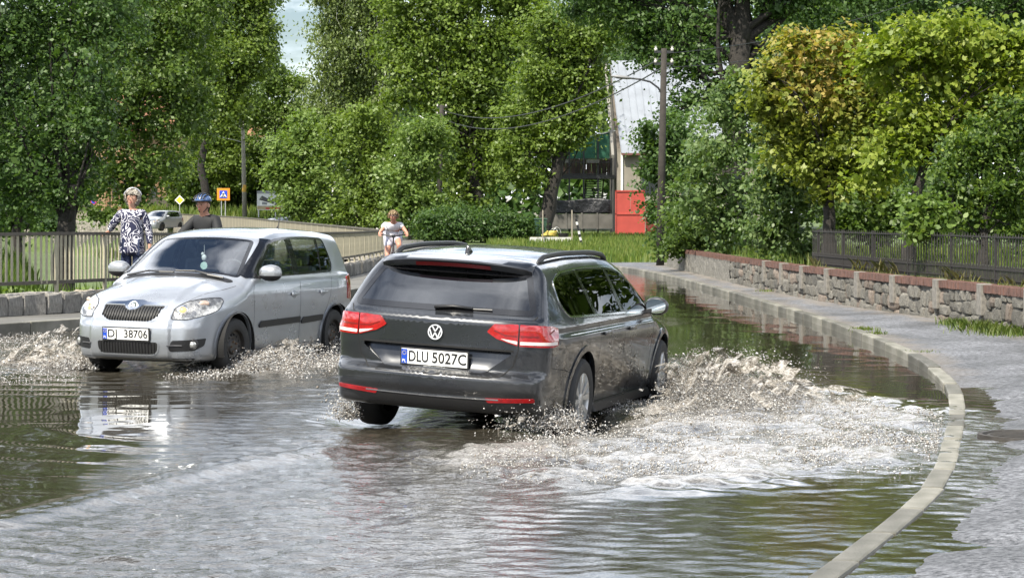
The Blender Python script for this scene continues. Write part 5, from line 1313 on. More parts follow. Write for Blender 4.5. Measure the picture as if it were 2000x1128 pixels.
# cabin and hanging ornaments
M_cab2 = mat('cabin_grey', (0.17, 0.19, 0.21), 0.85)
MB().box((1.9, 0, 0.40), (2.7, 1.35, 0.10)).build('cabin_floor', M_cabin, hat)
MB().box((2.68, 0, 0.90), (0.50, 1.36, 0.20)).build('dashboard', M_cab2, hat, bevel=0.06)
for yy in (-0.34, 0.34): seat(hat, 2.05, yy, M_cab2, hz=0.32, top=1.30); seat(hat, 1.15, yy, M_cab2, hz=0.34, top=1.22)
sw = MB(); sw.tube([(0.0 + 0.05 * math.sin(a), 0.18 * math.cos(a), 0.18 * math.sin(a)) for a in np.linspace(0, 2 * math.pi, 25)], 0.015, 6, cap=False); sw.bar((0, -0.17, 0), (0, 0.17, 0), 0.03, 0.05); o = sw.build('steering_wheel', M_black, hat); o.location = (2.40, 0.34, 0.98); o.rotation_euler = (0, R(-25), 0)
mr_ = MB().box((2.28, 0, 1.345), (0.03, 0.22, 0.06)).build('inner_mirror', M_black, hat, bevel=0.01)
orn = empty('hanging_ornament', (2.34, -0.02, 1.32), 0, hat)
MB().tube([(0, 0, 0), (0, 0, -0.13)], 0.003, 5).build('cord', M_white, orn)
MB().ball((0.0, 0.0, -0.14), (0.018, 0.03, 0.035), 10, 8).ball((0.0, -0.02, -0.10), (0.014, 0.018, 0.02), 8, 6).build('figurine', mat('ornament_white', (0.85, 0.86, 0.84), 0.5), orn, smooth=True)
o = MB().lathe([(0, 0.004), (0.042, 0.004), (0.042, -0.004), (0, -0.004)], (0, 0, -0.225), 'X', 24).build('air_freshener', mat('freshener_pale', (0.62, 0.82, 0.72), 0.5), orn)
# ================================================================== vegetation
def unit(n, rng): 
    v = rng.normal(size=(n, 3)); return v / np.linalg.norm(v, axis=1, keepdims=True)
SHAPES = {
    'rhomb': (np.array([(0, 0), (0.32, 0.45), (0, 1.0), (-0.32, 0.45)]), None),
    'oval': (np.array([(0, 0), (0.26, 0.25), (0.30, 0.6), (0, 1.0), (-0.30, 0.6), (-0.26, 0.25)]), None),
    'maple': (np.array([(0, 0), (0.34, 0.10), (0.56, 0.52), (0.24, 0.56), (0, 1.02), (-0.24, 0.56), (-0.56, 0.52), (-0.34, 0.10)]), None),
    'spray': (np.array([(0, 0), (0.5, 0.3), (0.22, 0.45), (0.42, 0.85), (0.0, 1.0), (-0.42, 0.8), (-0.2, 0.5), (-0.5, 0.25)]), None),
    'needle': (np.array([(0.08, 0), (0.16, 0.5), (0, 1.0), (-0.16, 0.5)]), None),
}
def leaves_mesh(name, C, Nn, size, shape, rng, droop=0.0):
    "one flat leaf per centre, normal Nn, random roll; size array"
    T = SHAPES[shape][0]; n = len(C); k = len(T)
    t = unit(n, rng); t[:, 2] -= droop
    t = t - Nn * (t * Nn).sum(1, keepdims=True); t /= np.linalg.norm(t, axis=1, keepdims=True) + 1e-9
    b = np.cross(Nn, t)
    T0 = T - np.array([0, 0.45])
    bend = (np.abs(T0[:, 0]) * 0.5)[None, :, None] * Nn[:, None, :] * 0.6
    V = C[:, None, :] + (b[:, None, :] * T0[None, :, 0, None] + t[:, None, :] * T0[None, :, 1, None] - bend) * size[:, None, None]
    F = np.arange(n * k).reshape(n, k)
    return V.reshape(-1, 3), F
def crown(lobes, rng, dens, size, shape, spread=0.5, inner=0.25, up=0.45, clump=26, droop=0.0, jit=0.9, top=0.25):
    "lobes (cx,cy,cz,rx,ry,rz): clumps of leaves through the outer volume of each lobe"
    CC = []; NN = []; SS = []
    for (cx, cy, cz, rx, ry, rz) in lobes:
        r = (rx * ry * rz) ** (1 / 3); nc = max(5, int(dens * r * r))
        d = unit(nc, rng); d[:, 2] += top * 0.6; d /= np.linalg.norm(d, axis=1, keepdims=True)
        rad = np.where(rng.random(nc) < inner, rng.uniform(0.25, 0.8, nc), rng.uniform(0.78, 1.14, nc))
        cc = np.array([cx, cy, cz]) + d * rad[:, None] * np.array([rx, ry, rz])
        m = rng.integers(clump // 2, clump * 3 // 2, nc); idx_ = np.repeat(np.arange(nc), m); n = len(idx_)
        off = rng.normal(size=(n, 3)) * spread * np.array([1, 1, 0.62]) * np.repeat(rng.uniform(0.6, 1.25, nc), m)[:, None]
        # clumps hang in layers: leaves of a clump share a facing
        fac = d * 0.55 + np.array([0, 0, up]) + unit(nc, rng) * 0.45
        N_ = fac[idx_] + unit(n, rng) * jit * 0.75; N_ /= np.linalg.norm(N_, axis=1, keepdims=True) + 1e-9
        CC.append(cc[idx_] + off); NN.append(N_); SS.append(size * rng.uniform(0.6, 1.3, n))
        ni = int(16 + 46 * r * r / max(size * 8, 0.6) ** 2); di = unit(ni, rng) * (rng.random(ni) ** 0.4 * 0.72)[:, None]
        CC.append(np.array([cx, cy, cz]) + di * np.array([rx, ry, rz])); Ni = unit(ni, rng) + np.array([0, -0.4, 0.2]); NN.append(Ni / np.linalg.norm(Ni, axis=1, keepdims=True)); SS.append(np.full(ni, size * (1.5 if shape == 'maple' else 2.5)) * rng.uniform(0.7, 1.2, ni))
    C = np.concatenate(CC); N_ = np.concatenate(NN); S = np.concatenate(SS)
    return C, N_, S
def limb(mb, a, b, r0, r1, rng, bend=0.12, n=6, sides=8):
    a = Vector(a); b = Vector(b); L_ = (b - a).length; pts = []; rad = []
    o1 = Vector(rng.normal(size=3)) * bend * L_ * 0.5
    for k in range(n + 1):
        t = k / n; pts.append(a.lerp(b, t) + o1 * math.sin(math.pi * t) + Vector(rng.normal(size=3)) * 0.01 * L_ * (0 < k < n)); rad.append(r0 + (r1 - r0) * t)
    mb.tube(pts, rad, sides); return pts
LEAFM = {
    'oak': leaf_mat('leaf_oak', (0.036, 0.070, 0.014), (0.075, 0.128, 0.026), (0.125, 0.185, 0.042)),
    'deep': leaf_mat('leaf_deep', (0.024, 0.054, 0.014), (0.050, 0.100, 0.025), (0.092, 0.155, 0.040)),
    'linden': leaf_mat('leaf_linden', (0.058, 0.098, 0.014), (0.105, 0.162, 0.026), (0.165, 0.230, 0.044)),
    'fresh': leaf_mat('leaf_fresh', (0.064, 0.112, 0.022), (0.118, 0.188, 0.040), (0.185, 0.255, 0.070)),
    'birch': leaf_mat('leaf_birch', (0.075, 0.108, 0.034), (0.120, 0.165, 0.050), (0.175, 0.22, 0.085)),
    'lilac': leaf_mat('leaf_lilac', (0.046, 0.088, 0.026), (0.090, 0.150, 0.045), (0.16, 0.22, 0.085)),
    'yew': leaf_mat('leaf_yew', (0.022, 0.046, 0.010), (0.052, 0.100, 0.018), (0.135, 0.20, 0.036), nscale=3.0),
    'grass': leaf_mat('leaf_grass', (0.060, 0.105, 0.020), (0.11, 0.17, 0.034), (0.19, 0.22, 0.065)),
    'straw': leaf_mat('leaf_straw', (0.12, 0.15, 0.045), (0.20, 0.22, 0.08), (0.36, 0.32, 0.16)),
}
def tree(name, label, base, lobes_px, Y, leaf, kind='linden', trunk_r=0.2, dens=26, spread=0.30, shape='rhomb', cat='tree', group=None, depth=0.8, bark=None, lean=None, seed=0, back=True, limbs=True, up=0.45, droop=0.0, clump=26, mtl=None, trunk_top=None, fork=None, sides=10, top=0.25, squash=1.0):
    """base: world point at the foot; lobes_px: (px, py, radius px[, dY]) as read off the photo at distance Y;
    every lobe gets its real depth; more lobes fill the far side of the crown."""
    rng = np.random.default_rng(seed + 100); base = Vector(base)
    t = empty(name, base); tag(t, label, cat, group)
    L3 = []
    for q in lobes_px:
        dY = q[3] if len(q) > 3 else rng.uniform(-0.35, 0.35) * depth * q[2] * Y / FPX * 1.4
        p = P(q[0], q[1], Y + dY) - base; r = q[2] * (Y + dY) / FPX
        L3.append((p.x, p.y, p.z, r, r * depth, r * 0.85 * squash))
    for l in list(L3):                                     # smaller boughs standing out of each lobe
        for _ in range(2):
            dv_ = unit(1, rng)[0]; k_ = rng.uniform(0.32, 0.5); L3.append((l[0] + dv_[0] * l[3] * 0.95, l[1] + dv_[1] * l[4] * 0.9, l[2] + dv_[2] * l[5] * 0.95, l[3] * k_, l[4] * k_, l[5] * k_ * 0.8))
    if back:
        ext = list(L3[:len(lobes_px)])
        cx = sum(l[0] for l in L3) / len(L3); rr = max(l[3] for l in L3)
        for l in ext[::2]:
            L3.append((l[0] * 0.85 + cx * 0.15, l[1] + rr * rng.uniform(1.1, 1.7), l[2] + rng.uniform(-0.2, 0.2) * rr, l[3], l[4], l[5]))
    C, N_, S = crown(L3, rng, dens, leaf, shape, spread, up=up, droop=droop, clump=clump, top=top)
    V, F = leaves_mesh('crown', C, N_, S, shape, rng, droop)
    cr = link('crown', npmesh('crown', V, F), mtl or LEAFM[kind], t)
    cz = sum(l[2] for l in L3) / len(L3); cx = sum(l[0] for l in L3) / len(L3); cy = sum(l[1] for l in L3) / len(L3)
    if trunk_r > 0:
        mb = MB(); topz = trunk_top if trunk_top else max(0.5, cz)
        tp = Vector((cx * 0.5, cy * 0.4, topz)) if lean is None else Vector(lean)
        pts = limb(mb, (0, 0, -0.3), tp, trunk_r * 1.12, trunk_r * 0.62, rng, 0.05, 8, sides)
        # root flare
        mb.tube([(0, 0, -0.3), (0, 0, 0.1), (0, 0, 0.45)], [trunk_r * 1.6, trunk_r * 1.28, trunk_r * 1.05], sides)
        mb.build('trunk', bark or M_bark, t, smooth=True)
        if limbs:
            br = MB()
            for l in L3[:len(lobes_px)]:
                e = Vector(l[:3]); k = min(len(pts) - 1, int(rng.integers(5, len(pts) + 1)))
                s0 = pts[k]
                r0 = trunk_r * rng.uniform(0.14, 0.26); mid = limb(br, s0, e, r0, r0 * 0.25, rng, 0.16, 5, 6)
                for _ in range(3):
                    d = Vector(unit(1, rng)[0]); d.z = abs(d.z) * 0.6; limb(br, mid[3], e + d * l[3] * 0.75, r0 * 0.35, r0 * 0.08, rng, 0.2, 4, 5)
            for (fx, fy, fr) in (fork or ()):
                e = P(fx, fy, Y) - base; limb(br, pts[-1] * 0.96, e, fr, fr * 0.5, rng, 0.14, 7, 10)
            br.build('limbs', bark or M_bark, t, smooth=True)
    return t
def gp(px, Y, dz=0.0):
    x = (px - CX) * Y / FPX; return Vector((x, Y, float(ground_z(x, Y)) + dz))

# --- stream-side trees behind the railing
tree('broadleaf_tree', 'dark spreading tree with a stout trunk on the grassy bank behind the railing', gp(125, 48), [(60, 60, 115), (165, 110, 105), (20, 190, 105), (120, 240, 105), (50, 320, 90), (150, 330, 72), (110, -20, 105), (0, -10, 100), (200, 20, 90), (120, 385, 42), (30, 385, 50), (-70, 130, 130), (-90, 300, 110), (178, 250, 60)], 48, 0.098, 'deep', 0.27, 62, 0.20, 'rhomb', seed=1, lean=(0.1, 0, 3.6))
tree('broadleaf_tree', 'dark tree with a slim trunk at the edge of the grassy bank', gp(48, 54), [(-10, 330, 70), (60, 395, 42), (10, 400, 45), (80, 350, 55), (-60, 250, 90)], 54, 0.10, 'deep', 0.13, 55, 0.2, 'rhomb', seed=2, trunk_top=1.8)
tree('broadleaf_tree', 'tall lime green tree overhanging the stream with drooping lower boughs', gp(136, 64), [(270, 60, 105), (335, 140, 85), (235, 170, 95), (300, 250, 88), (360, 50, 90), (230, 300, 68), (310, 318, 58), (190, 240, 80), (290, -20, 90), (385, 0, 66), (190, 20, 100), (250, 355, 40), (350, 235, 58), (205, 345, 40), (370, 190, 50), (195, 420, 26), (245, 395, 22)], 62, 0.118, 'oak', 0.20, 44, 0.23, 'rhomb', seed=3, lean=(0.3, 0, 6.0))
for k, (px_, py_, r_, Y_, lab) in enumerate(((20, 415, 40, 75, 'dark undergrowth bush on the bank between the slim trunks'), (95, 425, 30, 80, 'dark undergrowth bush behind the stout trunk'), (-60, 400, 60, 70, 'dark undergrowth bush at the upper end of the bank'))):
    tree('bush', lab, gp(px_, Y_), [(px_, py_, r_), (px_ - r_ * 0.6, py_ + 8, r_ * 0.7), (px_ + r_ * 0.6, py_ + 10, r_ * 0.7), (px_, py_ + r_ * 0.7, r_ * 0.8)], Y_, 0.15, 'deep', 0.05, 40, 0.25, 'rhomb', cat='bush', seed=160 + k, trunk_top=0.5, limbs=False)
tree('broadleaf_tree', 'wide dark tree further up the bank from the stout trunk', gp(-230, 66), [(-230, 60, 110), (-150, 150, 90), (-320, 140, 100), (-230, 240, 100), (-140, 280, 80), (-330, 270, 90), (-230, 340, 80), (-240, -30, 90)], 66, 0.2, 'deep', 0.25, 20, 0.3, 'rhomb', seed=90, lean=(0, 0, 4.0))
# --- far side of the stream
tree('maple_tree', 'tall green tree with a dark upright trunk against the sky', gp(405, 170), [(420, 40, 62), (480, 25, 55), (497, 85, 36), (445, 115, 55), (400, 190, 50), (465, 165, 40), (515, 40, 26), (425, -45, 66), (500, -30, 48), (400, 110, 40), (440, 215, 40), (390, 250, 45), (500, 130, 24)], 170, 0.30, 'linden', 0.32, 20, 0.5, 'rhomb', seed=4, lean=(0.2, 0, 10.5))
tree('ash_tree', 'slender light green tree in front of the tiled roof', gp(538, 182), [(520, 150, 34), (552, 190, 34), (500, 195, 30), (540, 228, 30), (572, 160, 22), (528, 118, 22), (500, 235, 30), (580, 215, 25)], 182, 0.28, 'fresh', 0.16, 15, 0.50, 'rhomb', seed=5, trunk_top=7.5)
for (bx_, lb, sd_, lab) in ((650, [(640, 60, 34), (650, 120, 42), (690, 85, 48), (630, 165, 32), (690, 165, 48), (655, 220, 42), (648, 5, 34), (695, 10, 48), (660, -30, 40), (625, 215, 30)], 6, 'weeping birch with pale trunk and hanging twigs beside the open sky'), (735, [(735, 80, 45), (770, 140, 42), (745, 190, 45), (720, 20, 42), (775, 60, 45), (760, -20, 45), (730, 250, 36), (700, 240, 34)], 7, 'birch with pale trunk standing between the weeping birch and the lindens')):
    tree('birch_tree', lab, gp(bx_, 150), lb, 150, 0.22, 'birch', 0.13, 26, 0.55, 'rhomb', seed=sd_, bark=M_birch, trunk_top=8.5, droop=1.6, up=0.15, squash=1.15)
sh_i = 0
for (bx_, Y_, kd, lf, lb, lab) in (
    (380, 185, 'linden', 0.34, [(430, 300, 52), (395, 340, 42), (365, 372, 34), (455, 335, 42), (335, 330, 36), (420, 255, 40), (400, 392, 24)], 'rounded bush beyond the far road, beside the priority sign'),
    (470, 190, 'oak', 0.36, [(500, 350, 40), (480, 300, 45), (530, 310, 42), (455, 380, 26), (520, 380, 30), (555, 270, 40)], 'dark bush rising behind the billboard'),
    (585, 128, 'fresh', 0.26, [(570, 300, 48), (615, 275, 44), (565, 365, 42), (615, 345, 52), (585, 410, 30), (640, 400, 42), (552, 330, 32), (600, 240, 30)], 'pale green bush whose leaves hide one corner of the billboard'),
    (690, 122, 'linden', 0.25, [(680, 260, 46), (690, 325, 56), (740, 300, 46), (700, 390, 50), (745, 380, 48), (660, 425, 32), (720, 230, 36), (725, 430, 36)], 'broad green bush behind the bend of the railing'),
    (800, 118, 'fresh', 0.24, [(785, 340, 46), (830, 320, 40), (800, 400, 44), (840, 395, 34), (810, 270, 42), (775, 430, 30), (845, 260, 36), (835, 440, 26)], 'flowering pale bush beside the lamp pole')):
    sh_i += 1
    tree('bush', lab, gp(bx_, Y_), lb, Y_, lf * 0.85, kd, 0.10, 34, 0.36, 'rhomb', cat='bush', seed=20 + sh_i, trunk_top=2.0)
tree('linden_tree', 'large linden with layered yellow green boughs in front of the farmyard', gp(935, 128), [(800, 85, 66), (865, 60, 74), (940, 95, 66), (815, 165, 58), (895, 185, 64), (960, 175, 56), (850, 250, 50), (930, 275, 55), (980, 245, 45), (895, 345, 46), (955, 340, 42), (1010, 80, 56), (870, -10, 66), (960, -10, 66), (1040, 20, 66), (785, 5, 56), (905, 395, 34)], 128, 0.25, 'linden', 0.42, 26, 0.42, 'rhomb', seed=8, trunk_top=5.5, group=None)
tree('linden_tree', 'leaning old linden with bright leaf clusters beside the balcony', gp(1050, 116), [(1080, 130, 54), (1130, 180, 48), (1090, 215, 50), (1152, 235, 34), (1062, 275, 36), (1112, 275, 32), (1010, 305, 40), (1025, 352, 32), (1050, 165, 46), (1140, 120, 46), (1105, 60, 56), (1170, 60, 56), (1000, 235, 40), (1060, 60, 50)], 116, 0.22, 'linden', 0.42, 38, 0.36, 'rhomb', seed=9, lean=(1.25, 0.2, 4.6))
# low clipped bushes in front of the lindens
for k, (px_, py_, r_, lab) in enumerate(((850, 440, 34, 'dark low bush at the foot of the lamp pole'), (905, 435, 38, 'dark low bush in the middle of the verge row'), (965, 438, 38, 'dark low bush between the middle bush and the one by the refuse bin'), (1015, 445, 30, 'small dark bush next to the refuse bin'))):
    tree('bush', lab, gp(px_, 112), [(px_, py_, r_), (px_ - 18, py_ + 8, r_ * 0.75), (px_ + 20, py_ + 6, r_ * 0.75), (px_, py_ + 20, r_ * 0.7)], 112, 0.15, 'deep', 0.05, 60, 0.26, 'rhomb', cat='bush', seed=40 + k, trunk_top=0.5, group=None, limbs=False)
# --- big dark trees over the far bend
tree('oak_tree', 'huge dark tree with a thick forked trunk behind the utility pole', gp(1445, 84), [(1250, 15, 76), (1330, 50, 66), (1200, -10, 66), (1350, 140, 54), (1150, -10, 56), (1490, -60, 90), (1560, -5, 56), (1600, -40, 80), (1325, 215, 36), (1385, 190, 36), (1255, 95, 40), (1300, 110, 42), (1430, -110, 110), (1290, -90, 100), (1540, 100, 44)], 84, 0.165, 'deep', 0.58, 36, 0.32, 'rhomb', seed=10, lean=(0.05, 0, 8.3), sides=14, fork=[(1385, -70, 0.36), (1535, -30, 0.28), (1460, -120, 0.38), (1560, 15, 0.18)])
tree('oak_tree', 'dark background tree showing above the maples', gp(1720, 92), [(1640, 10, 60), (1700, -20, 80), (1800, -15, 76), (1900, 0, 76), (1985, 10, 70), (1570, 60, 44), (1760, -110, 110), (1900, -110, 110), (2050, 0, 90), (1640, 120, 40), (1700, 330, 50), (1760, 300, 60), (1850, 300, 70), (1700, 240, 60)], 92, 0.19, 'deep', 0.33, 21, 0.36, 'rhomb', seed=11, trunk_top=8.0)
# --- bushes over the retaining wall
for k, (bx_, Y_, kd, lf, lb, lab, dn) in enumerate((
    (1335, 70, 'deep', 0.15, [(1300, 290, 50), (1280, 350, 44), (1330, 340, 46), (1290, 410, 38), (1330, 430, 42), (1268, 270, 30), (1330, 260, 40), (1300, 465, 30)], 'dark elder bush hanging round the utility pole', 36),
    (1440, 57, 'lilac', 0.135, [(1420, 215, 52), (1470, 270, 56), (1385, 300, 54), (1440, 370, 62), (1360, 380, 50), (1440, 170, 34), (1400, 450, 44), (1460, 455, 40), (1500, 200, 40)], 'tall lilac bush with pale seed heads behind the stone wall', 36),
    (1372, 60, 'oak', 0.13, [(1345, 430, 46), (1380, 475, 34), (1330, 480, 30), (1420, 478, 26)], 'leafy bush spilling over the far end of the stone wall', 40),
    (1545, 46.5, 'lilac', 0.12, [(1530, 330, 52), (1570, 390, 48), (1510, 400, 46), (1545, 450, 40), (1500, 460, 36), (1590, 340, 40), (1560, 480, 22), (1490, 330, 42)], 'broad leaved bush at the end of the iron fence', 44),
    (1680, 50, 'oak', 0.125, [(1660, 400, 44), (1720, 395, 42), (1690, 440, 34), (1640, 430, 30), (1745, 430, 28)], 'green bush between the two maple trunks', 38))):
    tree('bush', lab, gp(bx_, Y_) + Vector((0.4, 0.8, 0)), lb, Y_, lf * 0.85, kd, 0.06, dn * 1.6, 0.21, 'oval', cat='bush', seed=60 + k, trunk_top=1.2, depth=0.9)
# --- maples, yew and sapling behind the iron fence
mb1 = gp(1620, 44)
M_map1 = leaf_mat('leaf_maple_turning', (0.085, 0.115, 0.018), (0.155, 0.20, 0.030), (0.25, 0.285, 0.055), extra=((0.42, 0.31, 0.10), tuple(P(1600, 120, 44) - mb1), 1.55))
M_map2 = leaf_mat('leaf_maple_bright', (0.085, 0.13, 0.015), (0.155, 0.22, 0.026), (0.26, 0.31, 0.055))
tree('maple_tree', 'maple with orange tinged leaves on its upper crown behind the iron fence', mb1, [(1560, 115, 62), (1625, 95, 60), (1690, 125, 60), (1532, 190, 56), (1605, 185, 64), (1690, 205, 62), (1575, 260, 54), (1655, 270, 54), (1590, 325, 44), (1725, 165, 55), (1505, 150, 40), (1650, 325, 44), (1540, 300, 46), (1725, 260, 48), (1620, 365, 34), (1690, 345, 34), (1495, 195, 36), (1505, 245, 36), (1745, 300, 40)], 44, 0.105, 'fresh', 0.135, 78, 0.17, 'maple', seed=12, mtl=M_map1, trunk_top=2.2, up=0.6, clump=22)
tree('maple_tree', 'maple with bright yellow green leaves behind the iron fence', gp(1775, 42), [(1765, 85, 64), (1845, 68, 66), (1920, 80, 64), (1985, 110, 64), (1800, 160, 68), (1880, 180, 68), (1960, 190, 64), (1765, 225, 54), (1725, 300, 42), (1840, 245, 58), (1920, 255, 54), (2045, 130, 82), (2060, 230, 66), (1790, 290, 42), (1720, 120, 48), (1850, 295, 40), (1700, 345, 30)], 42, 0.105, 'fresh', 0.12, 78, 0.17, 'maple', seed=13, mtl=M_map2, trunk_top=2.6, up=0.6, clump=22)
tree('yew_bush', 'dense dark yew with fresh bright tips behind the iron fence', gp(1920, 36.5), [(1905, 290, 46), (1945, 350, 52), (1885, 380, 46), (1960, 420, 48), (1995, 280, 48), (1860, 415, 36), (2010, 370, 55), (1900, 430, 36), (1925, 250, 30), (1975, 225, 36), (2000, 450, 40), (1840, 350, 40), (1870, 310, 40), (1835, 440, 30), (1950, 290, 44)], 36.5, 0.075, 'yew', 0.08, 110, 0.12, 'rhomb', cat='bush', seed=14, trunk_top=1.0, up=0.3, clump=24)
tree('sapling', 'light green sapling leaning over the iron fence', gp(1812, 33.5), [(1815, 395, 22), (1800, 430, 22), (1825, 445, 18), (1790, 455, 13), (1835, 415, 14)], 33.5, 0.10, 'fresh', 0.02, 60, 0.11, 'oval', cat='sapling', seed=15, trunk_top=0.8, back=False)
for k, (px_, Y_, lab) in enumerate(((1700, 66, 'hedge bush closing the garden behind the first maple'), (1830, 64, 'hedge bush closing the garden behind the second maple'), (1950, 60, 'hedge bush closing the garden behind the yew'), (2080, 56, 'hedge bush at the garden corner behind the yew'))):
    tree('bush', lab, gp(px_, Y_), [(px_ - 60, 405, 48), (px_, 395, 52), (px_ + 60, 408, 46), (px_ - 30, 440, 36), (px_ + 35, 442, 36)], Y_, 0.14, 'oak', 0.05, 34, 0.26, 'rhomb', cat='bush', seed=180 + k, trunk_top=0.5, limbs=False)
# --- wood closing the view
def far_wood(name, xs, Y, ytop, leaf, n, kind, seed):
    rng = np.random.default_rng(seed); C = []
    px = rng.uniform(xs[0], xs[1], n); top = np.interp(px, [a for a, b in ytop], [b for a, b in ytop]); u_ = rng.random(n)
    base_y = 432.0
    bump_ = 26 * (vnoise(px / 37.0, np.full(n, 3.3)) - 0.5) + 14 * (vnoise(px / 13.0, np.full(n, 8.1)) - 0.5)
    py = base_y + (top + bump_ - base_y) * u_ ** 0.9
    YY = Y + rng.uniform(0, 22, n) + 10 * u_
    X = (px - CX) * Y / FPX; Z = CZ - (py - HY) * Y / FPX
    C = np.stack([X, YY, Z], -1); N_ = unit(n, rng) * 0.8 + np.array([0, -0.5, 0.5]); N_ /= np.linalg.norm(N_, axis=1, keepdims=True)
    V, F = leaves_mesh(name, C, N_, leaf * rng.uniform(0.6, 1.4, n), 'rhomb', rng)
    o = link(name, npmesh(name, V, F), LEAFM[kind]); tag(o, 'distant wood closing the view behind the houses and bushes', 'wood', kind='stuff'); return o
far_wood('distant_wood', (-900, 640), 235, [(-900, -60), (100, 20), (360, 80), (480, 235), (560, 262), (600, 230), (640, 170)], 1.3, 20000, 'oak', 31)
far_wood('distant_wood', (600, 2900), 160, [(600, 200), (660, 120), (760, 60), (900, 0), (1200, -20), (1500, -60), (2900, -120)], 0.8, 42000, 'deep', 32)

# --- grass and weeds
def grass(name, label, pts, h, rng, w=0.012, kind='grass', lean=0.35, cat='grass'):
    n = len(pts); hh = h * rng.uniform(0.5, 1.25, n); a = rng.uniform(0, 2 * math.pi, n); d = np.stack([np.cos(a), np.sin(a), np.zeros(n)], -1); sd_ = np.stack([-np.sin(a), np.cos(a), np.zeros(n)], -1) * (w * rng.uniform(0.7, 1.4, n))[:, None]
    ln = (lean * rng.uniform(0.1, 1.0, n) * hh)[:, None]; up = np.zeros((n, 3)); up[:, 2] = hh
    b = np.asarray(pts); m_ = b + up * 0.55 + d * ln * 0.35; t = b + up * 0.96 + d * ln
    V = np.stack([b - sd_, b + sd_, m_ + sd_ * 0.8, t, m_ - sd_ * 0.8], 1).reshape(-1, 3)
    o = link(name, npmesh(name, V, np.arange(n * 5).reshape(n, 5)), LEAFM[kind]); tag(o, label, cat, kind='stuff'); return o
rg_ = np.random.default_rng(5)
def scatter(n, x0, x1, y0, y1, keep=None):
    x = rg_.uniform(x0, x1, n); y = rg_.uniform(y0, y1, n)
    if keep is not None: k = keep(x, y); x = x[k]; y = y[k]
    return np.stack([x, y, ground_z(x, y)], -1)
grass('bank_grass', 'long green grass on the bank behind the railing', scatter(34000, -16, -5.2, 30.5, 62, lambda x, y: (x < FENCE.x_at_y(y) - 0.35) & ((x < -0.183 * y) | (y < 44))), 0.42, rg_, 0.014, 'oak')
grass('verge_grass', 'sunlit grass verge in front of the red gate', scatter(16000, -1.5, 9.0, 76, 132, lambda x, y: (x > np.interp(y, [76, 90, 130], [0.0, -0.5, -2.0]))), 0.34, rg_, 0.03)
grass('garden_grass', 'tall grass in the garden behind the iron fence', scatter(14000, 5.5, 13, 25, 62, lambda x, y: x > WALL.x_at_y(y) + 0.42), 0.26, rg_, 0.009)
grass('embankment_grass', 'grass slope beyond the far road below the billboard', scatter(9000, -32, -8, 172, 205), 0.8, rg_, 0.07)
def tuft(px, py, z, n, h, r, label, kind='grass'):
    c = PG(px, py, z); p = rg_.normal(size=(n, 3)) * np.array([r, r * 1.4, 0]) + np.array([c.x, c.y, z - 0.01]); return grass('weed_tuft', label, p, h * 0.72, rg_, 0.0045, kind, 0.8, 'weeds')
for (px_, py_, z_, n_, h_, r_, lab) in ((1688, 645, 0.08, 160, 0.09, 0.09, 'small weeds growing along the kerb edge'), (1712, 652, 0.08, 90, 0.08, 0.07, 'sparse weeds beside the kerb weeds'), (1800, 690, 0.06, 90, 0.07, 0.07, 'low weed on the kerb where it starts to dip'),
    (1875, 632, 0.13, 260, 0.13, 0.14, 'grass tuft at the foot of the stone wall'), (1930, 642, 0.13, 420, 0.17, 0.22, 'large weed clump at the foot of the stone wall'), (1975, 652, 0.13, 420, 0.17, 0.22, 'weed clump spreading from the wall over the pavement'), (1498, 568, 0.12, 90, 0.07, 0.10, 'tiny weeds at the wall foot far along the pavement')):
    tuft(px_, py_, z_, n_, h_, r_, lab)
for k, (y_, n_, h_) in enumerate(((40.6, 160, 0.42), (37.0, 200, 0.5), (35.6, 260, 0.55), (32.0, 220, 0.45), (29.6, 180, 0.36))):
    c, d_, sd_ = WALL.frame(wall_s_at_y(y_)); p = rg_.normal(size=(n_, 3)) * np.array([0.07, 0.45, 0]) + np.array([c.x + 0.30, c.y, WZT - 0.02])
    grass('weed_tuft', ('dry tall grass by the end post of the iron fence', 'tall grass growing through the iron fence', 'thickest tall grass tuft on the brick coping', 'wispy grass on the coping under the sapling', 'short dry grass on the coping below the yew')[k], p[::3], h_ * 0.45, rg_, 0.0022, 'straw', 1.0, 'weeds')
# broad weeds along the foot of the railing
p = []
for _ in range(900):
    s_ = rg_.uniform(0.5, 9); c, d_, sd_ = FENCE.frame(s_); q = c - sd_ * rg_.uniform(0.25, 0.9); p.append((q.x, q.y, float(ground_z(q.x, q.y)) + rg_.uniform(0.02, 0.3)))
p = np.array(p); N_ = unit(len(p), rg_) * 0.7 + np.array([0, -0.3, 0.8]); N_ /= np.linalg.norm(N_, axis=1, keepdims=True)
V, F = leaves_mesh('weeds', p, N_, 0.13 * rg_.uniform(0.5, 1.3, len(p)), 'oval', rg_); o = link('bank_weeds', npmesh('bank_weeds', V, F), LEAFM['fresh']); tag(o, 'broad leaved weeds under the bottom rail of the near railing', 'weeds', kind='stuff')

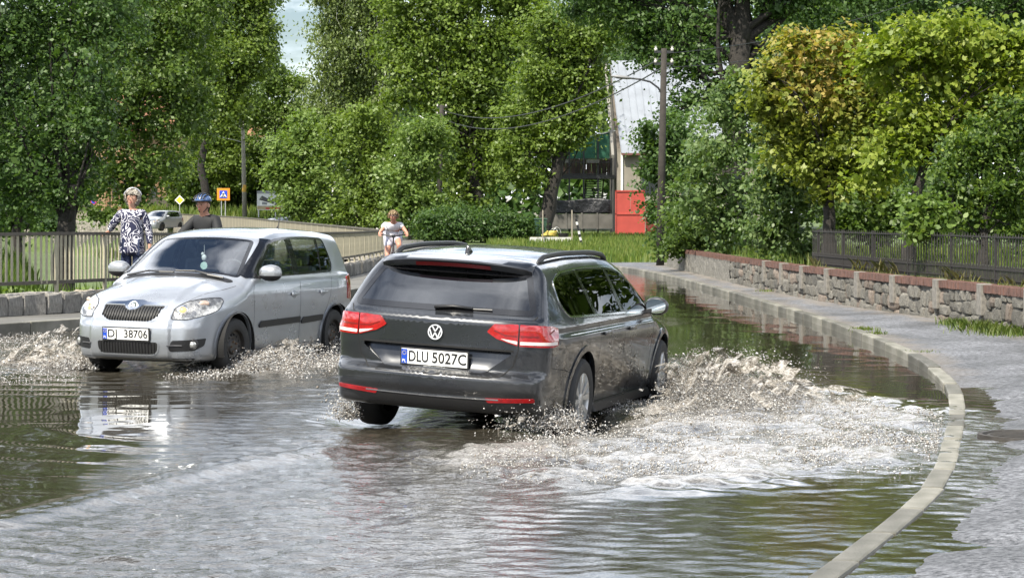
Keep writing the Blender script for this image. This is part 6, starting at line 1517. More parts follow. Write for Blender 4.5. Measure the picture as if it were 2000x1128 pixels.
# tall trees standing over the road beside the wall: they show as the dark green mirrored in the estate car's side glass and in the water
for k, (X_, Y_, H_, lab) in enumerate(((14.5, 43.0, 14.0, 'tall tree on the garden side of the wall, mirrored in the car windows'), (19.0, 57.0, 18.0, 'tallest tree at the back of the garden, mirrored in the car windows'), (12.5, 33.0, 12.0, 'shorter tree in the garden beyond the yew, mirrored in the car windows'))):
    fx = lambda dx, z: (CX + (X_ + dx) * FPX / Y_, HY - (z - CZ) * FPX / Y_)
    lb = [(*fx(dx, z), 2.0 * FPX / Y_) for dx, z in ((0, H_), (-2, H_ - 2), (2, H_ - 2.2), (0, H_ - 3.5), (-3, H_ - 5), (3, H_ - 5), (0, H_ - 6.5), (-2.2, H_ - 8), (2.2, H_ - 8))]
    tree('broadleaf_tree', lab, (X_, Y_, 0.6), lb, Y_, 0.22, 'oak', 0.25, 13, 0.4, 'rhomb', seed=200 + k, trunk_top=H_ - 6)
# ================================================================== buildings and street furniture
def quadprism(pts, t):
    "closed solid from 4 corner points pushed back along vector t"
    pts = [Vector(p) for p in pts]; t = Vector(t); n = len(pts)
    return MB().add(pts + [p + t for p in pts], [tuple(range(n)), tuple(range(2 * n - 1, n - 1, -1))] + [(i, n + i, n + (i + 1) % n, (i + 1) % n) for i in range(n)])
M_zinc = mat('zinc_sheet', (0.215, 0.235, 0.265), 0.5, metal=0.2, var=0.10, vscale=1.5)
M_plast = mat('render_beige', (0.22, 0.20, 0.165), 0.9, var=0.2, vscale=1.0, bump=0.3, bscale=10)
M_gable = mat('gable_shaded', (0.10, 0.085, 0.07), 0.9, var=0.3, vscale=3)  # shade on the gable side put into its colour, darker than the front wall
M_wood = mat('brown_boards', (0.10, 0.065, 0.05), 0.85, var=0.35, vscale=4)
M_tarp = mat('black_tarpaulin', (0.012, 0.013, 0.016), 0.45, bump=0.8, bscale=4, bdist=0.1)
M_concr = mat('concrete_panel', (0.10, 0.095, 0.088), 0.9, var=0.25, vscale=2)
M_redp = mat('red_gate_paint', (0.36, 0.055, 0.042), 0.5, var=0.12, vscale=2)
M_redp2 = mat('red_gate_deep', (0.38, 0.02, 0.014), 0.5)
M_steel = mat('galvanised', (0.42, 0.43, 0.43), 0.5, metal=0.6)
M_dsteel = mat('dark_steel', (0.02, 0.022, 0.024), 0.5)
barn = empty('barn', (6.2, 131.6, 0.3)); tag(barn, 'barn with a steep zinc sheet roof and beige wall behind the red gate', 'building')
def rel(p, o): return Vector(p) - o.location
O = barn.location
x0, x1, ye, yr, ze, zr = 6.15, 14.5, 131.6, 136.6, 5.45, 10.95
quadprism([rel(p, barn) for p in ((x0, ye, 0.2), (x1, ye, 0.2), (x1, ye, ze), (x0, ye, ze))], (0, 0.3, 0)).build('front_wall', M_plast, barn)
quadprism([rel(p, barn) for p in ((x0, ye + 0.31, 0.2), (x0, ye + 0.31, ze), (x0 - 0.2, yr, zr - 0.2), (x0, 141.6, ze), (x0, 141.6, 0.2))], (0.25, 0, 0)).build('gable_wall', M_gable, barn)
quadprism([rel(p, barn) for p in ((x0 - 0.1, yr + 0.25, zr - 0.05), (x1, yr + 0.25, zr - 0.05), (x1, 142.2, 4.9), (x0 - 0.1, 142.2, 4.9))], (0, -0.05, -0.12)).build('rear_roof', M_zinc, barn)
npn, nrow = 20, 3
for k in range(npn):
    for r_ in range(nrow):
        t0 = r_ / nrow; t1 = (r_ + 1) / nrow
        def rp(u_, t): # u along the eave, t up the slope
            xa = 6.36 + (x1 - 6.36) * u_; xb = 5.93 + (x1 - 5.93) * u_
            return Vector((xa + (xb - xa) * t, ye - 0.35 + (yr - ye + 0.35) * t, ze - 0.25 + (zr - ze + 0.25) * t))
        a, b, c, d = rp(k / npn, t0 - 0.006 * (r_ > 0)), rp((k + 1) / npn, t0 - 0.006 * (r_ > 0)), rp((k + 1) / npn, t1), rp(k / npn, t1)
        nrm = (b - a).cross(d - a).normalized()
        lift = nrm * (0.02 * (nrow - r_) / nrow); mb = MB()
        q = [p - O + lift for p in (a, b, c, d)]; e_ = (b - a).normalized() * 0.03
        mb.add(q + [p - nrm * 0.03 for p in q], [(0, 1, 2, 3), (7, 6, 5, 4), (0, 4, 5, 1), (1, 5, 6, 2), (2, 6, 7, 3), (3, 7, 4, 0)])
        mb.add([q[0], q[0] + e_, q[3] + e_, q[3], q[0] + nrm * 0.04, q[0] + e_ + nrm * 0.04, q[3] + e_ + nrm * 0.04, q[3] + nrm * 0.04], [(4, 5, 6, 7), (0, 4, 7, 3), (1, 2, 6, 5), (0, 1, 5, 4), (3, 7, 6, 2)])
        mb.build('roof_panel', M_zinc, barn)
MB().bar(rel((6.36, ye - 0.38, ze - 0.30), barn), rel((x1, ye - 0.38, ze - 0.30), barn), 0.14, 0.12).build('gutter', mat('gutter_brown', (0.12, 0.05, 0.04), 0.6), barn)
MB().tube([rel((6.42, ye - 0.06, ze - 0.2), barn), rel((6.42, ye - 0.06, 0.4), barn)], 0.07, 8).build('downpipe', M_white, barn)
quadprism([rel(p, barn) for p in ((5.80, ye - 0.4, ze - 0.35), (5.95, ye - 0.4, ze - 0.35), (5.75, yr, zr - 0.15), (5.6, yr, zr - 0.15))], (0, 0.05, -0.18)).build('barge_board', mat('weathered_board', (0.20, 0.19, 0.17), 0.9), barn)
for wx in (8.0, 11.0): MB().box(rel((wx, ye - 0.02, 3.4), barn), (0.9, 0.08, 1.2)).build('window', mat('dark_pane', (0.03, 0.035, 0.04), 0.1), barn)
# balcony
bal_ = empty('balcony', (4.2, 134.5, 0.35)); tag(bal_, 'dark timber balcony with green netting and a stair beside the barn gable', 'balcony')
def bp(px, py, Y): return P(px, py, Y) - bal_.location
Yb = 133.0
MB().box(bp(1142, 346, Yb + 1.2), (3.5, 2.6, 0.22)).build('deck', M_dsteel, bal_)
for px in (1085, 1112, 1140, 1168, 1194):
    a = bp(px, 462, Yb); b = bp(px, 258 + (1200 - px) * 0.22, Yb); MB().bar((a.x, a.y, 0), b, 0.10).build('post', M_dsteel, bal_)
for k in range(11):
    px = 1086 + k * 10; MB().box(bp(px + 4, 327, Yb + 2.2), (0.29, 0.04, 0.95)).build('back_board', M_wood, bal_)
for k in range(28):
    px = 1084 + k * 4.0; MB().bar(bp(px, 345, Yb), bp(px, 311, Yb), 0.02).build('baluster', M_dsteel, bal_)
for py in (310, 317, 340): MB().bar(bp(1082, py, Yb - 0.02), bp(1196, py, Yb - 0.02), 0.05).build('rail', M_dsteel, bal_)
for px in (1098, 1158): MB().box(bp(px, 315, Yb - 0.15), (0.75, 0.2, 0.2)).build('flower_box', mat('box_grey', (0.12, 0.12, 0.11), 0.8), bal_)
M_net = glass_mat('green_netting', (0.05, 0.22, 0.13), 1.3, rough=0.4)
for k in range(3):
    pa, pb = 1108 + k * 28, 1135 + k * 28; ta, tb = 279 - (pa - 1108) * 0.25, 279 - (pb - 1108) * 0.25
    quadprism([bp(pa, 309, Yb - 0.01), bp(pb, 309, Yb - 0.01), bp(pb, tb, Yb - 0.01), bp(pa, ta, Yb - 0.01)], (0, 0.01, 0)).build('netting', mat('netting_green', (0.02, 0.10, 0.06), 0.8, var=0.3, vscale=6), bal_)
MB().bar(bp(1088, 281, Yb), bp(1202, 255, Yb), 0.12, 0.06).build('canopy_edge', M_steel, bal_)
for k in range(9):
    py = 387 - k * 4.6; MB().box(bp(1158, py, Yb + 0.2 + k * 0.25), (1.0, 0.27, 0.05)).build('stair_tread', M_dsteel, bal_)
for px in (1141, 1175): MB().bar(bp(px, 392, Yb), bp(px + 4, 350, Yb + 2.2), 0.06, 0.2).build('stringer', M_dsteel, bal_)
# tarpaulin screen and concrete fence below
tv = []; tf = []
for i_, px in enumerate(np.linspace(1082, 1192, 34)):
    sag = 4.0 * math.sin((px - 1082) / 110 * math.pi * 2.0) - 3.0 * math.sin((px - 1082) / 110 * math.pi)
    for j_, t in enumerate(np.linspace(0, 1, 9)):
        p = P(px, (390 + sag * 0.5) * (1 - t) + 417 * t, 130.6 + 0.05 * math.sin(px * 0.11 + t * 2.2) + 0.012 * math.sin(px * 0.5 + t * 4)); tv.append(p)
for i_ in range(33):
    for j_ in range(8): tf.append((i_ * 9 + j_, i_ * 9 + 9 + j_, i_ * 9 + 10 + j_, i_ * 9 + 1 + j_))
tp_ = MB().add(tv, tf); o = tp_.build('tarpaulin', M_tarp, smooth=True)
md = o.modifiers.new('thick', 'SOLIDIFY'); md.thickness = 0.012
tag(o, 'sagging black tarpaulin strung above the grey panel fence', 'tarpaulin')
pf = empty('panel_fence', P(1076, 446, 130)); tag(pf, 'grey concrete panel fence below the black tarpaulin', 'fence')
for k in range(4):
    a = P(1076 + k * 30.2, 432, 130.0) - pf.location; MB().box((a.x + 0.44, 0, a.z), (0.87, 0.06, 0.85)).build('panel', M_concr, pf)
    MB().box((a.x, -0.02, a.z + 0.02), (0.09, 0.1, 0.95)).build('post', M_concr, pf)
# red gate
gate = empty('metal_gate', P(1203, 463, 128)); tag(gate, 'red sheet metal gate panel in front of the barn', 'gate'); G0 = gate.location
def gq(a, b, c, d, Y, t): return quadprism([P(a, d, Y) - G0, P(b, d, Y) - G0, P(b, c, Y) - G0, P(a, c, Y) - G0], (0, t, 0))
gq(1203, 1231, 373, 417, 128, 0.04).build('upper_sheet', M_redp, gate); gq(1231.6, 1258, 374, 417, 128.0, 0.04).build('upper_sheet', M_redp, gate); gq(1203, 1258, 418.5, 462, 128.0, 0.04).build('lower_sheet', M_redp, gate)
for (a, b, c, d) in ((1202, 1259, 371.5, 374.5), (1202, 1259, 416.5, 419), (1202, 1259, 460.5, 463.5), (1201.5, 1204, 372, 463), (1256.5, 1259.5, 372, 463)): gq(a, b, c, d, 127.95, 0.06).build('frame_bar', M_redp, gate)
g2 = empty('metal_gate', P(1262, 463, 128.6)); tag(g2, 'deep red second gate leaf beside the utility pole', 'gate')
quadprism([P(1261, 462, 128.2) - g2.location, P(1284, 462, 131) - g2.location, P(1284, 400, 131) - g2.location, P(1261, 400, 128.2) - g2.location], (0.03, 0.05, 0)).build('sheet', M_redp2, g2)
MB().bar(P(1261, 399, 128.15) - g2.location, P(1284, 399, 130.95) - g2.location, 0.08).build('frame_bar', M_redp2, g2)
# kitchen garden bed with its odds and ends
bed = empty('raised_bed', P(1036, 476, 108)); tag(bed, 'low pale plank raised bed on the verge', 'planter'); B0 = bed.location
for r_ in range(3): MB().box(P(1076, 465 + r_ * 3.9, 108) - B0, (2.02, 0.05, 0.088)).build('plank', mat('pale_plank', (0.50, 0.50, 0.47), 0.7, var=0.15), bed)
MB().box(P(1076, 464.5, 109) - B0, (1.98, 1.9, 0.10)).build('soil', M_soil, bed)
for px in (1037, 1116): MB().box(P(px, 470, 109) - B0, (0.05, 1.9, 0.28)).build('side_plank', mat('pale_plank'), bed)
for k, px in enumerate((1060, 1117)):
    a = P(px, 476, 107.8); b = P(px, 410, 107.8); o = MB().bar((0, 0, 0), b - a, 0.06).build('garden_stake', mat('stake_wood', (0.25, 0.22, 0.18), 0.9)); o.location = a; tag(o, ('thin wooden stake at the bin end of the raised bed', 'thin wooden stake at the striped post end of the raised bed')[k], 'stake')
cr_ = empty('garden_hose', P(1072, 463, 108.4)); tag(cr_, 'coiled yellow hose and sacking lying in the raised bed', 'hose')
for q in range(4): MB().tube([((0.34 - 0.03 * q) * math.cos(a) + 0.05 * q, 0.25 * math.sin(a), 0.10 + 0.055 * q + 0.02 * math.sin(3 * a + q)) for a in np.linspace(0, 2 * math.pi, 21)], 0.03, 6).build('coil', mat('hose_yellow', (0.50, 0.40, 0.08), 0.5), cr_)
pt = empty('flower_pot', P(1100, 463, 108.4)); tag(pt, 'black tub with white looping wires in the raised bed', 'pot')
MB().lathe([(0, 0), (0.22, 0), (0.27, 0.2), (0.24, 0.2), (0.2, 0.1)], (0, 0, 0), n=20).build('tub', M_black, pt)
MB().tube([(-0.45 + 0.22 * math.cos(a), 0, 0.12 + 0.30 * math.sin(a)) for a in np.linspace(0.1, math.pi - 0.1, 11)], 0.010, 5).build('wire_loop', M_white, pt); MB().tube([(-0.30 + 0.20 * math.cos(a), 0.2 * math.cos(a), 0.12 + 0.36 * math.sin(a)) for a in np.linspace(0.1, math.pi - 0.6, 11)], 0.010, 5).build('wire_loop', M_white, pt)
# wheeled bin
bn = empty('wheeled_bin', P(1056, 463, 112)); tag(bn, 'dark green wheeled refuse bin beside the low bush', 'bin'); M_bin = mat('bin_green', (0.025, 0.06, 0.04), 0.5)
vs = []
for z_, w_, d_ in ((0.06, 0.24, 0.26), (0.85, 0.31, 0.34)): vs += [(-w_, -d_, z_), (w_, -d_, z_), (w_, d_, z_), (-w_, d_, z_)]
MB().add(vs, [(3, 2, 1, 0), (4, 5, 6, 7), (0, 1, 5, 4), (1, 2, 6, 5), (2, 3, 7, 6), (3, 0, 4, 7)]).build('body', M_bin, bn, bevel=0.02)
MB().box((0, 0, 0.90), (0.68, 0.74, 0.07)).build('lid', M_bin, bn, bevel=0.025); MB().bar((-0.28, 0.38, 0.86), (0.28, 0.38, 0.86), 0.03).build('handle', M_bin, bn)
for s_ in (-1, 1): MB().lathe([(0, -0.03), (0.10, -0.03), (0.10, 0.03), (0, 0.03)], (s_ * 0.27, 0.25, 0.10), 'X', 16).build('wheel', M_black, bn)
# striped post
sp_ = empty('marker_post', P(1137, 481, 100)); tag(sp_, 'leaning black post with white bands on the verge', 'post'); a = Vector(); b = P(1125, 427, 100) - sp_.location
for q in range(9): MB().tube([a.lerp(b, q / 9), a.lerp(b, (q + 1) / 9)], 0.055, 10).build('white_band' if q in (2, 4, 7) else 'black_band', mat('band_white', (0.6, 0.6, 0.58), 0.6) if q in (2, 4, 7) else M_black, sp_)

# ---- utility poles, street lamps, cables
M_pole = mat('tarred_pole', (0.030, 0.026, 0.022), 0.9, var=0.35, vscale=5)
M_polec = mat('concrete_pole', (0.30, 0.28, 0.24), 0.85, var=0.2, vscale=3)
def pole(label, base_px, top_px, Y, r, m, arm, head_m):
    a = P(*base_px, Y); e = empty('street_lamp', a); tag(e, label, 'lamp pole'); b = P(*top_px, Y) - a
    MB().tube([(0, 0, -0.3), b * 0.5, b], [r * 1.15, r, r * 0.8], 12).build('pole', m, e, smooth=True)
    for t in (0.985, 0.93):
        c = b * t; MB().bar(c + Vector((-0.28, 0, 0)), c + Vector((0.28, 0, 0)), 0.07).build('cross_arm', M_dsteel, e)
        for s_ in (-0.24, 0.24): MB().lathe([(0, 0), (0.04, 0), (0.05, 0.05), (0.025, 0.08), (0.04, 0.12), (0, 0.13)], (c.x + s_, c.y - 0.02, c.z + 0.035), n=10).build('insulator', mat('porcelain', (0.55, 0.52, 0.48), 0.2), e)
    pts = [P(px, py, Y) - a for px, py in arm]; MB().tube(pts, 0.028, 8).build('lamp_arm', M_steel if m is not M_pole else M_dsteel, e, smooth=True)
    d = (pts[-1] - pts[-2]).normalized(); h = pts[-1] + d * 0.3
    MB().tube([pts[-1] - d * 0.05, pts[-1] + d * 0.12, h + d * 0.1, h + d * 0.28], [0.05, 0.10, 0.11, 0.03], 10, flat=0.5).build('lamp_head', head_m, e, smooth=True)
    return e
M_lh = mat('lamp_housing', (0.50, 0.50, 0.50), 0.5)
pole('tarred utility pole with a curved lamp arm at the end of the stone wall', (1289, 520), (1297, 95), 66, 0.105, M_pole, [(1293, 185), (1286, 172), (1270, 160), (1250, 155), (1232, 153)], mat('lamp_housing_dark', (0.18, 0.18, 0.18), 0.5))
pole('dark utility pole with a pale lamp head rising from the low bushes', (855, 470), (863, 205), 125, 0.15, M_pole, [(862, 262), (850, 248), (836, 238)], M_lh)
pole('grey concrete utility pole with a yellow band on the grass slope', (478, 415), (474, 237), 176, 0.16, M_polec, [(474, 278), (455, 273), (440, 270)], M_lh)
o = MB().tube([(0, 0, 0), (0, 0, 0.55)], 0.175, 12).build('pole_band', mat('band_ochre', (0.55, 0.33, 0.06), 0.7)); o.location = P(477, 375, 176); o.parent = [x for x in bpy.data.objects if x.name.startswith('street_lamp')][-1]; o.location = P(477, 375, 176) - P(478, 415, 176)
def cable(label, a, b, sag, r=0.014):
    a = Vector(a); b = Vector(b); pts = [a.lerp(b, t) - Vector((0, 0, sag * 4 * t * (1 - t))) for t in np.linspace(0, 1, 25)]
    o = MB().tube([p - a for p in pts], r, 5).build('overhead_cable', M_dsteel); o.location = a; tag(o, label, 'cable')
cable('upper overhead cable between the two tarred poles', P(1294, 112, 66), P(865, 215, 125), 1.0, 0.022); cable('lower overhead cable between the two tarred poles', P(1294, 132, 66), P(865, 232, 125), 1.1, 0.022)
cable('overhead cable from the tarred pole over the lilac', P(1299, 105, 66), P(2100, -150, 84), 0.9, 0.012); cable('lower overhead cable from the tarred pole over the lilac', P(1299, 132, 66), P(2100, -110, 84), 1.0, 0.012)

# ---- road signs, billboard
def sign_post(e, h, r=0.035, x=0.0): MB().tube([(x, 0, -0.3), (x, 0, h)], r, 8).build('post', M_steel, e)
s1 = empty('road_sign', P(436, 440, 165)); tag(s1, 'orange backed pedestrian crossing sign on two posts', 'road sign')
hh = (440 - 390) * 165 / FPX
sign_post(s1, hh + 0.6, x=-0.13); sign_post(s1, hh + 0.6, x=0.16)
def zpl(py): return (440 - py) * 165 / FPX
w_ = 25 * 165 / FPX
MB().box((0.02, -0.05, zpl(379.5)), (w_, 0.03, w_ * 0.95)).build('orange_board', mat('sign_orange', (0.62, 0.22, 0.01), 0.5), s1, bevel=0.012)
MB().box((0.02, -0.075, zpl(379.5)), (w_ * 0.60, 0.02, w_ * 0.60)).build('blue_field', mat('sign_blue', (0.01, 0.05, 0.45), 0.4), s1)
k_ = w_ * 0.26; zc = zpl(379.5)
MB().prism([(-k_, -k_ * 0.85), (k_, -k_ * 0.85), (0, k_ * 0.95)], (0.02, -0.088, zc), (1, 0, 0), (0, 0, 1), (0, -0.006, 0)).build('white_triangle', M_white, s1)
wk = MB(); wk.ball((0.02, -0.10, zc + k_ * 0.40), (0.035, 0.004, 0.035), 8, 6)
for a, b in (((0.02, 0.28), (0.02, -0.15)), ((0.02, -0.15), (-0.10, -0.7)), ((0.02, -0.15), (0.12, -0.7)), ((0.02, 0.2), (-0.10, -0.05)), ((0.02, 0.2), (0.14, 0.0))): wk.bar((a[0], -0.10, zc + a[1] * k_), (b[0], -0.10, zc + b[1] * k_), 0.012, 0.05)
wk.bar((-0.18, -0.10, zc - k_ * 0.72), (0.22, -0.10, zc - k_ * 0.72), 0.012, 0.03); wk.build('walking_figure', M_ink, s1)
s2 = empty('road_sign', P(351, 440, 172)); tag(s2, 'yellow diamond priority road sign with white border', 'road sign'); z2 = (440 - 390.5) * 172 / FPX; d_ = 9.5 * 172 / FPX
sign_post(s2, z2)
for nm, q, off, m_ in (('white_diamond', d_, -0.04, M_white), ('yellow_diamond', d_ * 0.74, -0.056, mat('sign_yellow', (0.80, 0.52, 0.03), 0.5))): MB().prism([(0, -q), (q, 0), (0, q), (-q, 0)], (0, off, z2), (1, 0, 0), (0, 0, 1), (0, -0.015, 0)).build(nm, m_, s2)
s3 = empty('road_sign', P(184, 440, 180)); tag(s3, 'round blue and red no parking sign half hidden by leaves', 'road sign'); z3 = (440 - 392) * 180 / FPX; sign_post(s3, z3)
for nm, q, off, m_ in (('red_ring', 0.30, -0.04, mat('sign_red', (0.6, 0.02, 0.03), 0.5)), ('blue_disc', 0.235, -0.056, mat('sign_blue'))): MB().lathe([(0, off), (q, off), (q, off + 0.012), (0, off + 0.012)], (0, 0, z3), 'Y', 24).build(nm, m_, s3)
MB().bar((-0.17, -0.07, z3 + 0.17), (0.17, -0.07, z3 - 0.17), 0.01, 0.06, up=(1, 0, 1)).build('red_slash', mat('sign_red'), s3)
bb = empty('billboard', P(535, 420, 174)); tag(bb, 'advertising board with a picture of a white modern house', 'billboard')
def bbp(px, py, d=0.0): q = P(px, py, 174) - bb.location; return Vector((q.x, -d, q.z))
def bbq(nm, pts, d, m_, t=0.012): quadprism([bbp(a, b, d) for a, b in pts], (0, t, 0)).build(nm, m_, bb)
for px in (505, 538, 566): a = bbp(px, 424); b = bbp(px, 374); MB().bar(a, b, 0.09).build('post', M_steel, bb)
bbq('board', [(502, 410), (569, 411), (569, 373), (502, 373)], 0.06, mat('poster_sky', (0.62, 0.63, 0.63), 0.6, var=0.1, vscale=1.2), 0.05)
bbq('poster_band', [(502, 378), (569, 378), (569, 373.5), (502, 373.5)], 0.07, mat('poster_grey', (0.22, 0.23, 0.25), 0.6))
bbq('poster_ground', [(502.5, 409), (568.5, 409.5), (568.5, 403), (502.5, 402)], 0.07, mat('poster_tan', (0.36, 0.29, 0.18), 0.6, var=0.3, vscale=2))
bbq('poster_roof', [(506, 390), (512, 382), (536, 394), (534, 398)], 0.078, mat('poster_dark', (0.06, 0.06, 0.065), 0.6))
bbq('poster_house', [(508, 401), (536, 401), (536, 396), (508, 390)], 0.072, M_white); bbq('poster_house', [(536, 400.5), (556, 400), (556, 394), (540, 395)], 0.073, mat('poster_dark'))
bbq('poster_window', [(512, 399.5), (522, 399.5), (522, 395.5), (512, 394)], 0.084, mat('poster_grey')); bbq('poster_lettering_strip', [(519, 408.5), (548, 408.8), (548, 405.5), (519, 405.2)], 0.082, mat('poster_red', (0.45, 0.05, 0.04), 0.6))

# ---- houses beyond the stream
hs = empty('house', (-20.6, 205, 0.9)); tag(hs, 'house with a red tiled roof half hidden by the slender light green tree', 'building')
def hp(px, py, Y): return P(px, py, Y) - hs.location
M_tile = bpy.data.materials.new('roof_tile_red'); M_tile.use_nodes = True
def _tile(m):
    n = m.node_tree.nodes; l = m.node_tree.links.new; b = n['Principled BSDF']; b.inputs['Roughness'].default_value = 0.85
    tc = n.new('ShaderNodeTexCoord'); w = n.new('ShaderNodeTexWave'); w.bands_direction = 'Z'; w.inputs['Scale'].default_value = 1.4; w.inputs['Distortion'].default_value = 0.6; t = n.new('ShaderNodeTexNoise'); t.inputs['Scale'].default_value = 1.5
    l(tc.outputs['Object'], w.inputs['Vector']); l(tc.outputs['Object'], t.inputs['Vector'])
    r = n.new('ShaderNodeValToRGB'); r.color_ramp.elements[0].color = (0.20, 0.085, 0.05, 1); r.color_ramp.elements[1].color = (0.36, 0.17, 0.10, 1); l(t.outputs['Fac'], r.inputs['Fac'])
    l(r.outputs[0], b.inputs['Base Color']); bp_ = n.new('ShaderNodeBump'); bp_.inputs['Distance'].default_value = 0.08; l(w.outputs['Fac'], bp_.inputs['Height']); l(bp_.outputs[0], b.inputs['Normal'])
_tile(M_tile)
MB().box(hp(525, 360, 206), (4.2, 7.0, 8.4)).build('wall', M_plast, hs)
quadprism([hp(475, 300, 201.5), hp(578, 300, 201.5), hp(566, 226, 206), hp(492, 226, 206)], (0, 0.1, 0.2)).build('roof', M_tile, hs)
quadprism([hp(492, 226, 206.2), hp(566, 226, 206.2), hp(578, 300, 210.5), hp(475, 300, 210.5)], (0, 0.1, 0.2)).build('roof', M_tile, hs)
MB().box(hp(556, 222, 206), (0.7, 0.7, 1.6)).build('chimney', M_brick, hs)
for px in (505, 525, 545): 
    f = MB().box(hp(px, 330, 202.4), (0.9, 0.12, 1.3)).build('window', M_white, hs); MB().box(hp(px, 330, 202.3), (0.7, 0.06, 1.1)).build('pane', mat('dark_pane'), f)
h2 = empty('house', (-34.5, 214, 1.0)); tag(h2, 'ochre rendered house with brown pilasters behind the grey board fence', 'building')
def h2p(px, py, Y): return P(px, py, Y) - h2.location
M_och = mat('ochre_render', (0.27, 0.185, 0.105), 0.9, var=0.12, vscale=1.0)
MB().box(h2p(280, 345, 218), (8.0, 8.0, 9.0)).build('wall', M_och, h2)
for px in (210, 236, 262, 288, 311, 350): MB().box(h2p(px, 352, 213.9), (0.35, 0.18, 8.2)).build('pilaster', mat('pilaster_brown', (0.20, 0.11, 0.06), 0.9), h2)
for px in (224, 249, 275, 300, 330):
    for py in (330, 375):
        f = MB().box(h2p(px, py, 213.95), (0.62, 0.1, 1.2)).build('window', mat('frame_brown', (0.16, 0.09, 0.05), 0.7), h2); MB().box(h2p(px, py, 213.86), (0.46, 0.06, 1.0)).build('pane', mat('dark_pane'), f)
quadprism([h2p(190, 255, 213), h2p(372, 255, 213), h2p(350, 190, 218), h2p(212, 190, 218)], (0, 0.1, 0.2)).build('roof', M_tile, h2)
bf = empty('board_fence', P(290, 440, 190)); tag(bf, 'grey upright board fence in front of the ochre house', 'fence')
for k in range(38):
    px = 292 + k * 3.6; a = P(px, 413, 190) - bf.location; MB().box((a.x, 0, a.z), (0.15, 0.04, 2.5 + 0.06 * math.sin(k * 2.1))).build('board', mat('grey_board', (0.075, 0.065, 0.05), 0.9, var=0.3, vscale=2), bf)
for py in (400, 428): a = P(290, py, 190.1) - bf.location; b = P(430, py, 190.1) - bf.location; MB().bar(a, b, 0.06, 0.12).build('rail', mat('grey_board'), bf)

# ---- two cars on the far road, built from the hatchback's shapes
def far_car(label, loc, rz, paint, sx=1.06):
    r_ = empty('parked_car', loc, rz); tag(r_, label, 'car'); r_.scale = (sx, 1.04, 0.97)
    for ch in list(hat.children):
        base_n = ch.name.split('.')[0]
        if base_n in ('body', 'side_window', 'windscreen', 'rear_window', 'window_surround', 'windscreen_surround', 'wheel', 'door_pillar', 'headlight', 'tail_light', 'grille', 'mirror', 'cabin_floor'):
            c = ch.copy(); COL.objects.link(c); c.parent = r_
            if base_n == 'body' and c.type == 'MESH':
                c.material_slots[0].link = 'OBJECT'; c.material_slots[0].material = paint
            for g in ch.children:
                d = g.copy(); COL.objects.link(d); d.parent = c
M_pale = bpy.data.materials.new('pale_silver'); M_pale.use_nodes = True; _paint(M_pale, (0.26, 0.275, 0.29), 0.4, 0.35)
M_slate = bpy.data.materials.new('slate_blue'); M_slate.use_nodes = True; _paint(M_slate, (0.10, 0.125, 0.15), 0.4, 0.35)
c1 = P(342, 410, 160); far_car('pale silver car behind the far railing near the priority sign', (c1.x, 160, c1.z - 1.47), R(250), M_pale)
c2 = P(585, 423, 142); far_car('slate blue car whose roof shows above the far railing', (c2.x, 142, c2.z - 1.47), R(235), M_slate)
# ================================================================== people
def skin_body(name, V, E, Rr, m, parent, root=0, sub=2, mod=None):
    me = bpy.data.meshes.new(name); me.from_pydata([Vector(v) for v in V], E, [])
    o = link(name, me, m, parent)
    s_ = o.modifiers.new('skin', 'SKIN'); s_.use_smooth_shade = True; s_.branch_smoothing = 0.4
    if not me.skin_vertices: 
        bm = bmesh.new(); bm.from_mesh(me); bm.verts.layers.skin.verify(); bm.to_mesh(me); bm.free()
    for k, r_ in enumerate(Rr):
        sv = me.skin_vertices[0].data[k]; sv.radius = (r_ if isinstance(r_, tuple) else (r_, r_)); sv.use_root = (k == root)
    u_ = o.modifiers.new('sub', 'SUBSURF'); u_.levels = 1; u_.render_levels = sub
    return o
M_skin = mat('skin', (0.42, 0.235, 0.165), 0.55, var=0.10, vscale=14)
M_skin2 = mat('skin_ruddy', (0.43, 0.215, 0.15), 0.55, var=0.10, vscale=14)
def chain(V, E, Rr, pts, start=None):
    prev = start
    for (p, r_) in pts:
        V.append(p); Rr.append(r_); k = len(V) - 1
        if prev is not None: E.append((prev, k))
        prev = k
    return prev
def hand(V, E, Rr, wrist_i, w, fwd, side, curl, L_=0.085):
    "palm and five fingers; fwd: finger direction, side: towards the thumb, curl: bend direction"
    w = Vector(w); fwd = Vector(fwd).normalized(); side = Vector(side).normalized(); curl = Vector(curl).normalized()
    pk = chain(V, E, Rr, [(w + fwd * 0.05, 0.026)], wrist_i)
    for q, (o_, l_) in enumerate(((0.030, 0.072), (0.010, 0.082), (-0.010, 0.078), (-0.028, 0.060))):
        b = w + fwd * 0.082 + side * o_; chain(V, E, Rr, [(b, 0.0095), (b + fwd * l_ * 0.5 + curl * l_ * 0.2, 0.0085), (b + fwd * l_ * 0.75 + curl * l_ * 0.62, 0.0065)], pk)
    b = w + fwd * 0.035 + side * 0.036; chain(V, E, Rr, [(b, 0.011), (b + side * 0.02 + fwd * 0.035, 0.0095), (b + side * 0.022 + fwd * 0.058 + curl * 0.02, 0.0075)], pk)
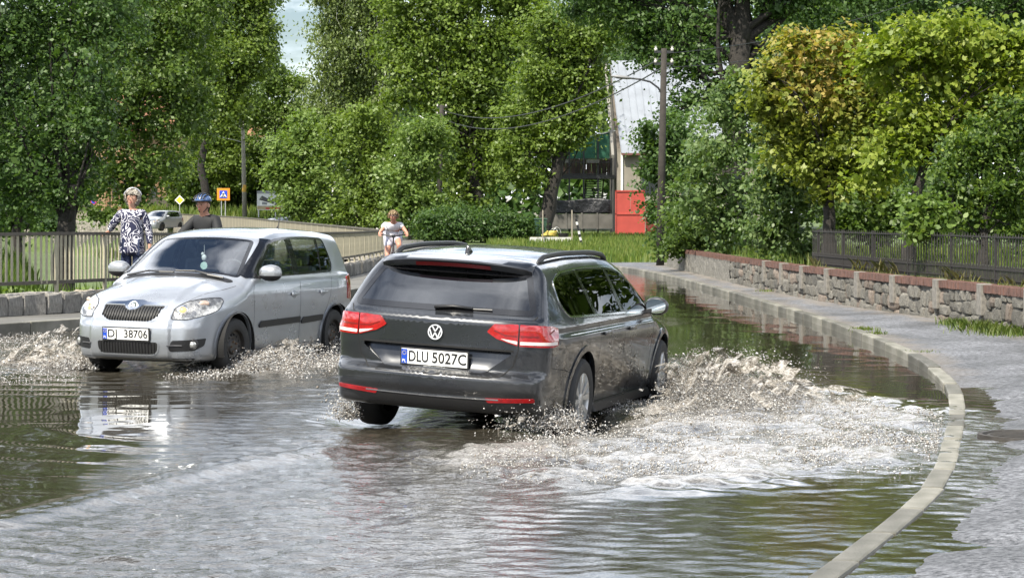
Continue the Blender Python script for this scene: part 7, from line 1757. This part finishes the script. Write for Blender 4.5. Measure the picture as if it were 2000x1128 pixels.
def figure(root, pose, skin_m, head_r=0.092):
    "one continuous body: trunk, neck, head, both arms with hands, both legs with feet; pose holds joint positions"
    V = []; E = []; Rr = []; g = pose
    a = chain(V, E, Rr, [(g['pelvis'], 0.135), (g['waist'], 0.12), (g['chest'], 0.135)])
    nb = chain(V, E, Rr, [(g['neck'], 0.058), (g['jaw'], 0.062), (g['head'], head_r), (g['crown'], head_r * 0.78)], a)
    for s_ in ('l', 'r'):
        k = chain(V, E, Rr, [(g['sh_' + s_], 0.062), (g['el_' + s_], 0.042), (g['wr_' + s_], 0.027)], a)
        hand(V, E, Rr, k, g['wr_' + s_], *g['hand_' + s_])
        chain(V, E, Rr, [(g['hip_' + s_], 0.092), (g['kn_' + s_], 0.060), (g['an_' + s_], 0.040), (g['to_' + s_], 0.034)], 0)
    return skin_body('body', V, E, Rr, skin_m, root)
def face(root, head, d, side, lip=(0.35, 0.10, 0.09)):
    "eyes, nose, mouth, ears on the front of the head; d: facing direction"
    head = Vector(head); d = Vector(d).normalized(); side = Vector(side).normalized(); up = Vector((0, 0, 1))
    for s_ in (-1, 1):
        c = head + d * 0.082 + side * (s_ * 0.032) + up * 0.012; MB().ball(c, (0.009, 0.010, 0.005), 8, 6).build('eye', mat('eye_dark', (0.03, 0.025, 0.02), 0.3), root)
        c = head + d * 0.086 + side * (s_ * 0.032) + up * 0.030; MB().bar(c - side * 0.016, c + side * 0.016, 0.006, 0.007).build('eyebrow', mat('brow', (0.25, 0.17, 0.12), 0.8), root)
        c = head + side * (s_ * 0.090) - d * 0.005; MB().ball(c, (0.014, 0.022, 0.032), 8, 6).build('ear', M_skin, root)
    MB().add([head + d * 0.085 + up * 0.018, head + d * 0.083 + side * 0.015 - up * 0.022, head + d * 0.083 - side * 0.015 - up * 0.022, head + d * 0.115 - up * 0.018], [(0, 1, 3), (0, 3, 2), (1, 2, 3), (0, 2, 1)]).build('nose', M_skin2, root, bevel=0.004)
    c = head + d * 0.080 - up * 0.052; MB().ball(c, (0.026, 0.012, 0.007), 10, 6).build('mouth', mat('lips', lip, 0.5), root)
def hair_cap(root, c, r, d, m, lo=-0.5, open_=0.45, rough=0.012, seed=0, nm='hair'):
    rg = random.Random(seed); d = Vector(d).normalized(); bm = bmesh.new(); bmesh.ops.create_uvsphere(bm, u_segments=28, v_segments=20, radius=1.0)
    kill = [v for v in bm.verts if v.co.z < lo or (v.co.dot(d) > open_ and v.co.z < 0.42)]
    bmesh.ops.delete(bm, geom=kill, context='VERTS')
    for v in bm.verts: v.co = Vector(c) + Vector((v.co.x * r[0], v.co.y * r[1], v.co.z * r[2])) * (1 + rg.uniform(-1, 1) * rough / 0.1)
    me = bpy.data.meshes.new(nm); bm.to_mesh(me); bm.free(); me.polygons.foreach_set('use_smooth', [True] * len(me.polygons))
    o = link(nm, me, m, root); md = o.modifiers.new('thick', 'SOLIDIFY'); md.thickness = 0.018
    # loose curls breaking up the outline
    rn = np.random.default_rng(seed + 3); q = unit(900, rn); q = q[(q[:, 2] > lo) & ~((q @ np.array(d) > open_ - 0.05) & (q[:, 2] < 0.35))][:420]; C_ = np.array(c) + q * np.array(r) * rn.uniform(0.98, 1.1, (len(q), 1))
    N_ = q + unit(len(q), rn) * 0.8; N_ /= np.linalg.norm(N_, axis=1, keepdims=True); V_, F_ = leaves_mesh('curls', C_, N_, 0.05 * rn.uniform(0.6, 1.3, len(q)), 'rhomb', rn, droop=1.0); link('curls', npmesh('curls', V_, F_), m, o)
    return o
# --- woman at the railing
M_blouse = bpy.data.materials.new('navy_pattern'); M_blouse.use_nodes = True
def _bl(m):
    n = m.node_tree.nodes; l = m.node_tree.links.new; b = n['Principled BSDF']; b.inputs['Roughness'].default_value = 0.8
    tc = n.new('ShaderNodeTexCoord'); t = n.new('ShaderNodeTexNoise'); t.inputs['Scale'].default_value = 6.5; t.inputs['Detail'].default_value = 1.0; t.inputs['Distortion'].default_value = 1.2; l(tc.outputs['Object'], t.inputs['Vector'])
    q = n.new('ShaderNodeMath'); q.operation = 'MULTIPLY'; q.inputs[1].default_value = 7.0; f = n.new('ShaderNodeMath'); f.operation = 'FRACT'; l(t.outputs['Fac'], q.inputs[0]); l(q.outputs[0], f.inputs[0])
    r = n.new('ShaderNodeValToRGB'); r.color_ramp.interpolation = 'CONSTANT'; e = r.color_ramp.elements; e[0].color = (0.012, 0.014, 0.045, 1); e[1].position = 0.74; e[1].color = (0.66, 0.65, 0.70, 1); l(f.outputs[0], r.inputs['Fac']); l(r.outputs[0], b.inputs['Base Color'])
_bl(M_blouse)
wY = 33.9; wx_ = (258 - CX) * wY / FPX
wom = empty('person', (wx_, wY, 0.16), 0); tag(wom, 'grey haired woman in a navy and white patterned blouse holding the railing', 'person')
wom.scale = (1.03, 1.03, 1.03)
g = dict(pelvis=(0, 0, 0.97), waist=(0, 0, 1.12), chest=(0, 0, 1.33), neck=(0.0, -0.01, 1.50), jaw=(0.005, -0.03, 1.575), head=(0.008, -0.025, 1.645), crown=(0.008, -0.01, 1.70),
         sh_l=(0.165, 0, 1.43), el_l=(0.245, 0.03, 1.16), wr_l=(0.265, -0.03, 0.93), hand_l=((0.02, -0.1, -1), (-1, 0, 0), (0, 0.6, 0)),
         sh_r=(-0.165, 0, 1.43), el_r=(-0.285, 0.05, 1.27), wr_r=(-0.355, 0.12, 1.155), hand_r=((-0.8, 0.35, -0.28), (0.2, -1, 0), (0, 0, -1)),
         hip_l=(0.085, 0, 0.92), kn_l=(0.09, -0.03, 0.50), an_l=(0.09, 0.02, 0.08), to_l=(0.10, -0.13, 0.035), hip_r=(-0.085, 0, 0.92), kn_r=(-0.09, 0.02, 0.50), an_r=(-0.09, 0.05, 0.08), to_r=(-0.10, -0.10, 0.035))
figure(wom, g, M_skin)
V = []; E = []; Rr = []
a = chain(V, E, Rr, [((0, 0, 0.80), (0.215, 0.175)), ((0, 0, 0.90), (0.205, 0.17)), ((0, 0, 1.02), (0.188, 0.155)), ((0, 0, 1.14), (0.185, 0.155)), ((0, 0, 1.31), (0.195, 0.165)), ((0, 0.012, 1.405), (0.145, 0.11))])
for s_ in ('l', 'r'): sg = 1 if s_ == 'l' else -1; chain(V, E, Rr, [((sg * 0.15, 0.005, 1.425), 0.092), (g['el_' + s_], 0.060), (tuple(Vector(g['wr_' + s_]).lerp(Vector(g['el_' + s_]), 0.12)), 0.048)], 5)
skin_body('blouse', V, E, Rr, M_blouse, wom)
V = []; E = []; Rr = []; chain(V, E, Rr, [((0, 0, 0.92), 0.13)])
for s_ in ('l', 'r'): chain(V, E, Rr, [(g['hip_' + s_], 0.105), (g['kn_' + s_], 0.074), (g['an_' + s_], 0.055)], 0)
skin_body('jeans', V, E, Rr, mat('denim_dark', (0.012, 0.02, 0.055), 0.85), wom)
M_hairg = mat('hair_grey_blonde', (0.16, 0.14, 0.115), 0.6, col2=(0.36, 0.33, 0.28), vscale=45, bump=0.8, bscale=60)
wd = Vector((-0.25, -1, 0))
face(wom, (0.008, -0.025, 1.635), wd, (1, -0.25, 0)); hair_cap(wom, (0.008, -0.005, 1.655), (0.114, 0.118, 0.120), wd, M_hairg, lo=-0.95, open_=0.50, seed=4)
MB().tube([Vector((0.008, -0.02, 1.66)) + Vector((0.128 * math.cos(a), 0.03, 0.135 * math.sin(a))) for a in np.linspace(0.25, math.pi - 0.25, 13)], 0.012, 6).build('sunglasses', mat('pale_frame', (0.30, 0.31, 0.34), 0.2), wom)
for s_ in ('l', 'r'): MB().ball((g['to_' + s_][0], g['to_' + s_][1] + 0.06, 0.04), (0.05, 0.13, 0.045), 10, 8).build('shoe', M_black, wom, smooth=True)
# --- bicycle
def bicycle(label, loc, rz, paint, lean_bar=0.0):
    b = empty('bicycle', loc, rz); tag(b, label, 'bicycle')     # local +x forward
    for x in (-0.53, 0.53):
        w = empty('wheel', (x, 0, 0.345), 0, b)
        MB().tube([(0.335 * math.cos(a), 0, 0.335 * math.sin(a)) for a in np.linspace(0, 2 * math.pi, 33)], 0.019, 6, cap=False).build('tyre', M_rubber, w); MB().tube([(0.31 * math.cos(a), 0, 0.31 * math.sin(a)) for a in np.linspace(0, 2 * math.pi, 33)], 0.011, 5, cap=False).build('rim', M_steel, w)
        for k in range(12): a = k * math.pi / 6; MB().bar((0, 0.02 * (-1) ** k, 0), (0.31 * math.cos(a), 0, 0.31 * math.sin(a)), 0.004).build('spoke', M_steel, w)
        MB().tube([(0.365 * math.cos(a), 0, 0.365 * math.sin(a)) for a in np.linspace(R(10 if x > 0 else 40), R(140 if x > 0 else 170), 14)], 0.022, 5).build('mudguard', M_black, w)
    f = MB(); bb_, st_, hd, hb = (-0.08, 0, 0.30), (-0.22, 0, 0.80), (0.36, 0, 0.88), (0.40, 0, 0.70)
    for p, q in ((bb_, st_), (bb_, hb), (st_, hb), (hb, hd), (bb_, (-0.53, 0, 0.345)), (st_, (-0.53, 0, 0.345))): f.tube([p, q], 0.019, 8)
    f.build('frame', paint, b)
    fk = MB()
    for s_ in (-1, 1): fk.tube([(0.41, s_ * 0.045, 0.70), (0.53, s_ * 0.05, 0.345)], 0.013, 6)
    fk.tube([(0.40, -0.05, 0.70), (0.40, 0.05, 0.70)], 0.018, 6); fk.build('fork', paint, b)
    MB().tube([(0.36, 0, 0.86), (0.33, 0, 1.06)], 0.015, 8).build('stem', M_black, b)
    MB().tube([(0.20, 0.31, 1.08), (0.30, 0.22, 1.09), (0.345, 0.07, 1.06), (0.345, -0.07, 1.06), (0.30, -0.22, 1.09), (0.20, -0.31, 1.08)], 0.014, 8).build('handlebar', M_black, b)
    for s_ in (-1, 1): MB().tube([(0.20, s_ * 0.31, 1.08), (0.28, s_ * 0.24, 1.09)], 0.019, 8).build('grip', M_black, b)
    MB().box((0.36, 0, 1.06), (0.05, 0.07, 0.06)).build('bell_computer', M_black, b, bevel=0.01)
    MB().tube([(-0.22, 0, 0.78), (-0.26, 0, 0.93)], 0.014, 6).build('seat_post', M_steel, b)
    MB().ball((-0.27, 0, 0.96), (0.14, 0.085, 0.035), 12, 8).build('saddle', M_black, b, smooth=True)
    MB().lathe([(0, -0.02), (0.09, -0.02), (0.09, 0.02), (0, 0.02)], (-0.08, 0, 0.30), 'Y', 20).build('chainring', M_dsteel, b)
    for s_ in (-1, 1):
        MB().bar((-0.08, s_ * 0.05, 0.30), (-0.08 + 0.02 * s_, s_ * 0.06, 0.30 + s_ * 0.16), 0.015, 0.025).build('crank', M_steel, b); MB().box((-0.08 + 0.02 * s_, s_ * 0.11, 0.30 + s_ * 0.17), (0.09, 0.09, 0.025)).build('pedal', M_black, b)
    return b
def rider(label, loc, rz, shirt, shorts, skin_m, cat='person', sc=1.0, arms=True, bare_leg=True, low=0.0):
    "seated on the bicycle, local +x forward, hands on the grips, feet on the pedals"
    r_ = empty('person', loc, rz); tag(r_, label, cat); r_.scale = (sc, sc, sc)
    g = dict(pelvis=(-0.27, 0, 1.06), waist=(-0.24 + low * 0.1, 0, 1.20 - low * 0.4), chest=(-0.17 + low * 0.5, 0, 1.40 - low * 0.8), neck=(-0.12 + low * 0.8, 0, 1.555 - low), jaw=(-0.075 + low, 0, 1.625 - low), head=(-0.075 + low, 0, 1.695 - low), crown=(-0.09 + low, 0, 1.75 - low))
    for s_, sg in (('l', 1), ('r', -1)):
        g['sh_' + s_] = (-0.15 + low * 0.6, sg * 0.175, 1.48 - low * 0.9); g['el_' + s_] = (0.02 + low * 0.2, sg * (0.30 - low * 0.2), 1.27 - low * 0.45); g['wr_' + s_] = (0.155, sg * 0.315, 1.115); g['hand_' + s_] = ((0.9, -sg * 0.2, -0.15), (0, -sg, 0.3), (0, 0, -1))
        up = sg > 0
        g['hip_' + s_] = (-0.23, sg * 0.095, 1.02); g['kn_' + s_] = (0.13, sg * 0.13, 0.86) if up else (0.05, sg * 0.13, 0.60); g['an_' + s_] = (-0.10, sg * 0.12, 0.52) if up else (-0.13, sg * 0.12, 0.20); g['to_' + s_] = (0.03, sg * 0.12, 0.485) if up else (0.0, sg * 0.12, 0.155)
    figure(r_, g, skin_m)
    V = []; E = []; Rr = []
    chain(V, E, Rr, [((-0.27, 0, 1.03), 0.185), ((-0.24 + low * 0.1, 0, 1.18 - low * 0.4), 0.195), ((-0.19 + low * 0.5, 0, 1.36 - low * 0.75), 0.188), ((-0.14 + low * 0.72, 0, 1.475 - low * 0.93), (0.13, 0.13)), ((-0.122 + low * 0.8, 0, 1.545 - low), 0.078)])
    for s_, sg in (('l', 1), ('r', -1)): chain(V, E, Rr, [((-0.15 + low * 0.6, sg * 0.16, 1.485 - low * 0.9), 0.088), (tuple(Vector(g['sh_' + s_]).lerp(Vector(g['el_' + s_]), 0.62 if bare_leg else 1.0)), 0.068)] + ([] if bare_leg else [(tuple(Vector(g['el_' + s_]).lerp(Vector(g['wr_' + s_]), 0.85)), 0.048)]), 3)
    skin_body('shirt', V, E, Rr, shirt, r_)
    V = []; E = []; Rr = []; chain(V, E, Rr, [((-0.27, 0, 1.03), 0.165)])
    for s_ in ('l', 'r'):
        ps = [(g['hip_' + s_], 0.125), (tuple(Vector(g['hip_' + s_]).lerp(Vector(g['kn_' + s_]), 0.55)), 0.100)]
        if not bare_leg: ps += [(g['kn_' + s_], 0.078), (g['an_' + s_], 0.055)]
        chain(V, E, Rr, ps, 0)
    skin_body('shorts' if bare_leg else 'trousers', V, E, Rr, shorts, r_)
    for s_ in ('l', 'r'): t = g['to_' + s_]; MB().ball((t[0] - 0.05, t[1], t[2] + 0.015), (0.13, 0.048, 0.045), 10, 8).build('shoe', mat('shoe_grey', (0.3, 0.3, 0.3), 0.7), r_, smooth=True)
    return r_, g
M_wh = mat('white_cotton', (0.58, 0.575, 0.62), 0.85); M_lil = mat('pale_shorts', (0.52, 0.52, 0.60), 0.85)
cY = 50.0; cxx = (768 - CX) * cY / FPX; crz = R(-86)
bicycle('dark city bicycle ridden by the woman in white', (cxx, cY, 0.08), crz, mat('bike_dark', (0.03, 0.02, 0.025), 0.35))
rw_, g_ = rider('smiling woman in white shirt and shorts riding a bicycle towards us', (cxx, cY, 0.08), crz, M_wh, M_lil, M_skin2, sc=1.0, low=0.20)
hd_ = Vector(g_['head']); fd_ = Vector((1, 0.05, -0.05)); face(rw_, hd_ + Vector((0, 0, -0.01)), fd_, (0, 1, 0)); hair_cap(rw_, hd_ + Vector((-0.02, 0, 0.012)), (0.115, 0.112, 0.115), fd_, mat('hair_blonde', (0.17, 0.115, 0.06), 0.6, col2=(0.32, 0.235, 0.13), vscale=40), lo=-0.45, open_=0.5, seed=8)
MB().tube([hd_ + Vector((0.088, s_, 0.005)) for s_ in (-0.085, -0.04, 0, 0.04, 0.085)], 0.008, 5).build('glasses', M_black, rw_)
mY = 30.6; mxx = (391 - CX) * mY / FPX; mrz = R(-112)
bicycle('bicycle of the helmeted man, mostly hidden by the silver hatchback', (mxx, mY, 0.04), mrz, mat('bike_blue', (0.02, 0.04, 0.10), 0.35))
rm_, g_ = rider('man with a blue cycling helmet and black long sleeved top behind the silver hatchback', (mxx, mY, 0.05), mrz, mat('black_jersey', (0.005, 0.0055, 0.007), 0.75), mat('dark_trousers', (0.02, 0.02, 0.025), 0.85), M_skin2, bare_leg=False)
hd_ = Vector(g_['head']); fd_ = Vector((1, -0.12, 0)); face(rm_, hd_ + Vector((0, 0, -0.015)), fd_, (0.12, 1, 0))
hm = bmesh.new(); bmesh.ops.create_uvsphere(hm, u_segments=28, v_segments=16, radius=1.0); bmesh.ops.delete(hm, geom=[v for v in hm.verts if v.co.z < -0.12], context='VERTS')
for v in hm.verts: v.co = hd_ + Vector((v.co.x * 0.140 - 0.005, v.co.y * 0.112, v.co.z * 0.105 + 0.045))
me = bpy.data.meshes.new('helmet'); hm.to_mesh(me); hm.free(); me.polygons.foreach_set('use_smooth', [True] * len(me.polygons)); hel = link('helmet', me, mat('helmet_blue', (0.05, 0.10, 0.24), 0.25, coat=0.6), rm_); md = hel.modifiers.new('thick', 'SOLIDIFY'); md.thickness = 0.02
for q in (-2, -1, 0, 1, 2):
    c = [hd_ + Vector((0.142 * math.sin(a) - 0.005, q * 0.036, 0.045 + 0.112 * math.cos(a) * math.sqrt(max(0.1, 1 - (q * 0.036 / 0.112) ** 2)))) for a in np.linspace(-1.0, 1.25, 9)]; MB().tube(c, 0.009, 5).build('helmet_vent', M_black, hel)
MB().box(hd_ + Vector((0.135, 0, 0.045)), (0.06, 0.15, 0.012)).build('helmet_peak', M_black, hel, bevel=0.004)
for s_ in (-1, 1): MB().tube([hd_ + Vector((0.0, s_ * 0.098, 0.05)), hd_ + Vector((0.0, s_ * 0.088, -0.03)), hd_ + Vector((0.045, s_ * 0.03, -0.105))], 0.006, 5).build('chin_strap', M_black, hel)

# ================================================================== spray
M_drop = bpy.data.materials.new('muddy_spray'); M_drop.use_nodes = True
def _dr(m):
    n = m.node_tree.nodes; l = m.node_tree.links.new; b = n['Principled BSDF']
    g_ = n.new('ShaderNodeNewGeometry'); r = n.new('ShaderNodeValToRGB'); e = r.color_ramp.elements; e[0].color = (0.22, 0.185, 0.145, 1); e[1].color = (0.58, 0.575, 0.565, 1); e[0].position = 0.0; e[1].position = 0.75
    l(g_.outputs['Random Per Island'], r.inputs['Fac']); l(r.outputs[0], b.inputs['Base Color']); b.inputs['Roughness'].default_value = 0.12; b.inputs['IOR'].default_value = 1.33
    b.inputs['Transmission Weight'].default_value = 0.12
_dr(M_drop)
OCT = np.array([(1, 1, 1), (-1, -1, 1), (-1, 1, -1), (1, -1, -1)], float) * 0.8; OCF = np.array([(0, 2, 1), (0, 1, 3), (0, 3, 2), (1, 2, 3)])
def drops(name, label, Pp, S, rng, stretch=None, cat='spray'):
    n = len(Pp); T = OCT[None] * rng.uniform(0.6, 1.35, (n, 4, 1)) * S[:, None, None]
    q = unit(n, rng); ang = rng.uniform(0, math.pi, n); c = np.cos(ang)[:, None, None]; s_ = np.sin(ang)[:, None, None]
    k = q[:, None, :]; T = T * c + np.cross(k, T) * s_ + k * (k * T).sum(-1, keepdims=True) * (1 - c)
    if stretch is not None: 
        d = stretch / (np.linalg.norm(stretch, axis=1, keepdims=True) + 1e-9); T = T + d[:, None, :] * (T * d[:, None, :]).sum(-1, keepdims=True) * 0.9
    V = (Pp[:, None, :] + T).reshape(-1, 3); F = (np.arange(n)[:, None, None] * 4 + OCF[None]).reshape(-1, 3)
    o = link(name, npmesh(name, V, F, smooth=True), M_drop); tag(o, label, cat, kind='stuff'); return o
rs = np.random.default_rng(77)
def ballistic(n, P0, fwd, side, vside, vup, vback, tmax, jitter=0.08, keep=None, age_pow=1.0, fly=True):
    "water thrown sideways by a wheel that keeps rolling: older drops lie behind and further out"
    tau = tmax * rs.random(n) ** age_pow; vs_ = rs.uniform(vside[0], vside[1], n); vu = rs.uniform(vup[0], vup[1], n) * rs.uniform(0.35, 1, n)
    p = np.array(P0)[None] + np.array(side)[None] * (vs_ * tau)[:, None] - np.array(fwd)[None] * (rs.uniform(vback[0], vback[1], n) * tau)[:, None]
    vu = vu * (1 - 0.55 * np.clip(vs_ / 6.4, 0, 1)) if vside[1] > 5 else vu
    z = vu * tau - 4.9 * tau ** 2; vz = vu - 9.8 * tau
    p[:, 2] += z; p += rs.normal(size=(n, 3)) * jitter * np.array([1, 1, 0.35])
    vel = np.array(side)[None] * vs_[:, None] - np.array(fwd)[None] * 1.5; vel[:, 2] = vz
    ok = p[:, 2] > 0.0
    return p[ok], vel[ok]
ef = np.array([math.sin(R(PSI)), math.cos(R(PSI)), 0]); es = np.array([math.cos(R(PSI)), -math.sin(R(PSI)), 0])
pf_ = np.array([1.42, 20.15, 0.03])
# sheet thrown by the front wheel towards the kerb
A1, v1 = ballistic(84000, pf_, ef, es, (1.6, 6.4), (0.9, 3.1), (2.0, 8.5), 0.50, 0.06)
A2, v2 = ballistic(40000, pf_, ef, es, (0.6, 3.6), (1.2, 3.0), (-0.6, 3.0), 0.42, 0.05)
Pp = np.concatenate([A1, A2]); vv = np.concatenate([v1, v2]); kx = np.interp(Pp[:, 1], ky[:, 1], ky[:, 0]); ok = Pp[:, 0] < kx + 0.10; Pp = Pp[ok]; vv = vv[ok]
drops('spray', 'fan of muddy spray thrown by the estate car front wheel towards the kerb', Pp, rs.lognormal(-6.0, 0.5, len(Pp)), rs, vv)
# churned surface left behind it: low lumps and crests of broken water
def churn(name, label, poly, n, zmax, size, taper=None):
    pl = gpoly(poly); xs_ = [p[0] for p in pl]; ys_ = [p[1] for p in pl]; x = rs.uniform(min(xs_), max(xs_), n * 3); y = rs.uniform(min(ys_), max(ys_), n * 3)
    dd = dist_poly(x, y, pl); cl = fbm(x * 2.4 + 5, y * 1.5, 4); pr = sstep(-0.35, 0.45, dd + (cl - 0.5) * 1.3); ok = rs.random(n * 3) < pr * (0.25 + 0.75 * sstep(0.35, 0.62, cl)); x = x[ok][:n]; y = y[ok][:n]; cl = cl[ok][:n]
    h = rs.random(len(x)) ** 2.2 * zmax * (0.3 + 1.2 * cl); Pq = np.stack([x, y, 0.004 + h], -1)
    kx = np.interp(y, ky[:, 1], ky[:, 0]); Pq = Pq[x < kx - 0.02]
    return drops(name, label, Pq, size * rs.lognormal(0, 0.4, len(Pq)), rs)
churn('churned_water', 'broken white water spreading from the estate car to the kerb', [(1230, 745), (1420, 748), (1840, 815), (1845, 895), (1500, 925), (1150, 950), (900, 920), (1000, 880), (1150, 855), (1240, 800)], 34000, 0.055, 0.0036)
B1, w1 = ballistic(9000, (0.46, 17.15, 0.0), ef, es, (-1.8, 0.5), (0.5, 2.1), (0.4, 3.2), 0.34, 0.05)
drops('spray', 'muddy spray behind the estate car rear wheel on the kerb side', B1, rs.lognormal(-5.9, 0.5, len(B1)), rs, w1)
B2, w2 = ballistic(2500, (-1.25, 17.75, 0.0), ef, -es, (-0.1, 0.7), (0.8, 2.4), (0.0, 1.0), 0.30, 0.035)
drops('spray', 'thin curtain of drips beside the estate car wheel away from the kerb', B2, rs.lognormal(-5.7, 0.4, len(B2)), rs, w2)
# bow waves of the hatchback
hf = np.array(hv); hl3 = np.array([-hv.y, hv.x, 0.0])
H1, u1 = ballistic(26000, np.array([-2.82, 23.2, 0.0]), hf, hl3, (0.2, 2.6), (0.6, 2.3), (-0.8, 7.0), 0.38, 0.06)
drops('spray', 'spray curling from the hatchback front wheel towards the estate car', H1, rs.lognormal(-5.7, 0.5, len(H1)), rs, u1)
H2, u2 = ballistic(26000, np.array([-4.55, 23.6, 0.0]), hf, -hl3, (0.3, 6.0), (0.7, 2.4), (-0.5, 5.0), 0.42, 0.08)
drops('spray', 'spray thrown by the hatchback towards the granite blocks', H2, rs.lognormal(-5.7, 0.5, len(H2)), rs, u2)
H3, u3 = ballistic(8000, np.array([-2.0, 25.6, 0.0]), hf, hl3, (0.1, 1.8), (0.8, 2.6), (-0.5, 3.0), 0.40, 0.06)
drops('spray', 'spray at the hatchback rear wheel', H3, rs.lognormal(-5.7, 0.5, len(H3)), rs, u3)
churn('churned_water', 'broken water in front of the hatchback and along its side', [(340, 725), (470, 700), (690, 690), (700, 718), (520, 735), (350, 742)], 9000, 0.05, 0.0045)
churn('churned_water', 'broken water between the hatchback and the granite blocks', [(-150, 640), (160, 640), (190, 715), (140, 745), (-150, 752)], 11000, 0.06, 0.0045)

# torn sheets of water under the droplets
M_sheet = bpy.data.materials.new('muddy_water_sheet'); M_sheet.use_nodes = True
def _sh(m):
    n = m.node_tree.nodes; l = m.node_tree.links.new; b = n['Principled BSDF']; o = n['Material Output']
    b.inputs['Roughness'].default_value = 0.22; b.inputs['IOR'].default_value = 1.33
    tc = n.new('ShaderNodeTexCoord'); t = n.new('ShaderNodeTexNoise'); t.inputs['Scale'].default_value = 22; t.inputs['Detail'].default_value = 6; t.inputs['Roughness'].default_value = 0.7; l(tc.outputs['Object'], t.inputs['Vector'])
    r = n.new('ShaderNodeValToRGB'); r.color_ramp.elements[0].position = 0.35; r.color_ramp.elements[0].color = (0.20, 0.165, 0.125, 1); r.color_ramp.elements[1].position = 0.65; r.color_ramp.elements[1].color = (0.50, 0.485, 0.46, 1); l(t.outputs['Fac'], r.inputs['Fac']); l(r.outputs[0], b.inputs['Base Color'])
    bp_ = n.new('ShaderNodeBump'); bp_.inputs['Distance'].default_value = 0.03; l(t.outputs['Fac'], bp_.inputs['Height']); l(bp_.outputs[0], b.inputs['Normal'])
    tr = n.new('ShaderNodeBsdfTransparent'); tr.inputs['Color'].default_value = (0.9, 0.88, 0.84, 1); mxs = n.new('ShaderNodeMixShader')
    mr = n.new('ShaderNodeMapRange'); mr.inputs['From Min'].default_value = 0.34; mr.inputs['From Max'].default_value = 0.60; mr.inputs['To Min'].default_value = 0.05; mr.inputs['To Max'].default_value = 0.8; l(t.outputs['Fac'], mr.inputs['Value'])
    l(mr.outputs[0], mxs.inputs[0]); l(tr.outputs[0], mxs.inputs[1]); l(b.outputs[0], mxs.inputs[2]); l(mxs.outputs[0], o.inputs['Surface'])
_sh(M_sheet)
def sheet(label, P0, fwd, side, vs0, vs1, vu0, vu1, vb0, vb1, tmax, layers, na=54, nt_=44, hole=0.46, seed=0):
    rg2 = np.random.default_rng(seed); VV = []; FF = []; base_i = 0
    for q in range(layers):
        a = np.linspace(0, 1, na)[:, None]; tau = (np.linspace(0.02, 1, nt_) ** 0.9)[None, :] * tmax * rg2.uniform(0.75, 1.05)
        k1 = rg2.uniform(0.8, 1.15); nx_ = fbm(a * 5 + q * 13.1, tau * 14, 3); 
        vs_ = (vs0 + (vs1 - vs0) * a) * k1 * (0.9 + 0.2 * nx_); vb_ = vb1 + (vb0 - vb1) * a; vu_ = (vu0 + (vu1 - vu0) * np.sin(math.pi * (0.25 + 0.72 * a))) * (0.65 + 0.7 * fbm(a * 9 + q * 7.7, a * 0 + q, 3)) * rg2.uniform(0.7, 1.1)
        x = P0[0] + side[0] * vs_ * tau - fwd[0] * vb_ * tau; y = P0[1] + side[1] * vs_ * tau - fwd[1] * vb_ * tau; z = P0[2] + vu_ * tau - 4.9 * tau ** 2 + 0.05 * (fbm(a * 16 + q, tau * 30, 3) - 0.5)
        x = x + 0.10 * (fbm(a * 12 + 3, tau * 24 + q, 3) - 0.5); y = y + 0.12 * (fbm(a * 12 + 9, tau * 24 + q, 3) - 0.5)
        th_ = hole + 0.16 * (tau / tmax); nn_ = fbm(a * 17 + q * 5.1, tau * 40 + q, 4)
        ok = (nn_ > th_) & (z > -0.02) & (x < np.interp(y, ky[:, 1], ky[:, 0]) - 0.02)
        ii = np.arange(na * nt_).reshape(na, nt_); qd = np.stack([ii[:-1, :-1], ii[1:, :-1], ii[1:, 1:], ii[:-1, 1:]], -1).reshape(-1, 4); okf = ok.ravel()[qd].all(1)
        VV.append(np.stack([x, y, z], -1).reshape(-1, 3)); FF.append(qd[okf] + base_i); base_i += na * nt_
    F_ = np.concatenate(FF); V_ = np.concatenate(VV); us_ = np.unique(F_); mp_ = -np.ones(len(V_), int); mp_[us_] = np.arange(len(us_))
    o = link('splash_sheet', npmesh('splash_sheet', V_[us_], mp_[F_], smooth=True), M_sheet); tag(o, label, 'splash', kind='stuff')
sheet('torn sheets of brown water rising from the estate car front wheel', pf_, ef, es, 0.8, 6.0, 0.8, 2.9, -0.3, 6.5, 0.48, 6, hole=0.49, seed=1)
sheet('low sheets of water behind the estate car rear wheel', (0.46, 17.2, 0.0), ef, es, -1.6, 0.5, 0.6, 1.9, 0.3, 2.6, 0.32, 4, 40, 30, seed=2)
sheet('sheet of water curling off the hatchback front wheel', (-2.84, 23.25, 0.0), hf, hl3, 0.2, 2.4, 0.5, 2.0, -0.6, 6.0, 0.36, 5, seed=3)
sheet('sheet of water thrown from the hatchback towards the railing side', (-4.5, 23.6, 0.0), hf, -hl3, 0.4, 5.5, 0.6, 2.2, -0.4, 4.5, 0.40, 5, seed=4)
